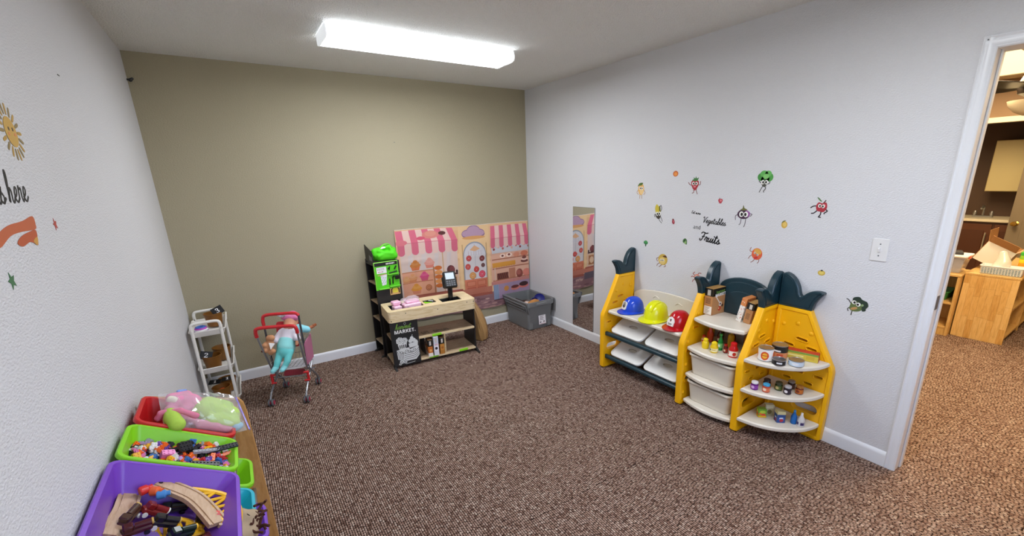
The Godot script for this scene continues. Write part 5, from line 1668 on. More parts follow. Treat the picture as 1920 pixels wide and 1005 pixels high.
	part("grip", MB.new().tube([Vector3(0.0, 0.028, -0.08), Vector3(0.0, 0.045, -0.15)], 0.010, 8), hexm("2a1c1a", 0.4), pn)
	solo("toy_bread", blob([[Vector3(-0.05, 0.02, 0), Vector3(0.05, 0.025, 0.01), 0.026, 0.022], [Vector3(-0.01, 0.024, 0.0), Vector3(0.02, 0.026, 0.0), 0.03, 0.03]], 0.006), hexm("b37a3c", 0.6), "tan toy bread roll near the front rim of grey tote", "toy food", Vector3(2.905, 0.268, 0.440), 0.2, gp)
	solo("toy_block", MB.new().box(Vector3(0, 0.025, 0), Vector3(0.08, 0.05, 0.06), 0.006), hexm("d9c2b4", 0.5), "pale pink toy block under the bread in the grey tote", "toy block", Vector3(2.87, 0.232, 0.36), 0.6, gp)
	solo("toy_filling", blob([[Vector3(-0.07, 0.10, -0.12), Vector3(0.07, 0.10, -0.11), 0.055, 0.06], [Vector3(-0.07, 0.10, 0.0), Vector3(0.07, 0.11, 0.02), 0.06, 0.06], [Vector3(-0.06, 0.10, 0.10), Vector3(0.07, 0.12, 0.10), 0.058, 0.058]], 0.014, 0.03), hexm("4a302a", 0.8), "dark brown soft toys filling the bottom of grey tote", "soft toy", Vector3(2.955, 0.062, 0.265), 0.0, gp)

# ---------------------------------------------------------------- toy organiser with slanted bins
func slanted(called: String, label: String, rim: Vector3, tilt: float, w: float, d: float, h: float, m: Material) -> Node3D:
	var up := Vector3(sin(tilt), cos(tilt), 0)
	var t := thing(called, label, "bin", rim - up * h, 0.0, "coloured bins of the toy organizer")
	t.rotation.z = -tilt
	part("tub", tub(w, d, h, 0.024, 0.040, 0.011, 0.003), m, t)
	return t

func toy_organizer() -> void:
	var o := thing("toy_organizer", "wooden toy organizer rack holding slanted coloured bins along the white wall", "toy organizer", Vector3.ZERO)
	var side := p2([0.014, 0.0, 0.335, 0.0, 0.333, 0.20, 0.329, 0.45, 0.324, 0.68, 0.319, 0.722, 0.306, 0.745, 0.286, 0.748, 0.030, 0.838, 0.018, 0.834, 0.014, 0.82])
	for z in [2.100, 3.170]:
		part("side_panel", MB.new().prism(side, z, z + 0.016, 0.003), M.organizer_wood, o)
	for r in [[0.262, 0.640], [0.046, 0.735], [0.272, 0.484], [0.060, 0.570], [0.285, 0.345], [0.07, 0.42]]:
		part("dowel", MB.new().tube([Vector3(r[0], r[1] - 0.035, 2.11), Vector3(r[0], r[1] - 0.035, 3.175)], 0.008, 10), M.steel, o)
	var tilt := 0.554
	slanted("toy_bin", "red plastic bin under the clear bag of soft toys", Vector3(0.160, 0.781, 2.248), tilt, 0.300, 0.222, 0.105, M.red)
	var green := slanted("toy_bin", "lime green bin full of small building bricks", Vector3(0.156, 0.777, 2.472), tilt, 0.316, 0.221, 0.105, M.lime)
	var purple := slanted("toy_bin", "large purple bin full of wooden train track", Vector3(0.153, 0.778, 2.775), tilt, 0.325, 0.368, 0.106, M.purple)
	slanted("toy_bin", "small lime green bin on the middle tier below the building bricks", Vector3(0.180, 0.600, 2.352), 0.45, 0.295, 0.200, 0.085, M.lime)
	slanted("toy_bin", "small turquoise bin holding a cloth sack on the middle tier", Vector3(0.178, 0.602, 2.562), 0.45, 0.295, 0.200, 0.085, M.cyan)
	slanted("toy_bin", "small purple bin on the lowest tier beside the wooden panel", Vector3(0.196, 0.462, 2.475), 0.45, 0.295, 0.215, 0.085, M.purple)

	# ---- building bricks in the green bin
	var cols := {"orange": "f0691c", "black": "1d1c20", "white": "e9e6e6", "pink": "e37ab8", "purple": "6a3f9c", "grey": "9a9aa2", "yellow": "f2b01c", "lavender": "b79ad0", "red": "b8242c", "blue": "3c6fb8"}
	var keys := ["orange", "orange", "black", "black", "white", "pink", "purple", "grey", "yellow", "lavender", "orange", "red", "white", "black", "pink", "blue"]
	var bm := {}
	for c in cols: bm[c] = hexm(cols[c], 0.3)
	var shapes := []
	for d in [[0.016, 0.010, 0.008, 2, 1], [0.024, 0.010, 0.012, 3, 1], [0.016, 0.010, 0.016, 2, 2], [0.032, 0.008, 0.008, 4, 1], [0.032, 0.010, 0.016, 4, 2], [0.012, 0.014, 0.010, 1, 1]]:
		var m := MB.new()
		m.box(Vector3(0, d[1] / 2, 0), Vector3(d[0], d[1], d[2]), 0.0006)
		for i in d[3]:
			for j in d[4]:
				m.lathe([Vector2(0.0026, 0.0), Vector2(0.0026, 0.0020), Vector2(0.0, 0.0021)], 8, xf(Vector3((i + 0.5) * d[0] / d[3] - d[0] / 2, d[1], (j + 0.5) * d[2] / d[4] - d[2] / 2)))
		shapes.append(m.commit())
	var gx := green.transform
	for i in 270:
		var layer := 0 if i < 60 else 1
		var lx := rng.randf_range(-0.122, 0.130)
		var lz := rng.randf_range(-0.083, 0.083)
		var ly: float = (0.040 if layer == 0 else rng.randf_range(0.056, 0.074)) + 0.012 * (lx / 0.12)
		var c: String = keys[rng.randi() % keys.size()]
		var b := MeshInstance3D.new()
		b.mesh = shapes[rng.randi() % shapes.size()]
		b.material_override = bm[c]
		b.name = numbered("toy_brick")
		add_child(b)
		tag(b, "small %s toy building brick in the lime green bin" % c, "toy brick", "%s bricks in the lime green bin" % c)
		b.transform = gx * Transform3D(Basis.from_euler(Vector3(rng.randf_range(-0.9, 0.9), rng.randf() * TAU, rng.randf_range(-0.9, 0.9))).scaled(Vector3.ONE * rng.randf_range(1.0, 1.25)), Vector3(lx, maxf(ly, 0.014), lz))
	var big := [
		["toy_plate_brick", "long black toy plate leaning on the right rim of the lime bin", "black", Vector3(0.112, 0.104, -0.030), Vector3(0.085, 0.008, 0.020), Vector3(0.2, 0.35, 0.35)],
		["toy_plate_brick", "wide black studded toy plate near the front rim of lime bin", "black", Vector3(0.068, 0.090, 0.068), Vector3(0.075, 0.008, 0.022), Vector3(0.3, 0.05, 0.1)],
		["toy_plate_brick", "long grey toy beam under the black plate in lime bin", "grey", Vector3(0.068, 0.093, -0.014), Vector3(0.080, 0.010, 0.012), Vector3(0.1, 0.30, 0.12)],
		["toy_plate_brick", "pink toy brick, the largest pink one in the lime bin", "pink", Vector3(-0.034, 0.083, 0.020), Vector3(0.034, 0.022, 0.020), Vector3(0.3, 0.3, 0.1)],
		["toy_plate_brick", "square black toy window frame in the middle of lime bin", "black", Vector3(0.006, 0.095, -0.020), Vector3(0.040, 0.010, 0.034), Vector3(0.5, 0.7, 0.1)]]
	for b in big:
		var m := MB.new()
		m.box(Vector3.ZERO, b[4], 0.001)
		var nx := int(b[4].x / 0.009)
		var nz := maxi(int(b[4].z / 0.009), 1)
		for i in nx:
			for j in nz:
				m.lathe([Vector2(0.0026, 0.0), Vector2(0.0026, 0.0020), Vector2(0.0, 0.0021)], 8, xf(Vector3((i + 0.5) * b[4].x / nx - b[4].x / 2, b[4].y / 2, (j + 0.5) * b[4].z / nz - b[4].z / 2)))
		var n := solo(b[0], m, bm[b[2]], b[1], "toy brick", Vector3.ZERO, 0.0, "larger bricks in the lime green bin")
		n.transform = gx * Transform3D(Basis.from_euler(b[5]), b[3])

	# ---- train track and trains in the purple bin
	var tracks := [
		["curved wooden train track lying across the middle of the purple bin", Vector3(0.100, 0.757, 2.618), Vector3(0.178, 0.712, 2.682), Vector3(0.232, 0.672, 2.790)],
		["curved wooden train track leaning on the wall side of purple bin", Vector3(0.040, 0.758, 2.622), Vector3(0.036, 0.752, 2.705), Vector3(0.022, 0.756, 2.800)],
		["pale wooden train track end low in the purple bin corner", Vector3(0.018, 0.735, 2.780), Vector3(0.045, 0.722, 2.820), Vector3(0.070, 0.712, 2.870)]]
	for k in 3:
		var tr := thing("train_track", tracks[k][0], "train track", Vector3.ZERO, 0.0, "wooden train tracks in the purple bin")
		var pts := spline([tracks[k][1], tracks[k][2], tracks[k][3]], 8)
		var prof := p2([-0.021, -0.006, 0.021, -0.006, 0.021, 0.006, 0.0155, 0.006, 0.0155, 0.003, 0.0115, 0.003, 0.0115, 0.006, -0.0115, 0.006, -0.0115, 0.003, -0.0155, 0.003, -0.0155, 0.006, -0.021, 0.006])
		var rings := []
		var nrm := Vector3(0.50, 0.86, 0.10).normalized()
		for i in pts.size():
			var tg: Vector3 = (pts[mini(i + 1, pts.size() - 1)] - pts[maxi(i - 1, 0)]).normalized()
			var sd := tg.cross(nrm).normalized()
			var n2 := sd.cross(tg).normalized()
			var rg := PackedVector3Array()
			for p in prof: rg.append(pts[i] + sd * p.x * 1.22 + n2 * p.y)
			rings.append(rg)
		var m := MB.new()
		m.begin()
		# end caps follow the grooved outline
		m.loft(rings, false, false)
		var tri_i := Geometry2D.triangulate_polygon(prof)
		for e in [0, rings.size() - 1]:
			for q in range(0, tri_i.size(), 3): m.tri(rings[e][tri_i[q]], rings[e][tri_i[q + 1]], rings[e][tri_i[q + 2]])
		part("track", m, M.beech, tr)
		var tg0: Vector3 = (pts[1] - pts[0]).normalized()
		var tg1: Vector3 = (pts[-1] - pts[-2]).normalized()
		var fr := Basis(tg0.cross(nrm).normalized(), tg0.cross(nrm).cross(tg0).normalized(), tg0)
		part("socket", MB.new().lathe([Vector2(0.0055, 0), Vector2(0.0055, 0.0010), Vector2(0, 0.0011)], 14, Transform3D(Basis(tg0.cross(nrm).normalized(), fr.y, -tg0), pts[0] + tg0 * 0.007 + fr.y * 0.0056)), hexm("2a1712", 0.7), tr, "dark round socket hole")
		var f1 := tg1.cross(nrm).cross(tg1).normalized()
		part("peg", MB.new().lathe([Vector2(0.0048, -0.005), Vector2(0.0048, 0.005), Vector2(0, 0.0051)], 14, Transform3D(Basis(tg1.cross(nrm).normalized(), f1, -tg1), pts[-1] + tg1 * 0.008)), M.beech, tr, "round connecting peg")
	var yel := hexm("f0b81a", 0.35)
	var tr_pos := [[Vector3(0.158, 0.722, 2.650), Vector3(0.26, 0.656, 2.812), 0.05, "yellow plastic truss bridge side beside the long wooden track"], [Vector3(0.075, 0.690, 2.800), Vector3(0.195, 0.652, 2.775), 0.03, "yellow plastic truss bridge side low in the purple bin"]]
	for k in 2:
		var a: Vector3 = tr_pos[k][0]
		var b: Vector3 = tr_pos[k][1]
		var t := thing("toy_bridge", tr_pos[k][3], "toy bridge", Vector3.ZERO, 0.0, "yellow bridges in the purple bin")
		var ex := (b - a)
		var l := ex.length()
		ex /= l
		var nrm := Vector3(0.45, 0.88, 0.1)
		var ez := (nrm - ex * nrm.dot(ex)).normalized()
		var ey := ez.cross(ex).normalized()
		if ey.z > 0.0 and k == 0: ey = -ey
		var at := func(u: float, v: float) -> Vector3: return a + ex * (u * l) + ey * v
		var hgt := 0.078
		var arch := []
		for i in 11: arch.append(at.call(i / 10.0, hgt * sin(PI * (0.08 + 0.84 * i / 10.0))))
		part("arch", MB.new().tube(arch, 0.0075, 8, 0.8), yel, t)
		part("deck", MB.new().tube([at.call(0.0, 0.0), at.call(1.0, 0.0)], 0.0075, 8, 0.8), yel, t)
		for i in 5:
			var u := 0.14 + 0.18 * i
			part("strut", MB.new().tube([at.call(u, 0.0), at.call(u + 0.09, hgt * sin(PI * (0.08 + 0.84 * (u + 0.09))))], 0.0048, 6), yel, t)
			part("strut", MB.new().tube([at.call(u + 0.18 if i < 4 else 0.97, 0.0), at.call(u + 0.09, hgt * sin(PI * (0.08 + 0.84 * (u + 0.09))))], 0.0048, 6), yel, t)
	var px := purple.transform
	var cars := [["dark red toy train engine with a yellow nose in purple bin", "7a1a1c", Vector3(-0.030, 0.040, -0.060), 0.3], ["black toy train car with white dots in purple bin", "1c1b1e", Vector3(0.000, 0.042, -0.010), 0.2], ["dark maroon toy train car below the tracks in purple bin", "4a171c", Vector3(-0.045, 0.038, 0.010), 0.25], ["dark green toy train car beside the yellow bridge", "14281f", Vector3(0.045, 0.036, 0.020), 0.5], ["brown toy train car near the wall side of purple bin", "4a3024", Vector3(-0.070, 0.036, -0.040), 1.2], ["orange toy signal block at the front of purple bin", "e0571c", Vector3(0.070, 0.030, 0.085), 0.4], ["dark grey toy train car at the front of the purple bin", "2c2a30", Vector3(-0.01, 0.034, 0.09), 0.1], ["black toy train tender by the far wall of the purple bin", "18171a", Vector3(0.03, 0.030, -0.11), 0.1], ["dark brown toy train car in the low end of purple bin", "2a1a18", Vector3(0.10, 0.036, -0.05), 1.3], ["maroon toy train wagon in low end of purple bin", "5a2024", Vector3(0.10, 0.034, 0.06), 1.4]]
	for c in cars:
		var t := thing("toy_train", c[0], "toy train", Vector3.ZERO, 0.0, "toy trains in the purple bin")
		t.transform = px * Transform3D(Basis.from_euler(Vector3(rng.randf_range(-0.5, 0.5), c[3], rng.randf_range(-0.4, 0.4))).scaled(Vector3.ONE * 0.82), c[2] - Vector3(0, 0.020, 0))
		var cm := hexm(c[1], 0.25)
		part("body", MB.new().box(Vector3(0, 0.018, 0), Vector3(0.075, 0.020, 0.030), 0.005), cm, t)
		part("cab", MB.new().box(Vector3(-0.020, 0.034, 0), Vector3(0.026, 0.022, 0.028), 0.004), cm, t)
		part("boiler", MB.new().tube([Vector3(-0.005, 0.032, 0), Vector3(0.036, 0.032, 0)], 0.011, 12), cm, t)
		part("nose", MB.new().tube([Vector3(0.036, 0.032, 0), Vector3(0.041, 0.032, 0)], 0.0105, 12), [yel, M.white, hexm("c9a24a", 0.4)][rng.randi() % 3], t)
		for s in [-1, 1]:
			for u in [-0.024, 0.022]:
				part("wheel", MB.new().tube([Vector3(u, 0.008, s * 0.015), Vector3(u, 0.008, s * 0.019)], 0.008, 12), M.white if rng.randf() < 0.5 else M.black, t)
	var bits := [["small orange toy cup at the far end of purple bin", "e8662e", Vector3(-0.045, 0.060, -0.115)], ["small blue toy arm at the far end of purple bin", "4a8ac8", Vector3(-0.030, 0.058, -0.100)], ["small red toy peg at the far end of purple bin", "d8322a", Vector3(-0.070, 0.058, -0.110)], ["salmon pink toy block at the low end of purple bin", "e0605a", Vector3(0.118, 0.050, -0.040)], ["pale pink toy block at the low end of purple bin", "d890a0", Vector3(0.126, 0.046, -0.010)]]
	for b in bits:
		var n := solo("toy_piece", MB.new().lathe([Vector2(0.011, 0), Vector2(0.013, 0.003), Vector2(0.012, 0.018), Vector2(0.007, 0.022), Vector2(0.007, 0.030), Vector2(0, 0.031)], 14), hexm(b[1], 0.35), b[0], "toy piece", Vector3.ZERO, 0.0, "small toy pieces in the purple bin")
		n.transform = px * Transform3D(Basis.from_euler(Vector3(1.1, rng.randf() * 3.0, 0.4)), b[2])

	# ---- cloth sack with a brown yarn fringe in the turquoise bin
	var sack := thing("cloth_sack", "tan cloth sack with a brown yarn fringe in the turquoise bin", "sack", Vector3(0.262, 0.500, 2.642))
	part("cloth", blob([[Vector3(-0.02, 0.03, -0.025), Vector3(0.03, 0.045, 0.0), 0.034, 0.030], [Vector3(-0.015, 0.05, 0.01), Vector3(0.01, 0.075, 0.0), 0.036, 0.018], [Vector3(0.015, 0.02, 0.03), Vector3(-0.02, 0.03, 0.045), 0.034, 0.03]], 0.007, 0.012), hexm("b09a7e", 0.85), sack)
	for i in 16:
		var a := Vector3(0.035 + rng.randf_range(-0.01, 0.014), 0.045 + rng.randf_range(-0.03, 0.02), rng.randf_range(-0.035, 0.05))
		var pts := [a]
		for k in 4: pts.append(pts[-1] + Vector3(rng.randf_range(0.002, 0.012), rng.randf_range(-0.012, 0.010), rng.randf_range(-0.012, 0.012)))
		part("yarn", MB.new().tube(spline(pts, 3), 0.0042, 6), hexm("4a2418", 0.9), sack)
	part("cord", MB.new().tube(spline([Vector3(-0.01, 0.090, -0.02), Vector3(0.015, 0.084, 0.005), Vector3(0.040, 0.060, 0.02)], 4), 0.0018, 6), hexm("2a1a14", 0.8), sack)
	solo("toy_ring", MB.new().tube(spline([Vector3(0.02, 0, 0), Vector3(0, 0.004, 0.02), Vector3(-0.02, 0, 0), Vector3(0, -0.004, -0.02)], 6, true), 0.006, 8), hexm("d9b52a", 0.4), "yellow toy ring tucked behind the cloth sack", "toy ring", Vector3(0.245, 0.565, 2.575))

	# ---- clear bag of soft toys on the red bin
	var bag := thing("zip_bag", "clear plastic zip bag packed with soft toys on the red bin", "bag", Vector3(0.186, 0.752, 2.232))
	bag.rotation = Vector3(0.34, 0.12, -0.50)
	var rings := []
	for i in 15:
		var a := -1.0 + 2.0 * i / 14.0
		var rg := PackedVector3Array()
		var thick := 0.042 * pow(1.0 - pow(absf(a), 2.4), 0.6) + 0.0015
		for j in 36:
			var an := TAU * j / 36
			var wz := signf(sin(an)) * pow(absf(sin(an)), 0.55) * 0.098 * (1.0 - 0.06 * cos(a * 5.0))
			var yy := cos(an) * thick * (1.0 + 0.16 * sin(j * 2.3 + i * 1.9) + 0.12 * sin(j * 1.1 - i * 2.7))
			rg.append(Vector3(a * 0.128, 0.026 + yy, wz))
		rings.append(rg)
	var film := glass(Color(0.93, 0.95, 0.98), 0.16, 0.08)
	part("film", MB.new().loft(rings), film, bag, "clear crinkled plastic film")
	for e in [[Vector3(0.128, 0.028, -0.098), Vector3(0.135, 0.030, 0.098)]]:
		part("zip_edge", MB.new().tube([e[0], e[1]], 0.0035, 6, 0.5), glass(Color(0.55, 0.50, 0.85), 0.65, 0.2), bag, "lilac zip edge")
	var inv := bag.transform.affine_inverse()
	var seam := []
	for w in [Vector3(0.095, 0.815, 2.212), Vector3(0.178, 0.795, 2.232), Vector3(0.250, 0.752, 2.262)]: seam.append(inv * w)
	part("fold", MB.new().tube(spline(seam, 4), 0.0016, 6), glass(Color(0.25, 0.30, 0.42), 0.75, 0.2), bag, "dark fold line in film")
	var plush := hexm("b5d26a", 0.9)
	var p := thing("soft_toy", "pale green soft toy stuffed inside the clear bag", "soft toy", bag.position)
	p.rotation = bag.rotation
	part("body", blob([[Vector3(0.0, 0.028, -0.01), Vector3(0.085, 0.026, 0.01), 0.040, 0.034], [Vector3(0.02, 0.030, -0.045), Vector3(0.08, 0.026, -0.035), 0.030, 0.026], [Vector3(0.02, 0.024, 0.04), Vector3(0.09, 0.022, 0.05), 0.026, 0.024]], 0.0065, 0.016), plush, p)
	part("patch", blob([[Vector3(-0.02, 0.018, 0.060), Vector3(0.03, 0.022, 0.072), 0.013, 0.015], [Vector3(0.03, 0.016, 0.070), Vector3(0.08, 0.014, 0.078), 0.015, 0.011], [Vector3(-0.05, 0.022, 0.04), Vector3(0.0, 0.026, 0.058), 0.012, 0.010]], 0.005, 0.006), hexm("cf8ba0", 0.9), p)
	part("foot", blob([[Vector3(0.095, 0.018, 0.07), Vector3(0.112, 0.018, 0.06), 0.016, 0.014]], 0.006), hexm("8fb6cc", 0.9), p)
	var q := thing("soft_toy", "pink soft toy with a white muzzle at the open end of the clear bag", "soft toy", bag.position)
	q.rotation = bag.rotation
	part("head", blob([[Vector3(-0.085, 0.030, -0.055), Vector3(-0.035, 0.036, -0.045), 0.026, 0.032], [Vector3(-0.10, 0.038, -0.07), Vector3(-0.05, 0.050, -0.075), 0.012, 0.014], [Vector3(-0.03, 0.045, -0.03), Vector3(-0.06, 0.030, -0.01), 0.016, 0.018], [Vector3(-0.10, 0.02, -0.02), Vector3(-0.06, 0.02, 0.02), 0.016, 0.016]], 0.006, 0.008), hexm("e08fae", 0.9), q)
	part("muzzle", blob([[Vector3(-0.098, 0.040, -0.052), Vector3(-0.092, 0.046, -0.044), 0.014, 0.012]], 0.005), hexm("e9e2cf", 0.9), q)
	part("bow", blob([[Vector3(-0.075, 0.050, -0.086), Vector3(-0.055, 0.054, -0.090), 0.008, 0.007]], 0.005), hexm("8aa2dc", 0.9), q)
	var r := thing("soft_toy", "lime green soft toy leg poking out below the clear bag", "soft toy", Vector3(0.122, 0.818, 2.338))
	part("leg", blob([[Vector3(0.0, -0.002, -0.02), Vector3(0.014, -0.012, 0.016), 0.023, 0.024], [Vector3(0.0, 0.0, -0.02), Vector3(-0.006, 0.01, -0.045), 0.022, 0.018]], 0.0055, 0.010), hexm("aacb4e", 0.9), r)
	part("ribbon", blob([[Vector3(-0.03, 0.018, -0.045), Vector3(0.025, 0.016, -0.03), 0.010, 0.008], [Vector3(0.025, 0.016, -0.03), Vector3(0.065, -0.01, -0.012), 0.008, 0.011], [Vector3(-0.04, 0.0, -0.05), Vector3(-0.02, 0.012, -0.05), 0.012, 0.010]], 0.0055, 0.01), hexm("dd7f9c", 0.9), r)

# ---------------------------------------------------------------- white trolley in the corner
func bucket(label: String, at: Vector3, lean := 0.0) -> Node3D:
	var t := thing("brown_bucket", label, "bucket", at, 0.0, "brown buckets on the white trolley")
	t.rotation.z = lean
	part("pail", MB.new().lathe([Vector2(0.043, 0), Vector2(0.046, 0.003), Vector2(0.058, 0.092), Vector2(0.0615, 0.093), Vector2(0.0615, 0.099), Vector2(0.0565, 0.0995), Vector2(0.0435, 0.006), Vector2(0, 0.005)], 28), hexm("7d4f17", 0.45), t)
	return t

func tag_card(label: String, at: Vector3, rot: Vector3, digit: String) -> void:
	var t := thing("number_tag", label, "tag", at, 0.0, "black number tags on the white trolley")
	t.rotation = rot
	part("card", MB.new().box(Vector3.ZERO, Vector3(0.075, 0.058, 0.002), 0.0006), hexm("141416", 0.5), t)
	letters(t, digit, 0.032, xf(Vector3(0, -0.0, 0.0012)), hexm("f2f2f2", 0.5), "Droid Serif", 700)

func trolley() -> void:
	var t := thing("storage_trolley", "slim white three-tier storage trolley in the corner by tan wall", "trolley", Vector3.ZERO)
	var wm := hexm("e6e3dc", 0.4)
	var x0 := 0.016
	var x1 := 0.236
	var z0 := 0.055
	var z1 := 0.425
	var k := 0
	for y in [0.548, 0.266, 0.010]:
		var tr := tub(x1 - x0, z1 - z0, 0.046, 0.020, 0.010, 0.005, 0.003)
		var p := part("tray", tr, wm, t)
		p.position = Vector3((x0 + x1) / 2, y, (z0 + z1) / 2)
		# upswept back corner on the open side
		var c := MB.new()
		c.tube([Vector3(x1 - 0.004, y + 0.040, z0 + 0.13), Vector3(x1 + 0.004, y + 0.072, z0 + 0.02)], 0.005, 8)
		c.tube([Vector3(x1 + 0.004, y + 0.072, z0 + 0.02), Vector3(x1 - 0.002, y + 0.02, z0 + 0.035)], 0.005, 8)
		part("corner_stay", c, wm, t)
		k += 1
	for p in [[x0 + 0.022, z1 - 0.004], [x1 - 0.030, z1 - 0.004], [x0 + 0.022, z0 + 0.004], [x1 - 0.012, z0 + 0.004]]:
		part("post", MB.new().tube([Vector3(p[0], 0.0, p[1]), Vector3(p[0], 0.60, p[1])], 0.0105, 10), wm, t)
	for z in [z1 - 0.004, z0 + 0.004]:
		var a := x0 + 0.022
		var b := x1 - 0.030
		part("handle", MB.new().tube(spline([Vector3(a, 0.59, z), Vector3(a, 0.632, z), Vector3(a + 0.016, 0.652, z), Vector3((a + b) / 2, 0.655, z), Vector3(b - 0.016, 0.652, z), Vector3(b, 0.632, z), Vector3(b, 0.59, z)], 4), 0.0105, 10), wm, t)
	# ring toy on the top tray
	var d := thing("ring_toy", "flat round toy in purple, white and blue rings on the top tray", "toy", Vector3(0.085, 0.5625, 0.335))
	var rc := [["8a3fb0", 0.036, 0.008], ["f0eef2", 0.034, 0.021], ["c04ab8", 0.030, 0.032], ["3a6ac0", 0.024, 0.040]]
	for r in rc:
		var pts := []
		for i in 16: pts.append(Vector3(cos(TAU * i / 16) * r[1], r[2], sin(TAU * i / 16) * r[1]))
		pts.append(pts[0])
		part("ring", MB.new().tube(pts, 0.0085, 8, 0.8), hexm(r[0], 0.35), d)
	bucket("brown bucket on the top tray with black tag three", Vector3(0.165, 0.5620, 0.195), 0.0)
	tag_card("black tag with a white 3 standing in the top bucket", Vector3(0.198, 0.676, 0.215), Vector3(-0.25, -0.1, 0.42), "3")
	bucket("brown bucket at the front of the middle tray with black tag two", Vector3(0.108, 0.2800, 0.330))
	bucket("brown bucket at the back of the middle tray", Vector3(0.165, 0.2800, 0.165))
	tag_card("black tag with a white 2 standing in the middle front bucket", Vector3(0.078, 0.388, 0.345), Vector3(-0.35, 0.05, -0.35), "2")
	bucket("brown bucket at the front of the lowest tray holding an orange ball", Vector3(0.120, 0.0240, 0.335))
	bucket("brown bucket at the back of the lowest tray", Vector3(0.155, 0.0240, 0.185))
	tag_card("black tag lying over the lowest buckets beside the white wall", Vector3(0.082, 0.136, 0.250), Vector3(-1.35, 0.1, -0.3), "1")
	tag_card("black tag lying across the lowest back bucket", Vector3(0.160, 0.134, 0.230), Vector3(-1.4, -0.2, 0.1), "1")
	solo("orange_ball", MB.new().lathe([Vector2(0, 0), Vector2(0.022, 0.006), Vector2(0.036, 0.024), Vector2(0.038, 0.036), Vector2(0.030, 0.058), Vector2(0.016, 0.068), Vector2(0, 0.071)], 24), hexm("e2571a", 0.35), "orange toy ball inside the lowest front bucket", "toy ball", Vector3(0.122, 0.036, 0.335))

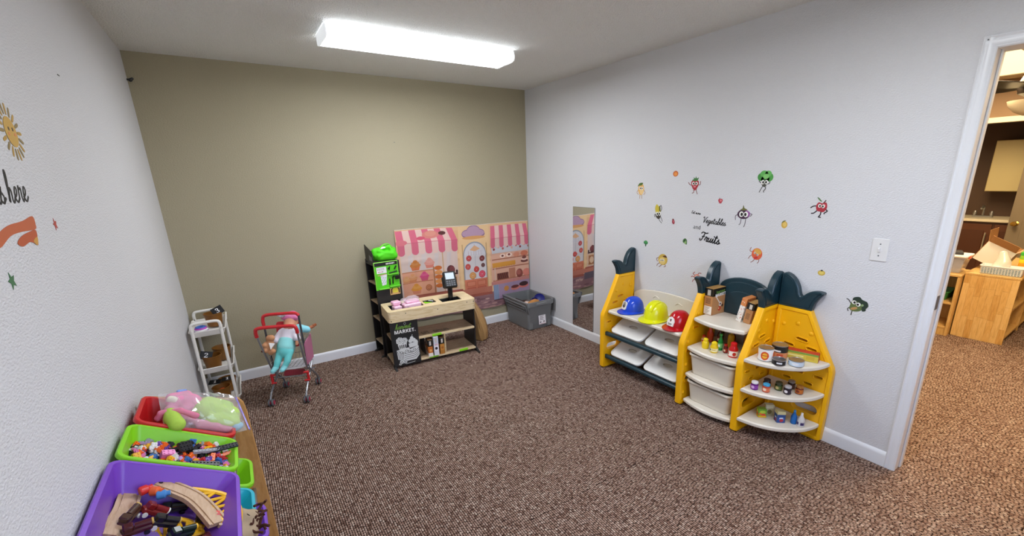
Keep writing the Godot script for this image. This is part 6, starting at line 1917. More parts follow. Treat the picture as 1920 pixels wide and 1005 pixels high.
# ---------------------------------------------------------------- doll cart with a doll
func doll_cart() -> void:
	var at := Vector3(0.585, 0, 0.555)
	var turn := -0.41
	var t := thing("doll_cart", "toy shopping cart with red handle bars and grey metal legs", "toy cart", at, turn)
	var red := hexm("c8262c", 0.35)
	var sil := hexm("8f9094", 0.35, 0.6)
	var hw := 0.122
	# handle bars
	part("handle", MB.new().tube(spline([Vector3(-hw - 0.012, 0.535, 0.135), Vector3(-hw - 0.012, 0.575, 0.140), Vector3(-hw + 0.008, 0.602, 0.142), Vector3(0, 0.606, 0.142), Vector3(hw - 0.008, 0.602, 0.142), Vector3(hw + 0.012, 0.575, 0.140), Vector3(hw + 0.012, 0.545, 0.135)], 5), 0.0125, 10), red, t, "red foam handle bar")
	part("handle", MB.new().tube(spline([Vector3(-hw, 0.585, 0.02), Vector3(-hw, 0.632, 0.018), Vector3(-hw + 0.022, 0.660, 0.016), Vector3(0, 0.664, 0.016), Vector3(hw - 0.022, 0.660, 0.016), Vector3(hw, 0.640, 0.018)], 5), 0.0115, 10), red, t, "red foam handle bar")
	for s in [-1.0, 1.0]:
		part("frame", MB.new().tube(spline([Vector3(s * (hw + 0.012), 0.545, 0.135), Vector3(s * (hw + 0.008), 0.47, 0.115), Vector3(s * hw, 0.27, 0.045), Vector3(s * hw, 0.215, 0.02)], 4), 0.0075, 8), sil, t)
		part("frame", MB.new().tube([Vector3(s * hw, 0.64, 0.018), Vector3(s * hw, 0.45, 0.015), Vector3(s * hw, 0.215, 0.005)], 0.0075, 8), hexm("4a4b4f", 0.4, 0.4), t)
		# crossing legs
		part("leg", MB.new().tube(spline([Vector3(s * (hw - 0.004), 0.235, -0.115), Vector3(s * (hw - 0.004), 0.16, 0.0), Vector3(s * hw, 0.105, 0.10), Vector3(s * hw, 0.062, 0.150), Vector3(s * hw, 0.032, 0.152)], 4), 0.0072, 8), sil, t)
		part("leg", MB.new().tube(spline([Vector3(s * (hw + 0.006), 0.235, 0.03), Vector3(s * (hw + 0.006), 0.14, -0.08), Vector3(s * (hw + 0.006), 0.075, -0.145), Vector3(s * (hw + 0.006), 0.032, -0.155)], 4), 0.0072, 8), sil, t)
		part("clip", MB.new().box(Vector3(s * (hw + 0.004), 0.175, 0.055), Vector3(0.018, 0.075, 0.014), 0.004), red, t, "red plastic clip")
		part("clip", MB.new().box(Vector3(s * (hw - 0.006), 0.205, 0.06), Vector3(0.036, 0.012, 0.016), 0.003), red, t, "red plastic clip")
		part("clip", MB.new().box(Vector3(s * (hw - 0.006), 0.140, 0.06), Vector3(0.036, 0.012, 0.016), 0.003), red, t, "red plastic clip")
		for z in [0.152, -0.155]:
			for e in [-0.012, 0.012]:
				var w := part("wheel", MB.new().lathe([Vector2(0.006, -0.006), Vector2(0.024, -0.006), Vector2(0.027, -0.003), Vector2(0.027, 0.003), Vector2(0.024, 0.006), Vector2(0.006, 0.006)], 20, xf(Vector3(s * hw + e, 0.027, z), 0, 0, PI / 2)), hexm("5a5b5e", 0.4), t)
				part("hub", MB.new().lathe([Vector2(0.016, -0.0075), Vector2(0.016, 0.0075), Vector2(0, 0.008)], 14, xf(Vector3(s * hw + e, 0.027, z), 0, 0, PI / 2)), hexm("a82844", 0.35), w)
	for z in [0.0, -0.13]:
		part("cross_bar", MB.new().tube([Vector3(-hw, 0.155, z), Vector3(hw, 0.155, z)], 0.005, 8), sil, t)
	# wire basket
	var wb := MB.new()
	for i in 9:
		var x := lerpf(-hw + 0.006, hw - 0.006, i / 8.0)
		wb.tube([Vector3(x, 0.44, -0.150), Vector3(x, 0.255, -0.120), Vector3(x, 0.255, 0.06)], 0.0018, 5)
	for i in 7:
		var z := lerpf(-0.118, 0.06, i / 6.0)
		wb.tube([Vector3(-hw + 0.004, 0.44, z * 1.15), Vector3(-hw + 0.010, 0.255, z), Vector3(hw - 0.010, 0.255, z), Vector3(hw - 0.004, 0.44, z * 1.15)], 0.0018, 5)
	for y in [0.30, 0.35, 0.40, 0.44]:
		var f: float = (y - 0.255) / 0.185
		wb.tube([Vector3(-hw + 0.008, y, 0.06), Vector3(-hw + 0.008, y, -0.12 - 0.03 * f), Vector3(hw - 0.008, y, -0.12 - 0.03 * f), Vector3(hw - 0.008, y, 0.06)], 0.0022, 5)
	part("wire_basket", wb, hexm("b8b9bd", 0.3, 0.8), t).set_meta("kind", "stuff")
	part("seat_back", MB.new().prism(rrect(0.16, 0.20, 0.02, 3), -0.004, 0.004, 0.002, xf(Vector3(-0.01, 0.47, -0.085), -0.30)), hexm("b51f2a", 0.45), t, "red seat back")
	var lw := MB.new()
	lw.prism(rrect(0.15, 0.06, 0.02, 3), -0.004, 0.004, 0.002, xf(Vector3(0.0, 0.17, -0.04), -1.2))
	part("lower_tray", lw, hexm("8a1f33", 0.45), t, "dark red lower tray")
	part("side_cloth", MB.new().prism(p2([-0.10, 0.0, 0.06, 0.0, 0.05, 0.17, -0.12, 0.19]), -0.003, 0.003, 0.001, Transform3D(Basis(Vector3(0, 0, 1), Vector3.UP, Vector3(-1, 0, 0)), Vector3(hw + 0.004, 0.25, -0.03))), hexm("b06a86", 0.8), t, "pink side cloth")

	# the doll, leaning back in the cart
	var d := thing("baby_doll", "baby doll in white and turquoise clothes lying back in the toy cart", "doll", at, turn)
	var top := hexm("e6e0ec", 0.85)
	var teal := hexm("6ccfcf", 0.85)
	part("head", blob([[Vector3(0.030, 0.560, -0.062), Vector3(0.034, 0.590, -0.078), 0.046, 0.048], [Vector3(0.018, 0.545, -0.020), Vector3(0.042, 0.545, -0.022), 0.024, 0.024], [Vector3(0.029, 0.553, -0.008), Vector3(0.029, 0.556, -0.010), 0.008, 0.008]], 0.005, 0.014), M.skin, d, "doll head tipped back")
	var cap := blob([[Vector3(0.034, 0.600, -0.082), Vector3(0.044, 0.610, -0.088), 0.047, 0.040], [Vector3(-0.005, 0.612, -0.060), Vector3(0.070, 0.602, -0.062), 0.022, 0.022]], 0.005, 0.012)
	part("hat", cap, hexm("d97aa8", 0.8), d, "pink hat")
	part("bow", blob([[Vector3(-0.012, 0.630, -0.045), Vector3(-0.030, 0.640, -0.035), 0.011, 0.014], [Vector3(-0.010, 0.628, -0.042), Vector3(0.006, 0.642, -0.036), 0.011, 0.013]], 0.004, 0.004), hexm("d6e4ea", 0.7), d, "pale bow on hat")
	for e in [[0.014, "eye"], [0.046, "eye"]]:
		part(e[1], MB.new().lathe([Vector2(0, -0.004), Vector2(0.0045, 0.0), Vector2(0, 0.004)], 10, xf(Vector3(e[0], 0.567, -0.004), PI / 2)), hexm("2a1a18", 0.3), d)
	part("mouth", MB.new().tube([Vector3(0.020, 0.540, 0.001), Vector3(0.030, 0.537, 0.003), Vector3(0.040, 0.540, 0.001)], 0.003, 6), hexm("b04a58", 0.4), d)
	part("shirt", blob([[Vector3(0.018, 0.500, -0.030), Vector3(0.006, 0.425, 0.020), 0.054, 0.056], [Vector3(0.060, 0.505, -0.030), Vector3(0.088, 0.470, 0.030), 0.032, 0.024], [Vector3(-0.028, 0.500, -0.030), Vector3(-0.062, 0.465, 0.02), 0.032, 0.024]], 0.006, 0.018), top, d, "white shirt")
	part("shirt_hem", blob([[Vector3(0.008, 0.440, 0.012), Vector3(0.004, 0.412, 0.030), 0.059, 0.061]], 0.006, 0.01), hexm("8fd8d8", 0.85), d, "turquoise lower half of shirt")
	part("trousers", blob([[Vector3(0.002, 0.412, 0.030), Vector3(0.0, 0.385, 0.045), 0.060, 0.056], [Vector3(0.030, 0.382, 0.060), Vector3(0.018, 0.322, 0.098), 0.028, 0.022], [Vector3(-0.032, 0.382, 0.060), Vector3(-0.050, 0.316, 0.100), 0.028, 0.022], [Vector3(0.018, 0.322, 0.098), Vector3(0.002, 0.288, 0.120), 0.021, 0.019], [Vector3(-0.050, 0.316, 0.100), Vector3(-0.060, 0.284, 0.118), 0.021, 0.019]], 0.006, 0.006), teal, d, "turquoise trousers")
	part("sock", blob([[Vector3(0.002, 0.288, 0.120), Vector3(-0.008, 0.276, 0.152), 0.020, 0.016]], 0.005), hexm("8edbe0", 0.85), d)
	part("sock", blob([[Vector3(-0.060, 0.284, 0.118), Vector3(-0.072, 0.272, 0.150), 0.020, 0.016]], 0.005), hexm("8edbe0", 0.85), d)
	part("sleeve", blob([[Vector3(0.085, 0.520, -0.055), Vector3(0.128, 0.495, -0.085), 0.032, 0.026]], 0.006), hexm("8fd6e4", 0.85), d, "pale blue sleeve")
	var hb := [[Vector3(0.128, 0.497, -0.086), Vector3(0.164, 0.508, -0.108), 0.013, 0.011], [Vector3(0.164, 0.508, -0.108), Vector3(0.176, 0.513, -0.114), 0.012, 0.010]]
	for f in 4: hb.append([Vector3(0.174, 0.510 + f * 0.004, -0.112 + f * 0.003), Vector3(0.192 - absf(f - 1.5) * 0.003, 0.516 + (f - 1) * 0.007, -0.122 + f * 0.003), 0.0042, 0.0034])
	hb.append([Vector3(0.166, 0.512, -0.106), Vector3(0.172, 0.526, -0.106), 0.0045, 0.0036])
	part("hand", blob(hb, 0.003, 0.003), hexm("a8623e", 0.55), d, "doll hand stretched out")
	part("hand", blob([[Vector3(0.088, 0.468, 0.034), Vector3(0.086, 0.440, 0.044), 0.013, 0.011], [Vector3(0.086, 0.440, 0.044), Vector3(0.078, 0.428, 0.050), 0.008, 0.005], [Vector3(0.090, 0.440, 0.042), Vector3(0.092, 0.427, 0.048), 0.005, 0.004], [Vector3(0.084, 0.440, 0.046), Vector3(0.086, 0.426, 0.054), 0.005, 0.004]], 0.004, 0.005), M.skin, d)
	part("print", MB.new().box(Vector3(-0.012, 0.478, 0.044), Vector3(0.026, 0.010, 0.003), 0.001, xf(Vector3.ZERO, 0.0, 0.0, 0.2)), hexm("8a4a8a", 0.7), d, "small purple print on shirt")
	# plush dog held at the doll's side
	var p := thing("plush_dog", "tan plush toy with round paws tucked beside the doll", "soft toy", at, turn)
	part("body", blob([[Vector3(-0.092, 0.455, 0.050), Vector3(-0.100, 0.425, 0.060), 0.026, 0.026], [Vector3(-0.090, 0.490, 0.045), Vector3(-0.078, 0.494, 0.05), 0.026, 0.024], [Vector3(-0.115, 0.450, 0.055), Vector3(-0.122, 0.445, 0.07), 0.022, 0.020], [Vector3(-0.118, 0.418, 0.065), Vector3(-0.118, 0.412, 0.08), 0.022, 0.019], [Vector3(-0.085, 0.395, 0.080), Vector3(-0.065, 0.405, 0.092), 0.022, 0.018]], 0.005, 0.006), hexm("c08a62", 0.9), p)
	part("nose", blob([[Vector3(-0.137, 0.412, 0.088), Vector3(-0.139, 0.410, 0.090), 0.008, 0.008]], 0.003), hexm("6a3a2c", 0.8), p)
	part("neckerchief", MB.new().prism(p2([-0.022, 0.018, 0.020, 0.010, -0.012, -0.034]), -0.002, 0.002, 0.0008, xf(Vector3(-0.066, 0.452, 0.086), -0.4, 0.1)), hexm("ece8e6", 0.8), p, "white triangular neckerchief")

# ---------------------------------------------------------------- wall stickers
# elements: ["e", part, cx, cy, rx, ry, turn, colour, layer]  ["p", part, [x, y ...], colour, layer]  ["l", part, [x, y ...], pen, colour]
func sticker(called: String, label: String, at: Vector3, turn: float, size: Vector2, roll: float, els: Array, group: String) -> void:
	var t := thing(called, label, "sticker", at, turn, group)
	t.rotation.z = 0.0
	var b := Basis(Vector3.UP, turn) * Basis(Vector3(0, 0, 1), roll)
	t.basis = b
	for e in els:
		var m := MB.new()
		var lay := 0
		var col: String
		if e[0] == "e":
			var pl := oval(e[2], e[3], e[4], e[5], 22, e[6])
			for i in pl.size(): pl[i] *= size
			lay = e[8]
			col = e[7]
			m.prism(pl, 0.0004 + lay * 0.0004, 0.0009 + lay * 0.0004)
		elif e[0] == "p":
			var pl := PackedVector2Array()
			for p in spline(_pairs(e[2]), 4, true): pl.append(p * size)
			lay = e[4]
			col = e[3]
			m.prism(pl, 0.0004 + lay * 0.0004, 0.0009 + lay * 0.0004)
		else:
			var pts := []
			for p in spline(_pairs(e[2]), 4): pts.append(Vector3(p.x * size.x, p.y * size.y, 0.0006))
			col = e[4]
			m.ribbon(pts, e[3] * size.x, 0.0002, 0.0008)
		part(e[1], m, hexm(col, 0.55), t)

func _pairs(a: Array) -> Array:
	var o := []
	for i in range(0, a.size(), 2): o.append(Vector2(a[i], a[i + 1]))
	return o

func eyes(x0: float, x1: float, y: float, r: float, tilt := 0.0, lay := 2) -> Array:
	return [["e", "eye", x0, y + tilt, r, r, 0.0, "efefe8", lay], ["e", "eye", x1, y - tilt, r, r, 0.0, "efefe8", lay], ["e", "pupil", x0 + r * 0.2, y + tilt - r * 0.05, r * 0.55, r * 0.6, 0.0, "15110f", lay + 1], ["e", "pupil", x1 - r * 0.2, y - tilt - r * 0.05, r * 0.55, r * 0.6, 0.0, "15110f", lay + 1]]

func limbs(col: String, arms: Array, pen := 0.022) -> Array:
	var o := []
	for a in arms: o.append(["l", "limb", a, pen, col])
	return o

func wall_stickers() -> void:
	var R := func(z: float, y: float) -> Vector3: return Vector3(W, y, z)
	var g := "fruit and vegetable stickers on the white wall"
	var s := -PI / 2
	sticker("wall_sticker", "yellow peach sticker with arms, highest one nearest the mirror", R.call(1.648, 1.453), s, Vector2(0.09, 0.125), 0.0, [["e", "body", 0.0, 0.08, 0.34, 0.36, 0.0, "e2b064", 0], ["e", "blush", 0.08, -0.06, 0.22, 0.18, 0.0, "e6c487", 1], ["p", "leaf", [-0.4, 0.25, -0.2, 0.45, 0.2, 0.47, 0.05, 0.32, -0.2, 0.3], "4f6a2c", 1]] + eyes(-0.1, 0.14, 0.14, 0.1) + limbs("a8763f", [[-0.3, 0.05, -0.48, -0.12, -0.3, -0.25], [0.3, 0.05, 0.48, -0.12, 0.32, -0.25], [-0.1, -0.25, -0.12, -0.5], [0.1, -0.25, 0.12, -0.5]]), g)
	sticker("wall_sticker", "small round orange sticker above the strawberry", R.call(1.973, 1.577), s, Vector2(0.046, 0.041), 0.0, [["e", "body", 0, 0, 0.5, 0.5, 0, "c8632c", 0], ["e", "shine", 0.02, -0.05, 0.32, 0.32, 0, "e8943f", 1]], g)
	sticker("wall_sticker", "red strawberry sticker with arms, legs and green leaves", R.call(2.143, 1.496), s, Vector2(0.107, 0.120), 0.0, [["p", "body", [-0.28, 0.2, 0.0, 0.32, 0.28, 0.22, 0.26, -0.05, 0.04, -0.3, -0.2, -0.1], "a3202c", 0], ["p", "leaves", [-0.22, 0.28, -0.1, 0.36, -0.12, 0.46, 0.0, 0.38, 0.06, 0.5, 0.12, 0.38, 0.26, 0.44, 0.2, 0.28, 0.0, 0.24], "3f7a3c", 1], ["e", "smile", 0.0, -0.08, 0.1, 0.05, 0.0, "d9808a", 1]] + eyes(-0.11, 0.12, 0.1, 0.1) + limbs("7a3f34", [[-0.26, 0.0, -0.4, 0.05, -0.5, 0.16], [0.26, 0.02, 0.4, 0.04, 0.42, 0.22], [-0.06, -0.28, -0.04, -0.4, -0.16, -0.46], [0.14, -0.22, 0.18, -0.38, 0.24, -0.5]]), g)
	sticker("wall_sticker", "small red apple sticker above the handwritten words", R.call(2.353, 1.397), s, Vector2(0.036, 0.035), 0.0, [["p", "body", [-0.45, 0.1, -0.2, 0.35, 0.0, 0.25, 0.25, 0.35, 0.48, 0.05, 0.2, -0.5, -0.2, -0.45], "b23a44", 0], ["l", "stalk", [0.0, 0.2, -0.2, 0.5], 0.05, "5a3a2a"], ["e", "shine", 0.1, 0.0, 0.2, 0.16, 0, "d9838a", 1]], g)
	sticker("wall_sticker", "half peeled banana sticker with dark arms and legs", R.call(1.836, 1.281), s, Vector2(0.098, 0.146), 0.12, [["p", "body", [-0.12, 0.5, -0.3, 0.35, -0.28, 0.1, -0.1, -0.02, 0.15, 0.0, 0.22, 0.2, 0.05, 0.38], "c9b53a", 0], ["p", "peel", [0.1, 0.4, 0.2, 0.35, 0.2, 0.1, 0.08, 0.15], "6a6a2c", 1], ["p", "belly", [-0.3, -0.02, 0.2, 0.0, 0.16, -0.2, -0.02, -0.28, -0.22, -0.18], "3a332c", 1]] + eyes(-0.12, 0.12, 0.0, 0.11) + limbs("39352e", [[0.2, 0.1, 0.34, 0.25, 0.28, 0.42, 0.18, 0.36], [-0.28, 0.0, -0.42, -0.05, -0.36, -0.16], [0.0, -0.25, 0.1, -0.38, 0.28, -0.5], [0.16, -0.12, 0.3, -0.3, 0.34, -0.42]]), g)
	sticker("wall_sticker", "tiny dark red berry sticker beside the banana", R.call(1.980, 1.231), s, Vector2(0.033, 0.041), 0.2, [["e", "body", 0, -0.05, 0.36, 0.44, 0, "94263a", 0], ["e", "shine", 0.1, 0.0, 0.14, 0.2, 0, "c86a72", 1], ["e", "leaf", 0.0, 0.42, 0.25, 0.1, 0, "6a2a2c", 1]], g)
	sticker("wall_sticker", "tiny green broccoli sticker near the shelf leaf", R.call(1.723, 1.037), s, Vector2(0.048, 0.049), 0.0, [["e", "floret", -0.2, 0.15, 0.26, 0.26, 0, "2f7a44", 0], ["e", "floret", 0.2, 0.15, 0.26, 0.26, 0, "3a8a4c", 0], ["e", "floret", 0.0, 0.28, 0.26, 0.24, 0, "4a9a58", 1], ["e", "stalk", 0.0, -0.22, 0.13, 0.28, 0, "2a5a34", 1]], g)
	sticker("wall_sticker", "tiny green pepper sticker below the handwritten words", R.call(2.096, 1.094), s, Vector2(0.040, 0.045), 0.0, [["p", "body", [-0.45, 0.2, 0.0, 0.5, 0.42, 0.2, 0.4, -0.5, 0.0, -0.3, -0.4, -0.2], "3f6a38", 0], ["e", "shine", 0.1, -0.1, 0.25, 0.3, 0, "8ab06a", 1], ["e", "seed", -0.05, 0.1, 0.18, 0.14, 0, "1f3a24", 2]], g)
	sticker("wall_sticker", "round yellow lemon sticker with arms over the white shelf bins", R.call(1.899, 0.925), s, Vector2(0.113, 0.104), 0.1, [["e", "body", 0.05, 0.05, 0.40, 0.42, 0, "c9a84a", 0], ["e", "blush", 0.0, -0.05, 0.26, 0.26, 0, "dcc27a", 1], ["p", "leaf", [0.05, 0.3, 0.3, 0.36, 0.4, 0.2, 0.2, 0.22], "5a3a24", 1]] + eyes(-0.12, 0.08, 0.0, 0.08) + limbs("7a4a3a", [[-0.3, 0.2, -0.5, 0.1, -0.42, -0.1], [-0.2, -0.2, -0.4, -0.3, -0.5, -0.45], [0.0, -0.3, -0.15, -0.42, -0.3, -0.52], [0.2, -0.3, 0.26, -0.45, 0.12, -0.5]]), g)
	sticker("wall_sticker", "green broccoli sticker holding up its own crown", R.call(2.639, 1.519), s, Vector2(0.100, 0.130), 0.0, [["e", "floret", -0.25, 0.22, 0.22, 0.18, 0, "3f8a3a", 0], ["e", "floret", 0.28, 0.2, 0.22, 0.19, 0, "4a9a42", 0], ["e", "floret", 0.02, 0.12, 0.26, 0.16, 0, "2f6a30", 0], ["e", "floret", -0.08, 0.36, 0.24, 0.15, 0, "5aaa50", 1], ["e", "floret", 0.18, 0.36, 0.2, 0.14, 0, "62b058", 1], ["e", "floret", 0.06, 0.24, 0.18, 0.12, 0, "7cc06a", 2], ["p", "body", [-0.2, 0.05, 0.2, 0.05, 0.12, -0.18, 0.0, -0.24, -0.14, -0.16], "4a4a40", 1]] + eyes(-0.1, 0.12, -0.02, 0.1) + limbs("3a3a36", [[-0.2, -0.05, -0.34, 0.02, -0.3, 0.1], [0.16, -0.1, 0.3, -0.08, 0.32, 0.06], [-0.08, -0.2, -0.18, -0.34, -0.26, -0.48], [0.06, -0.2, 0.1, -0.32, 0.0, -0.42, 0.02, -0.48]]), g)
	sticker("wall_sticker", "red apple sticker striding with dark boots", R.call(2.969, 1.378), s, Vector2(0.091, 0.111), 0.0, [["p", "body", [-0.2, 0.1, -0.08, 0.26, 0.12, 0.22, 0.34, 0.26, 0.42, 0.02, 0.28, -0.2, 0.08, -0.2, -0.14, -0.14], "a82a38", 0], ["e", "shine", 0.24, 0.1, 0.1, 0.08, 0, "d06a70", 1], ["p", "leaf", [0.1, 0.3, -0.1, 0.48, -0.2, 0.5, -0.04, 0.34], "5a7a4a", 1], ["l", "stalk", [0.18, 0.22, 0.3, 0.36], 0.03, "4a2a20"]] + eyes(0.0, 0.2, 0.08, 0.09, 0.01) + limbs("2c2024", [[-0.18, 0.08, -0.36, 0.06, -0.5, -0.02], [0.36, -0.08, 0.46, -0.16, 0.34, -0.24, 0.3, -0.3], [-0.1, -0.14, -0.28, -0.28, -0.42, -0.3], [0.12, -0.2, 0.1, -0.36, 0.02, -0.46, 0.14, -0.48]], 0.034), g)
	sticker("wall_sticker", "dark purple eggplant sticker with thin grey legs", R.call(2.527, 1.305), s, Vector2(0.113, 0.138), 0.0, [["e", "body", 0.0, 0.08, 0.38, 0.22, 0, "3f1f3c", 0], ["p", "belly", [0.1, 0.26, 0.34, 0.2, 0.38, 0.08, 0.26, -0.04, 0.2, 0.1], "9a5a9c", 1], ["p", "cap", [-0.24, 0.28, -0.1, 0.34, -0.06, 0.5, 0.02, 0.36, 0.2, 0.3, 0.0, 0.26], "6a6a34", 1]] + eyes(-0.13, 0.14, 0.08, 0.13) + limbs("4a4048", [[-0.36, 0.05, -0.48, -0.02, -0.46, -0.2], [0.36, 0.12, 0.5, 0.1, 0.4, 0.0], [-0.12, -0.12, -0.14, -0.34, -0.22, -0.42], [0.16, -0.12, 0.14, -0.36, 0.08, -0.5]], 0.018), g)
	sticker("wall_sticker", "small yellow mango sticker with a green leaf", R.call(2.790, 1.272), s, Vector2(0.042, 0.048), 0.0, [["e", "body", 0.02, -0.06, 0.42, 0.44, 0.2, "cda647", 0], ["e", "shine", 0.06, -0.02, 0.24, 0.28, 0.2, "e0c069", 1], ["p", "leaf", [-0.4, 0.1, -0.2, 0.4, 0.2, 0.5, 0.0, 0.34, -0.3, 0.14], "6a6a30", 1]], g)
	sticker("wall_sticker", "round orange sticker waving beside the green arch", R.call(2.638, 1.064), s, Vector2(0.096, 0.100), 0.0, [["e", "body", 0.08, 0.08, 0.36, 0.38, 0, "d9603c", 0], ["e", "peel", 0.12, 0.24, 0.26, 0.18, -0.3, "d6a24c", 1], ["e", "smile", 0.04, -0.16, 0.14, 0.07, 0.3, "c2303a", 1]] + eyes(-0.06, 0.12, 0.08, 0.07, 0.05) + limbs("8a5a50", [[-0.26, 0.2, -0.42, 0.25, -0.36, 0.46], [-0.24, 0.0, -0.4, -0.14, -0.46, -0.28], [-0.04, -0.26, -0.16, -0.42, -0.28, -0.5], [0.26, -0.26, 0.24, -0.42, 0.16, -0.5]]), g)
	sticker("wall_sticker", "small flat yellow tomato sticker beyond the leaf crown", R.call(3.033, 1.016), s, Vector2(0.041, 0.040), 0.0, [["e", "body", 0, -0.06, 0.48, 0.38, 0, "c9ac4a", 0], ["e", "shine", 0, -0.04, 0.3, 0.22, 0, "dcc66a", 1], ["p", "stalk", [-0.14, 0.24, 0.0, 0.42, 0.16, 0.26, 0.0, 0.18], "2a2a1c", 2]], g)
	sticker("wall_sticker", "dark green leafy sticker with big eyes below light switch", R.call(3.232, 0.861), s, Vector2(0.105, 0.107), 0.0, [["p", "body", [-0.3, 0.0, -0.2, 0.3, 0.1, 0.3, 0.3, 0.1, 0.2, -0.2, -0.1, -0.3, -0.3, -0.2], "5f7040", 0], ["p", "leaves", [-0.2, 0.25, -0.2, 0.42, 0.05, 0.5, 0.2, 0.38, 0.42, 0.3, 0.5, 0.1, 0.42, -0.05, 0.42, -0.16, 0.26, -0.2, 0.2, 0.1, 0.0, 0.25], "26382c", 1], ["e", "highlight", 0.24, 0.1, 0.06, 0.06, 0, "8fa878", 2], ["e", "smile", -0.1, -0.14, 0.16, 0.07, 0.4, "b58a54", 1]] + eyes(-0.14, 0.06, 0.14, 0.1, 0.04) + limbs("3c3a34", [[-0.28, 0.1, -0.4, 0.26, -0.5, 0.3], [-0.25, -0.1, -0.38, -0.2, -0.34, -0.32], [-0.16, -0.25, -0.18, -0.5]]), g)
	sticker("wall_sticker", "small pink radish sticker half hidden by the leaf tip", R.call(2.219, 0.842), s, Vector2(0.089, 0.079), 0.0, [["e", "body", 0.05, 0.05, 0.28, 0.28, 0, "d98f7c", 0]] + eyes(-0.02, 0.14, 0.1, 0.08) + limbs("9a4a44", [[-0.15, 0.15, -0.35, 0.3, -0.2, 0.48], [-0.15, 0.0, -0.42, 0.05, -0.5, -0.05], [-0.05, -0.15, -0.3, -0.3, -0.36, -0.48], [0.1, 0.3, 0.2, 0.45, 0.4, 0.46]], 0.03), g)
	# handwritten words
	var ink := hexm("1b1b1f", 0.6)
	var words := [["Eat more", 0.0105, 0.0012, 2.132, 1.302, -0.10, "small handwritten words Eat more on white wall"], ["Vegetables", 0.0205, 0.0024, 2.228, 1.243, -0.06, "handwritten word Vegetables on white wall"], ["Fruits", 0.0310, 0.0040, 2.216, 1.118, -0.10, "large handwritten word Fruits on white wall"]]
	for w in words:
		var m := script_text(w[0], w[1], w[2], 0.2)
		var o := solo("word_sticker", m, ink, w[6], "sticker", R.call(w[3], w[4]), s, "word stickers on the white wall")
		o.basis = Basis(Vector3.UP, s) * Basis(Vector3(0, 0, 1), w[5])
	var an := thing("word_sticker", "small printed word and on white wall", "sticker", R.call(2.189, 1.205), s, "word stickers on the white wall")
	letters(an, "and", 0.026, xf(Vector3(0, 0, 0.0005), 0, 0, -0.05), ink, "Droid Sans", 400)
	# left wall: sun, words, banner and two stars
	var gl := "stickers on the left white wall"
	var sun := [["e", "face", 0, 0, 0.27, 0.27, 0, "c9a04a", 1]]
	for i in 18:
		var a := TAU * i / 18
		var d := Vector2(cos(a), sin(a))
		var n := Vector2(-d.y, d.x) * 0.026
		var p0 := d * 0.32
		var p1 := d * 0.49
		sun.append(["p", "ray", [p0.x - n.x, p0.y - n.y, p1.x - n.x, p1.y - n.y, p1.x + n.x, p1.y + n.y, p0.x + n.x, p0.y + n.y], ["b8913f", "8f7a4a"][i % 2], 0])
	sun += [["e", "eye", -0.08, 0.05, 0.03, 0.035, 0, "4a3524", 2], ["e", "eye", 0.1, 0.05, 0.03, 0.035, 0, "4a3524", 2], ["e", "cheek", -0.13, -0.04, 0.04, 0.03, 0, "d98a5a", 2], ["e", "cheek", 0.15, -0.04, 0.04, 0.03, 0, "d98a5a", 2], ["l", "smile", [-0.05, -0.06, 0.02, -0.1, 0.08, -0.06], 0.012, "4a3524"]]
	sticker("wall_sticker", "golden sun face sticker on the left wall", Vector3(0, 1.728, 2.450), PI / 2, Vector2(0.135, 0.135), 0.0, sun, gl)
	sticker("wall_sticker", "orange ribbon banner sticker under the handwriting on left wall", Vector3(0, 1.500, 2.620), PI / 2, Vector2(0.24, 0.09), 0.0, [["p", "ribbon", [-0.5, -0.05, -0.2, 0.15, 0.2, 0.2, 0.5, 0.28, 0.52, 0.05, 0.46, -0.08, 0.1, -0.06, -0.2, -0.1, -0.5, -0.3], "c0613a", 0], ["p", "tail", [0.05, -0.16, 0.3, -0.1, 0.46, -0.1, 0.44, -0.3, 0.36, -0.3, 0.4, -0.5, 0.22, -0.36, 0.0, -0.42, -0.1, -0.3], "b9552f", 1], ["p", "tip", [0.3, -0.36, 0.44, -0.28, 0.38, -0.5], "cf9a4a", 2]], gl)
	for st in [[2.347, 1.493, 0.036, "b3493f", "small red star sticker on the left wall"], [2.741, 1.402, 0.040, "41704a", "small green star sticker low on the left wall"]]:
		var pts := []
		for i in 10:
			var v := Vector2(0, 0.5 if i % 2 == 0 else 0.22).rotated(TAU * i / 10 + 0.2)
			pts.append_array([v.x, v.y])
		var t := thing("wall_sticker", st[4], "sticker", Vector3(0, st[1], st[0]), PI / 2, gl)
		var pl := PackedVector2Array()
		for i in range(0, pts.size(), 2): pl.append(Vector2(pts[i], pts[i + 1]) * st[2])
		part("star", MB.new().prism(pl, 0.0004, 0.001), hexm(st[3], 0.55), t)
	var hm := script_text("ns here", 0.034, 0.0026, 0.2)
	var ho := solo("word_sticker", hm, hexm("23221f", 0.6), "handwritten words ending in here on the left wall", "sticker", Vector3(0, 1.562, 2.682), PI / 2, "word stickers on the left wall")
	ho.basis = Basis(Vector3.UP, PI / 2)

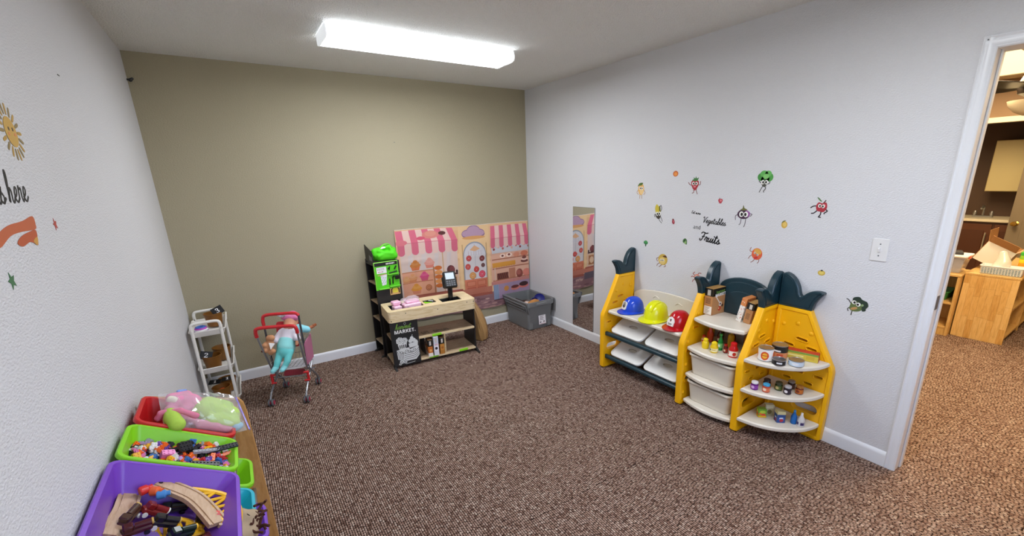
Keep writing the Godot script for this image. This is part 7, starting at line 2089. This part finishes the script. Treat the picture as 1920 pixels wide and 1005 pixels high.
func small_fittings() -> void:
	var t := thing("light_switch", "white single toggle light switch plate on white wall near the door", "light switch", Vector3(W, 1.178, 3.285), -PI / 2)
	part("plate", MB.new().prism(rrect(0.074, 0.117, 0.006), 0.0, 0.006, 0.0025), hexm("dddcdb", 0.35), t)
	part("toggle", MB.new().box(Vector3(0, 0.003, 0.010), Vector3(0.010, 0.022, 0.014), 0.002, xf(Vector3.ZERO, 0.25)), hexm("e6e5e4", 0.3), t)
	for y in [0.030, -0.030]:
		part("screw", MB.new().lathe([Vector2(0.0035, 0), Vector2(0.003, 0.001), Vector2(0, 0.0012)], 10, xf(Vector3(0, y, 0.006), PI / 2)), M.dark_steel, t)
	# a dark hook in the corner and small marks left on the walls
	var h := thing("wall_hook", "tiny black hook in the corner where white and tan walls meet", "hook", Vector3(0.0, 2.262, 0.0))
	part("stem", MB.new().tube([Vector3(0.0, 0, 0.028), Vector3(0.020, 0, 0.028), Vector3(0.028, 0.004, 0.026)], 0.006, 8), M.black, h)
	part("bead", blob([[Vector3(0.018, -0.002, 0.028), Vector3(0.030, 0.008, 0.026), 0.011, 0.008]], 0.004), M.black, h)
	solo("wall_staple", MB.new().box(Vector3(0.0008, 0, 0), Vector3(0.0016, 0.004, 0.022), 0.0006), M.black, "tiny dark staple high on the left white wall", "staple", Vector3(0, 1.970, 1.806))
	solo("wall_nail", MB.new().lathe([Vector2(0.004, 0), Vector2(0.004, 0.004), Vector2(0, 0.0045)], 8, xf(Vector3.ZERO, PI / 2)), M.dark_steel, "tiny nail head in the tan wall", "nail", Vector3(1.735, 1.905, 0.0))

# ---------------------------------------------------------------- the room beyond the door
func next_room() -> void:
	var warm := tri_map(mat(Color("d9c9a8"), 0.7), Vector3.ONE * 2.0)
	var dark := hexm("4a3324", 0.55)
	var X1 := 9.0
	struct("ceiling", span(MB.new(), Vector3(W + 0.06, 2.50, -0.12), Vector3(X1 + 0.4, 2.6, 5.6)), warm)
	struct("wall_far", span(MB.new(), Vector3(X1, 0, -0.12), Vector3(X1 + 0.12, 2.5, 5.6)), dark)
	struct("wall_north", span(MB.new(), Vector3(W + 0.12, 0, -0.12), Vector3(X1, 2.5, 0)), warm)
	struct("wall_south", span(MB.new(), Vector3(W + 0.12, 0, 5.48), Vector3(X1, 2.5, 5.6)), warm)
	# header beam over the kitchen recess
	struct("trim_2", span(MB.new(), Vector3(7.9, 2.04, 0.0), Vector3(8.0, 2.10, 5.48), 0.004), hexm("e3dac8", 0.5))
	struct("wall_header", span(MB.new(), Vector3(7.92, 2.10, 0.0), Vector3(7.98, 2.5, 5.48)), hexm("8a6f55", 0.7))

	# kitchen: base cabinet, counter, tap, upper cabinet
	var k := thing("base_cabinet", "dark brown kitchen base cabinet below the far counter", "cabinet", Vector3(8.40, 0, 0.0))
	part("carcass", span(MB.new(), Vector3(0.03, 0.0, 1.6), Vector3(0.58, 0.87, 3.2), 0.004), hexm("4a2a1a", 0.45), k)
	for i in 4:
		var z := 1.62 + i * 0.395
		var dr := part("door", span(MB.new(), Vector3(0.008, 0.10, z), Vector3(0.030, 0.84, z + 0.375), 0.004), hexm("55301d", 0.4), k)
		part("panel", span(MB.new(), Vector3(0.002, 0.17, z + 0.06), Vector3(0.010, 0.77, z + 0.315), 0.004), hexm("4d2b1a", 0.4), dr)
		part("handle", MB.new().tube([Vector3(-0.022, 0.50, z + (0.335 if i % 2 == 0 else 0.04)), Vector3(-0.022, 0.74, z + (0.335 if i % 2 == 0 else 0.04))], 0.008, 8), hexm("d9d4c4", 0.3, 0.8), dr)
	solo("kitchen_counter", span(MB.new(), Vector3(0.0, 0.0, 1.58), Vector3(0.60, 0.035, 3.22), 0.006), hexm("d9cfb8", 0.35), "pale kitchen counter top over brown cabinets", "counter", Vector3(8.39, 0.8705, 0.0))
	var f := thing("kitchen_tap", "chrome kitchen tap on the far counter", "tap", Vector3(8.70, 0.9058, 2.62))
	part("base", MB.new().box(Vector3(0, 0.012, 0), Vector3(0.05, 0.024, 0.20), 0.006), M.steel, f)
	part("spout", MB.new().tube(spline([Vector3(0, 0.02, 0), Vector3(0, 0.12, 0), Vector3(-0.06, 0.15, 0), Vector3(-0.14, 0.12, 0)], 4), 0.012, 8), M.steel, f)
	for s in [-1, 1]: part("handle", MB.new().lathe([Vector2(0.016, 0), Vector2(0.022, 0.03), Vector2(0.014, 0.06), Vector2(0, 0.062)], 12, xf(Vector3(0, 0.022, s * 0.08))), M.steel, f)
	var u := thing("upper_cabinet", "cream upper kitchen cabinet on the dark far wall", "cabinet", Vector3(8.66, 1.24, 2.58))
	part("carcass", span(MB.new(), Vector3(0.02, 0.0, 0.0), Vector3(0.335, 0.63, 0.76), 0.004), hexm("c9b98a", 0.5), u)
	for i in 2: part("door", span(MB.new(), Vector3(0.0, 0.006, 0.006 + i * 0.377), Vector3(0.018, 0.624, 0.377 + i * 0.377), 0.004), hexm("c4b585", 0.45), u)

	# open door leaf in the far room
	var d := Node3D.new()
	d.name = "door_1"
	d.set_meta("kind", "structure")
	add_child(d)
	d.position = Vector3(8.02, 0.008, 2.985)
	d.rotation.y = -0.25
	part("leaf", span(MB.new(), Vector3(-0.02, 0.0, 0.0), Vector3(0.02, 2.0, 0.80), 0.003), hexm("786b58", 0.5), d)
	for y in [0.2, 1.12]: part("panel", span(MB.new(), Vector3(-0.026, y, 0.12), Vector3(-0.019, y + 0.75, 0.68), 0.004), hexm("786b58", 0.5), d)
	part("knob", MB.new().lathe([Vector2(0.026, 0), Vector2(0.012, 0.008), Vector2(0.012, 0.03), Vector2(0.028, 0.045), Vector2(0.026, 0.062), Vector2(0, 0.068)], 18, xf(Vector3(-0.020, 0.90, 0.07), 0, 0, PI / 2)), hexm("b8944a", 0.25, 0.9), d, "brass door knob")

	# ceiling fan with a bowl lamp
	var c := thing("ceiling_fan", "dark ceiling fan with a frosted glass bowl in the next room", "ceiling fan", Vector3(6.35, 2.5, 3.18))
	part("rod", MB.new().tube([Vector3(0, 0.0, 0), Vector3(0, -0.16, 0)], 0.014, 10), hexm("1f1712", 0.4), c)
	part("motor", MB.new().lathe([Vector2(0.05, -0.36), Vector2(0.11, -0.33), Vector2(0.13, -0.26), Vector2(0.10, -0.18), Vector2(0.04, -0.15), Vector2(0, -0.15)], 24), hexm("1f1712", 0.4), c)
	for i in 5:
		var a := TAU * i / 5 + 0.25
		var bl := MB.new()
		bl.prism(p2([0.12, -0.045, 0.22, -0.07, 0.60, -0.075, 0.64, -0.05, 0.64, 0.05, 0.60, 0.075, 0.22, 0.07, 0.12, 0.045]), -0.004, 0.004, 0.002, Transform3D(Basis(Vector3.UP, a) * Basis.from_euler(Vector3(-PI / 2 + 0.18, 0, 0)), Vector3(0, -0.275, 0)))
		part("blade", bl, hexm("1a130e", 0.45), c)
	part("bowl", MB.new().lathe([Vector2(0.0, -0.515), Vector2(0.05, -0.508), Vector2(0.11, -0.475), Vector2(0.155, -0.42), Vector2(0.165, -0.385), Vector2(0.06, -0.375)], 28), hexm("d8cdb4", 0.4), c, "frosted glass bowl")
	part("finial", MB.new().lathe([Vector2(0.006, -0.555), Vector2(0.014, -0.54), Vector2(0.008, -0.515), Vector2(0, -0.512)], 12), hexm("1f1712", 0.4), c)

	var glow := mat(Color(1.0, 0.96, 0.85), 0.5)
	glow.emission_enabled = true
	glow.emission = Color(1.0, 0.92, 0.70)
	glow.emission_energy_multiplier = 1.0
	for q in [[6.5, 2.72, "bright warm light panel beyond the dark fan in the next room"], [4.45, 3.75, "warm ceiling light panel just beyond the doorway"]]:
		var lp := thing("ceiling_panel_light", q[2], "ceiling light", Vector3(q[0], 2.5, q[1]), 0.0, "ceiling panels of the next room")
		part("frame", MB.new().rim(rrect(1.84, 0.86, 0.02), 0.05, 0.03, 0.004, Transform3D(Basis(Vector3(1, 0, 0), Vector3(0, 0, -1), Vector3(0, 1, 0)), Vector3(0, -0.016, 0))), hexm("d9cdb4", 0.5), lp)
		part("diffuser", MB.new().box(Vector3(0, -0.018, 0), Vector3(1.745, 0.010, 0.765)), glow, lp, "glowing diffuser")

	# low wooden storage units
	var s := thing("storage_unit", "honey-coloured wooden storage unit with open shelves, seen through the doorway", "storage unit", Vector3(6.0, 0, 3.10))
	var th := 0.02
	oak_end(s)
	part("top", span(MB.new(), Vector3(0.0, 0.601, -0.004), Vector3(1.25, 0.622, 0.36), 0.003), M.oak, s)
	part("back", span(MB.new(), Vector3(0.021, 0.0, 0.002), Vector3(1.25, 0.60, 0.012), 0.001), M.oak, s)
	for y in [0.04, 0.31]: part("shelf", span(MB.new(), Vector3(0.021, y, 0.013), Vector3(1.23, y + th, 0.350), 0.002), M.oak, s)
	for x in [0.62, 1.23]: part("divider", span(MB.new(), Vector3(x, 0.0, 0.013), Vector3(x + th, 0.60, 0.352), 0.002), M.oak, s)
	var s2 := thing("storage_unit", "honey-coloured wooden shelf unit standing end-on behind the door jamb", "storage unit", Vector3(5.915, 0, 2.0))
	for z in [0.05, 1.07]: part("side_panel", span(MB.new(), Vector3(0.0, 0.0, z), Vector3(0.36, 0.58, z + th), 0.002), M.oak, s2)
	part("top", span(MB.new(), Vector3(-0.002, 0.5805, 0.045), Vector3(0.362, 0.602, 1.095), 0.003), M.oak, s2)
	part("back", span(MB.new(), Vector3(0.350, 0.0, 0.071), Vector3(0.36, 0.58, 1.069), 0.001), M.oak, s2)
	for y in [0.07, 0.31]: part("shelf", span(MB.new(), Vector3(0.002, y, 0.071), Vector3(0.349, y + th, 1.069), 0.002), M.oak, s2)
	part("plinth", span(MB.new(), Vector3(0.006, 0.0, 0.071), Vector3(0.02, 0.069, 1.069), 0.001), M.oak, s2)
	# on and in the units
	var g := "things on the wooden storage unit next door"
	solo("green_tray", tub(0.26, 0.26, 0.085, 0.02, 0.015, 0.006), hexm("2f7a3a", 0.45), "dark green tray on the upper shelf of the end-on wooden unit", "tray", Vector3(6.10, 0.3305, 2.90))
	solo("black_case", MB.new().box(Vector3(0, 0.09, 0), Vector3(0.20, 0.18, 0.22), 0.01), hexm("1c1a1e", 0.5), "black case behind the green tray", "case", Vector3(6.08, 0.3305, 2.62))
	var cl := thing("clear_box", "clear plastic box of toys with a white lid on the wooden unit", "box", Vector3(6.09, 0.6025, 2.955), 0.0, g)
	part("tub", tub(0.24, 0.26, 0.15, 0.02, 0.02, 0.008), glass(Color(0.92, 0.93, 0.98), 0.25, 0.15), cl)
	part("lid", MB.new().prism(rrect(0.255, 0.275, 0.02), 0.0, 0.018, 0.004, Transform3D(Basis(Vector3(1, 0, 0), Vector3(0, 0, -1), Vector3(0, 1, 0)), Vector3(0, 0.151, 0))), hexm("e6e2e0", 0.4), cl)
	part("latch", MB.new().box(Vector3(-0.03, 0.150, 0.138), Vector3(0.06, 0.03, 0.012), 0.004), hexm("d8603c", 0.4), cl)
	solo("toy_filling", blob([[Vector3(-0.06, 0.05, -0.06), Vector3(0.06, 0.05, 0.05), 0.045, 0.045], [Vector3(0.05, 0.06, -0.05), Vector3(-0.05, 0.06, 0.06), 0.045, 0.045]], 0.012), hexm("6a6478", 0.8), "grey lilac toys packed in the clear lidded box", "toy", Vector3(6.09, 0.612, 2.955), 0.0, g)
	solo("book", MB.new().box(Vector3(0, 0.012, 0), Vector3(0.16, 0.024, 0.20), 0.002), hexm("26242a", 0.5), "dark book lying on the clear box lid", "book", Vector3(6.08, 0.7718, 2.93), 0.3, g)
	# cardboard carton with raised flaps
	var b := thing("cardboard_box", "open cardboard carton with raised flaps on the wooden unit", "box", Vector3(6.44, 0.672, 3.165), 0.0, g)
	b.rotation.x = 0.45
	var card := hexm("a8794a", 0.75)
	for w in [[Vector3(-0.16, 0, -0.002), Vector3(0.16, 0.19, 0.002), Vector3(0, 0, 0.11)], [Vector3(-0.16, 0, -0.002), Vector3(0.16, 0.19, 0.002), Vector3(0, 0, -0.11)], [Vector3(-0.002, 0, -0.108), Vector3(0.002, 0.19, 0.108), Vector3(-0.158, 0, 0)], [Vector3(-0.002, 0, -0.108), Vector3(0.002, 0.19, 0.108), Vector3(0.158, 0, 0)]]:
		part("wall", span(MB.new(), w[0] + w[2], w[1] + w[2]), hexm("e0dcd6", 0.7) if w[2].z > 0.1 or w[2].x < -0.1 else card, b)
	part("flap", MB.new().box(Vector3(0, 0.05, 0), Vector3(0.31, 0.10, 0.003), 0.0, xf(Vector3(0, 0.19, 0.112), 0.7)), card, b)
	part("flap", MB.new().box(Vector3(0, 0.05, 0), Vector3(0.31, 0.10, 0.003), 0.0, xf(Vector3(0, 0.19, -0.112), -0.5)), card, b)
	part("flap", MB.new().box(Vector3(0, 0.05, 0), Vector3(0.003, 0.10, 0.21), 0.0, xf(Vector3(-0.160, 0.19, 0), 0, 0, 0.8)), card, b)
	# white basket with a crinkled clear bag
	var wb := thing("white_basket", "white patterned basket on the wooden unit top", "basket", Vector3(6.09, 0.6225, 3.315), 0.0, g)
	part("tub", tub(0.15, 0.285, 0.078, 0.015, 0.006, 0.005), hexm("dfe2e4", 0.45), wb)
	var bands := MB.new()
	for r in 4:
		for i in 13: bands.box(Vector3(-0.0672 - r * 0.0011, 0.014 + r * 0.014, -0.115 + i * 0.0192), Vector3(0.003, 0.007, 0.012), 0.0)
	part("weave", bands, hexm("7f98a8", 0.5), wb, "grey-blue woven pattern").set_meta("kind", "stuff")
	solo("plastic_bag", blob([[Vector3(-0.03, 0.03, -0.02), Vector3(0.03, 0.09, 0.0), 0.045, 0.05], [Vector3(0.0, 0.09, 0.01), Vector3(0.02, 0.17, -0.01), 0.05, 0.03], [Vector3(0.02, 0.05, 0.02), Vector3(0.04, 0.13, 0.015), 0.03, 0.02]], 0.010, 0.02), glass(Color(0.95, 0.93, 0.9), 0.5, 0.2), "crinkled clear plastic bag in the white basket", "bag", Vector3(6.10, 0.634, 3.30), 0.0, g)
	var rb := ["3fae3c", "8fc62e", "f0d01c", "f29a1e", "e8552a", "d8283c"]
	for i in 6:
		solo("coloured_tray", MB.new().box(Vector3(0, 0.017, 0), Vector3(0.20, 0.0335, 0.10), 0.004), hexm(rb[5 - i], 0.4), ["red", "orange-red", "orange", "yellow", "yellow-green", "green"][i] + " tray in the rainbow stack on the wooden unit", "tray", Vector3(6.30, 0.6225 + i * 0.0340, 3.435), 0.0, "rainbow stack of trays")

# edge-glued boards: staggered staves a hair apart in depth
func oak_end(s: Node3D) -> void:
	var e := part("end_panel", span(MB.new(), Vector3(0.002, 0.0, 0.0), Vector3(0.020, 0.60, 0.355), 0.001), M.oak, s)
	var tones := []
	for c in [["d9ae6c", "c69a58"], ["d0a25e", "bb8d4c"], ["dfb879", "cca465"]]:
		var m := mat(Color.WHITE, 0.4)
		m.albedo_texture = grain(c[0], c[1], 20 + tones.size())
		tones.append(tri_map(m, Vector3(9.0, 1.1, 9.0)))
	var n := 8
	var w := 0.355
	for i in n:
		var y := -rng.randf_range(0.0, 0.2)
		while y < 0.60:
			var l := rng.randf_range(0.16, 0.34)
			var a := maxf(y, 0.0)
			var b := minf(y + l, 0.60)
			if b - a > 0.01: part("stave", MB.new().box(Vector3(0.0005, (a + b) / 2, (i + 0.5) * w / n), Vector3(0.003 + rng.randf_range(0, 0.0004), b - a - 0.0008, w / n - 0.0008), 0.0003), tones[rng.randi() % 3], e)
			y += l
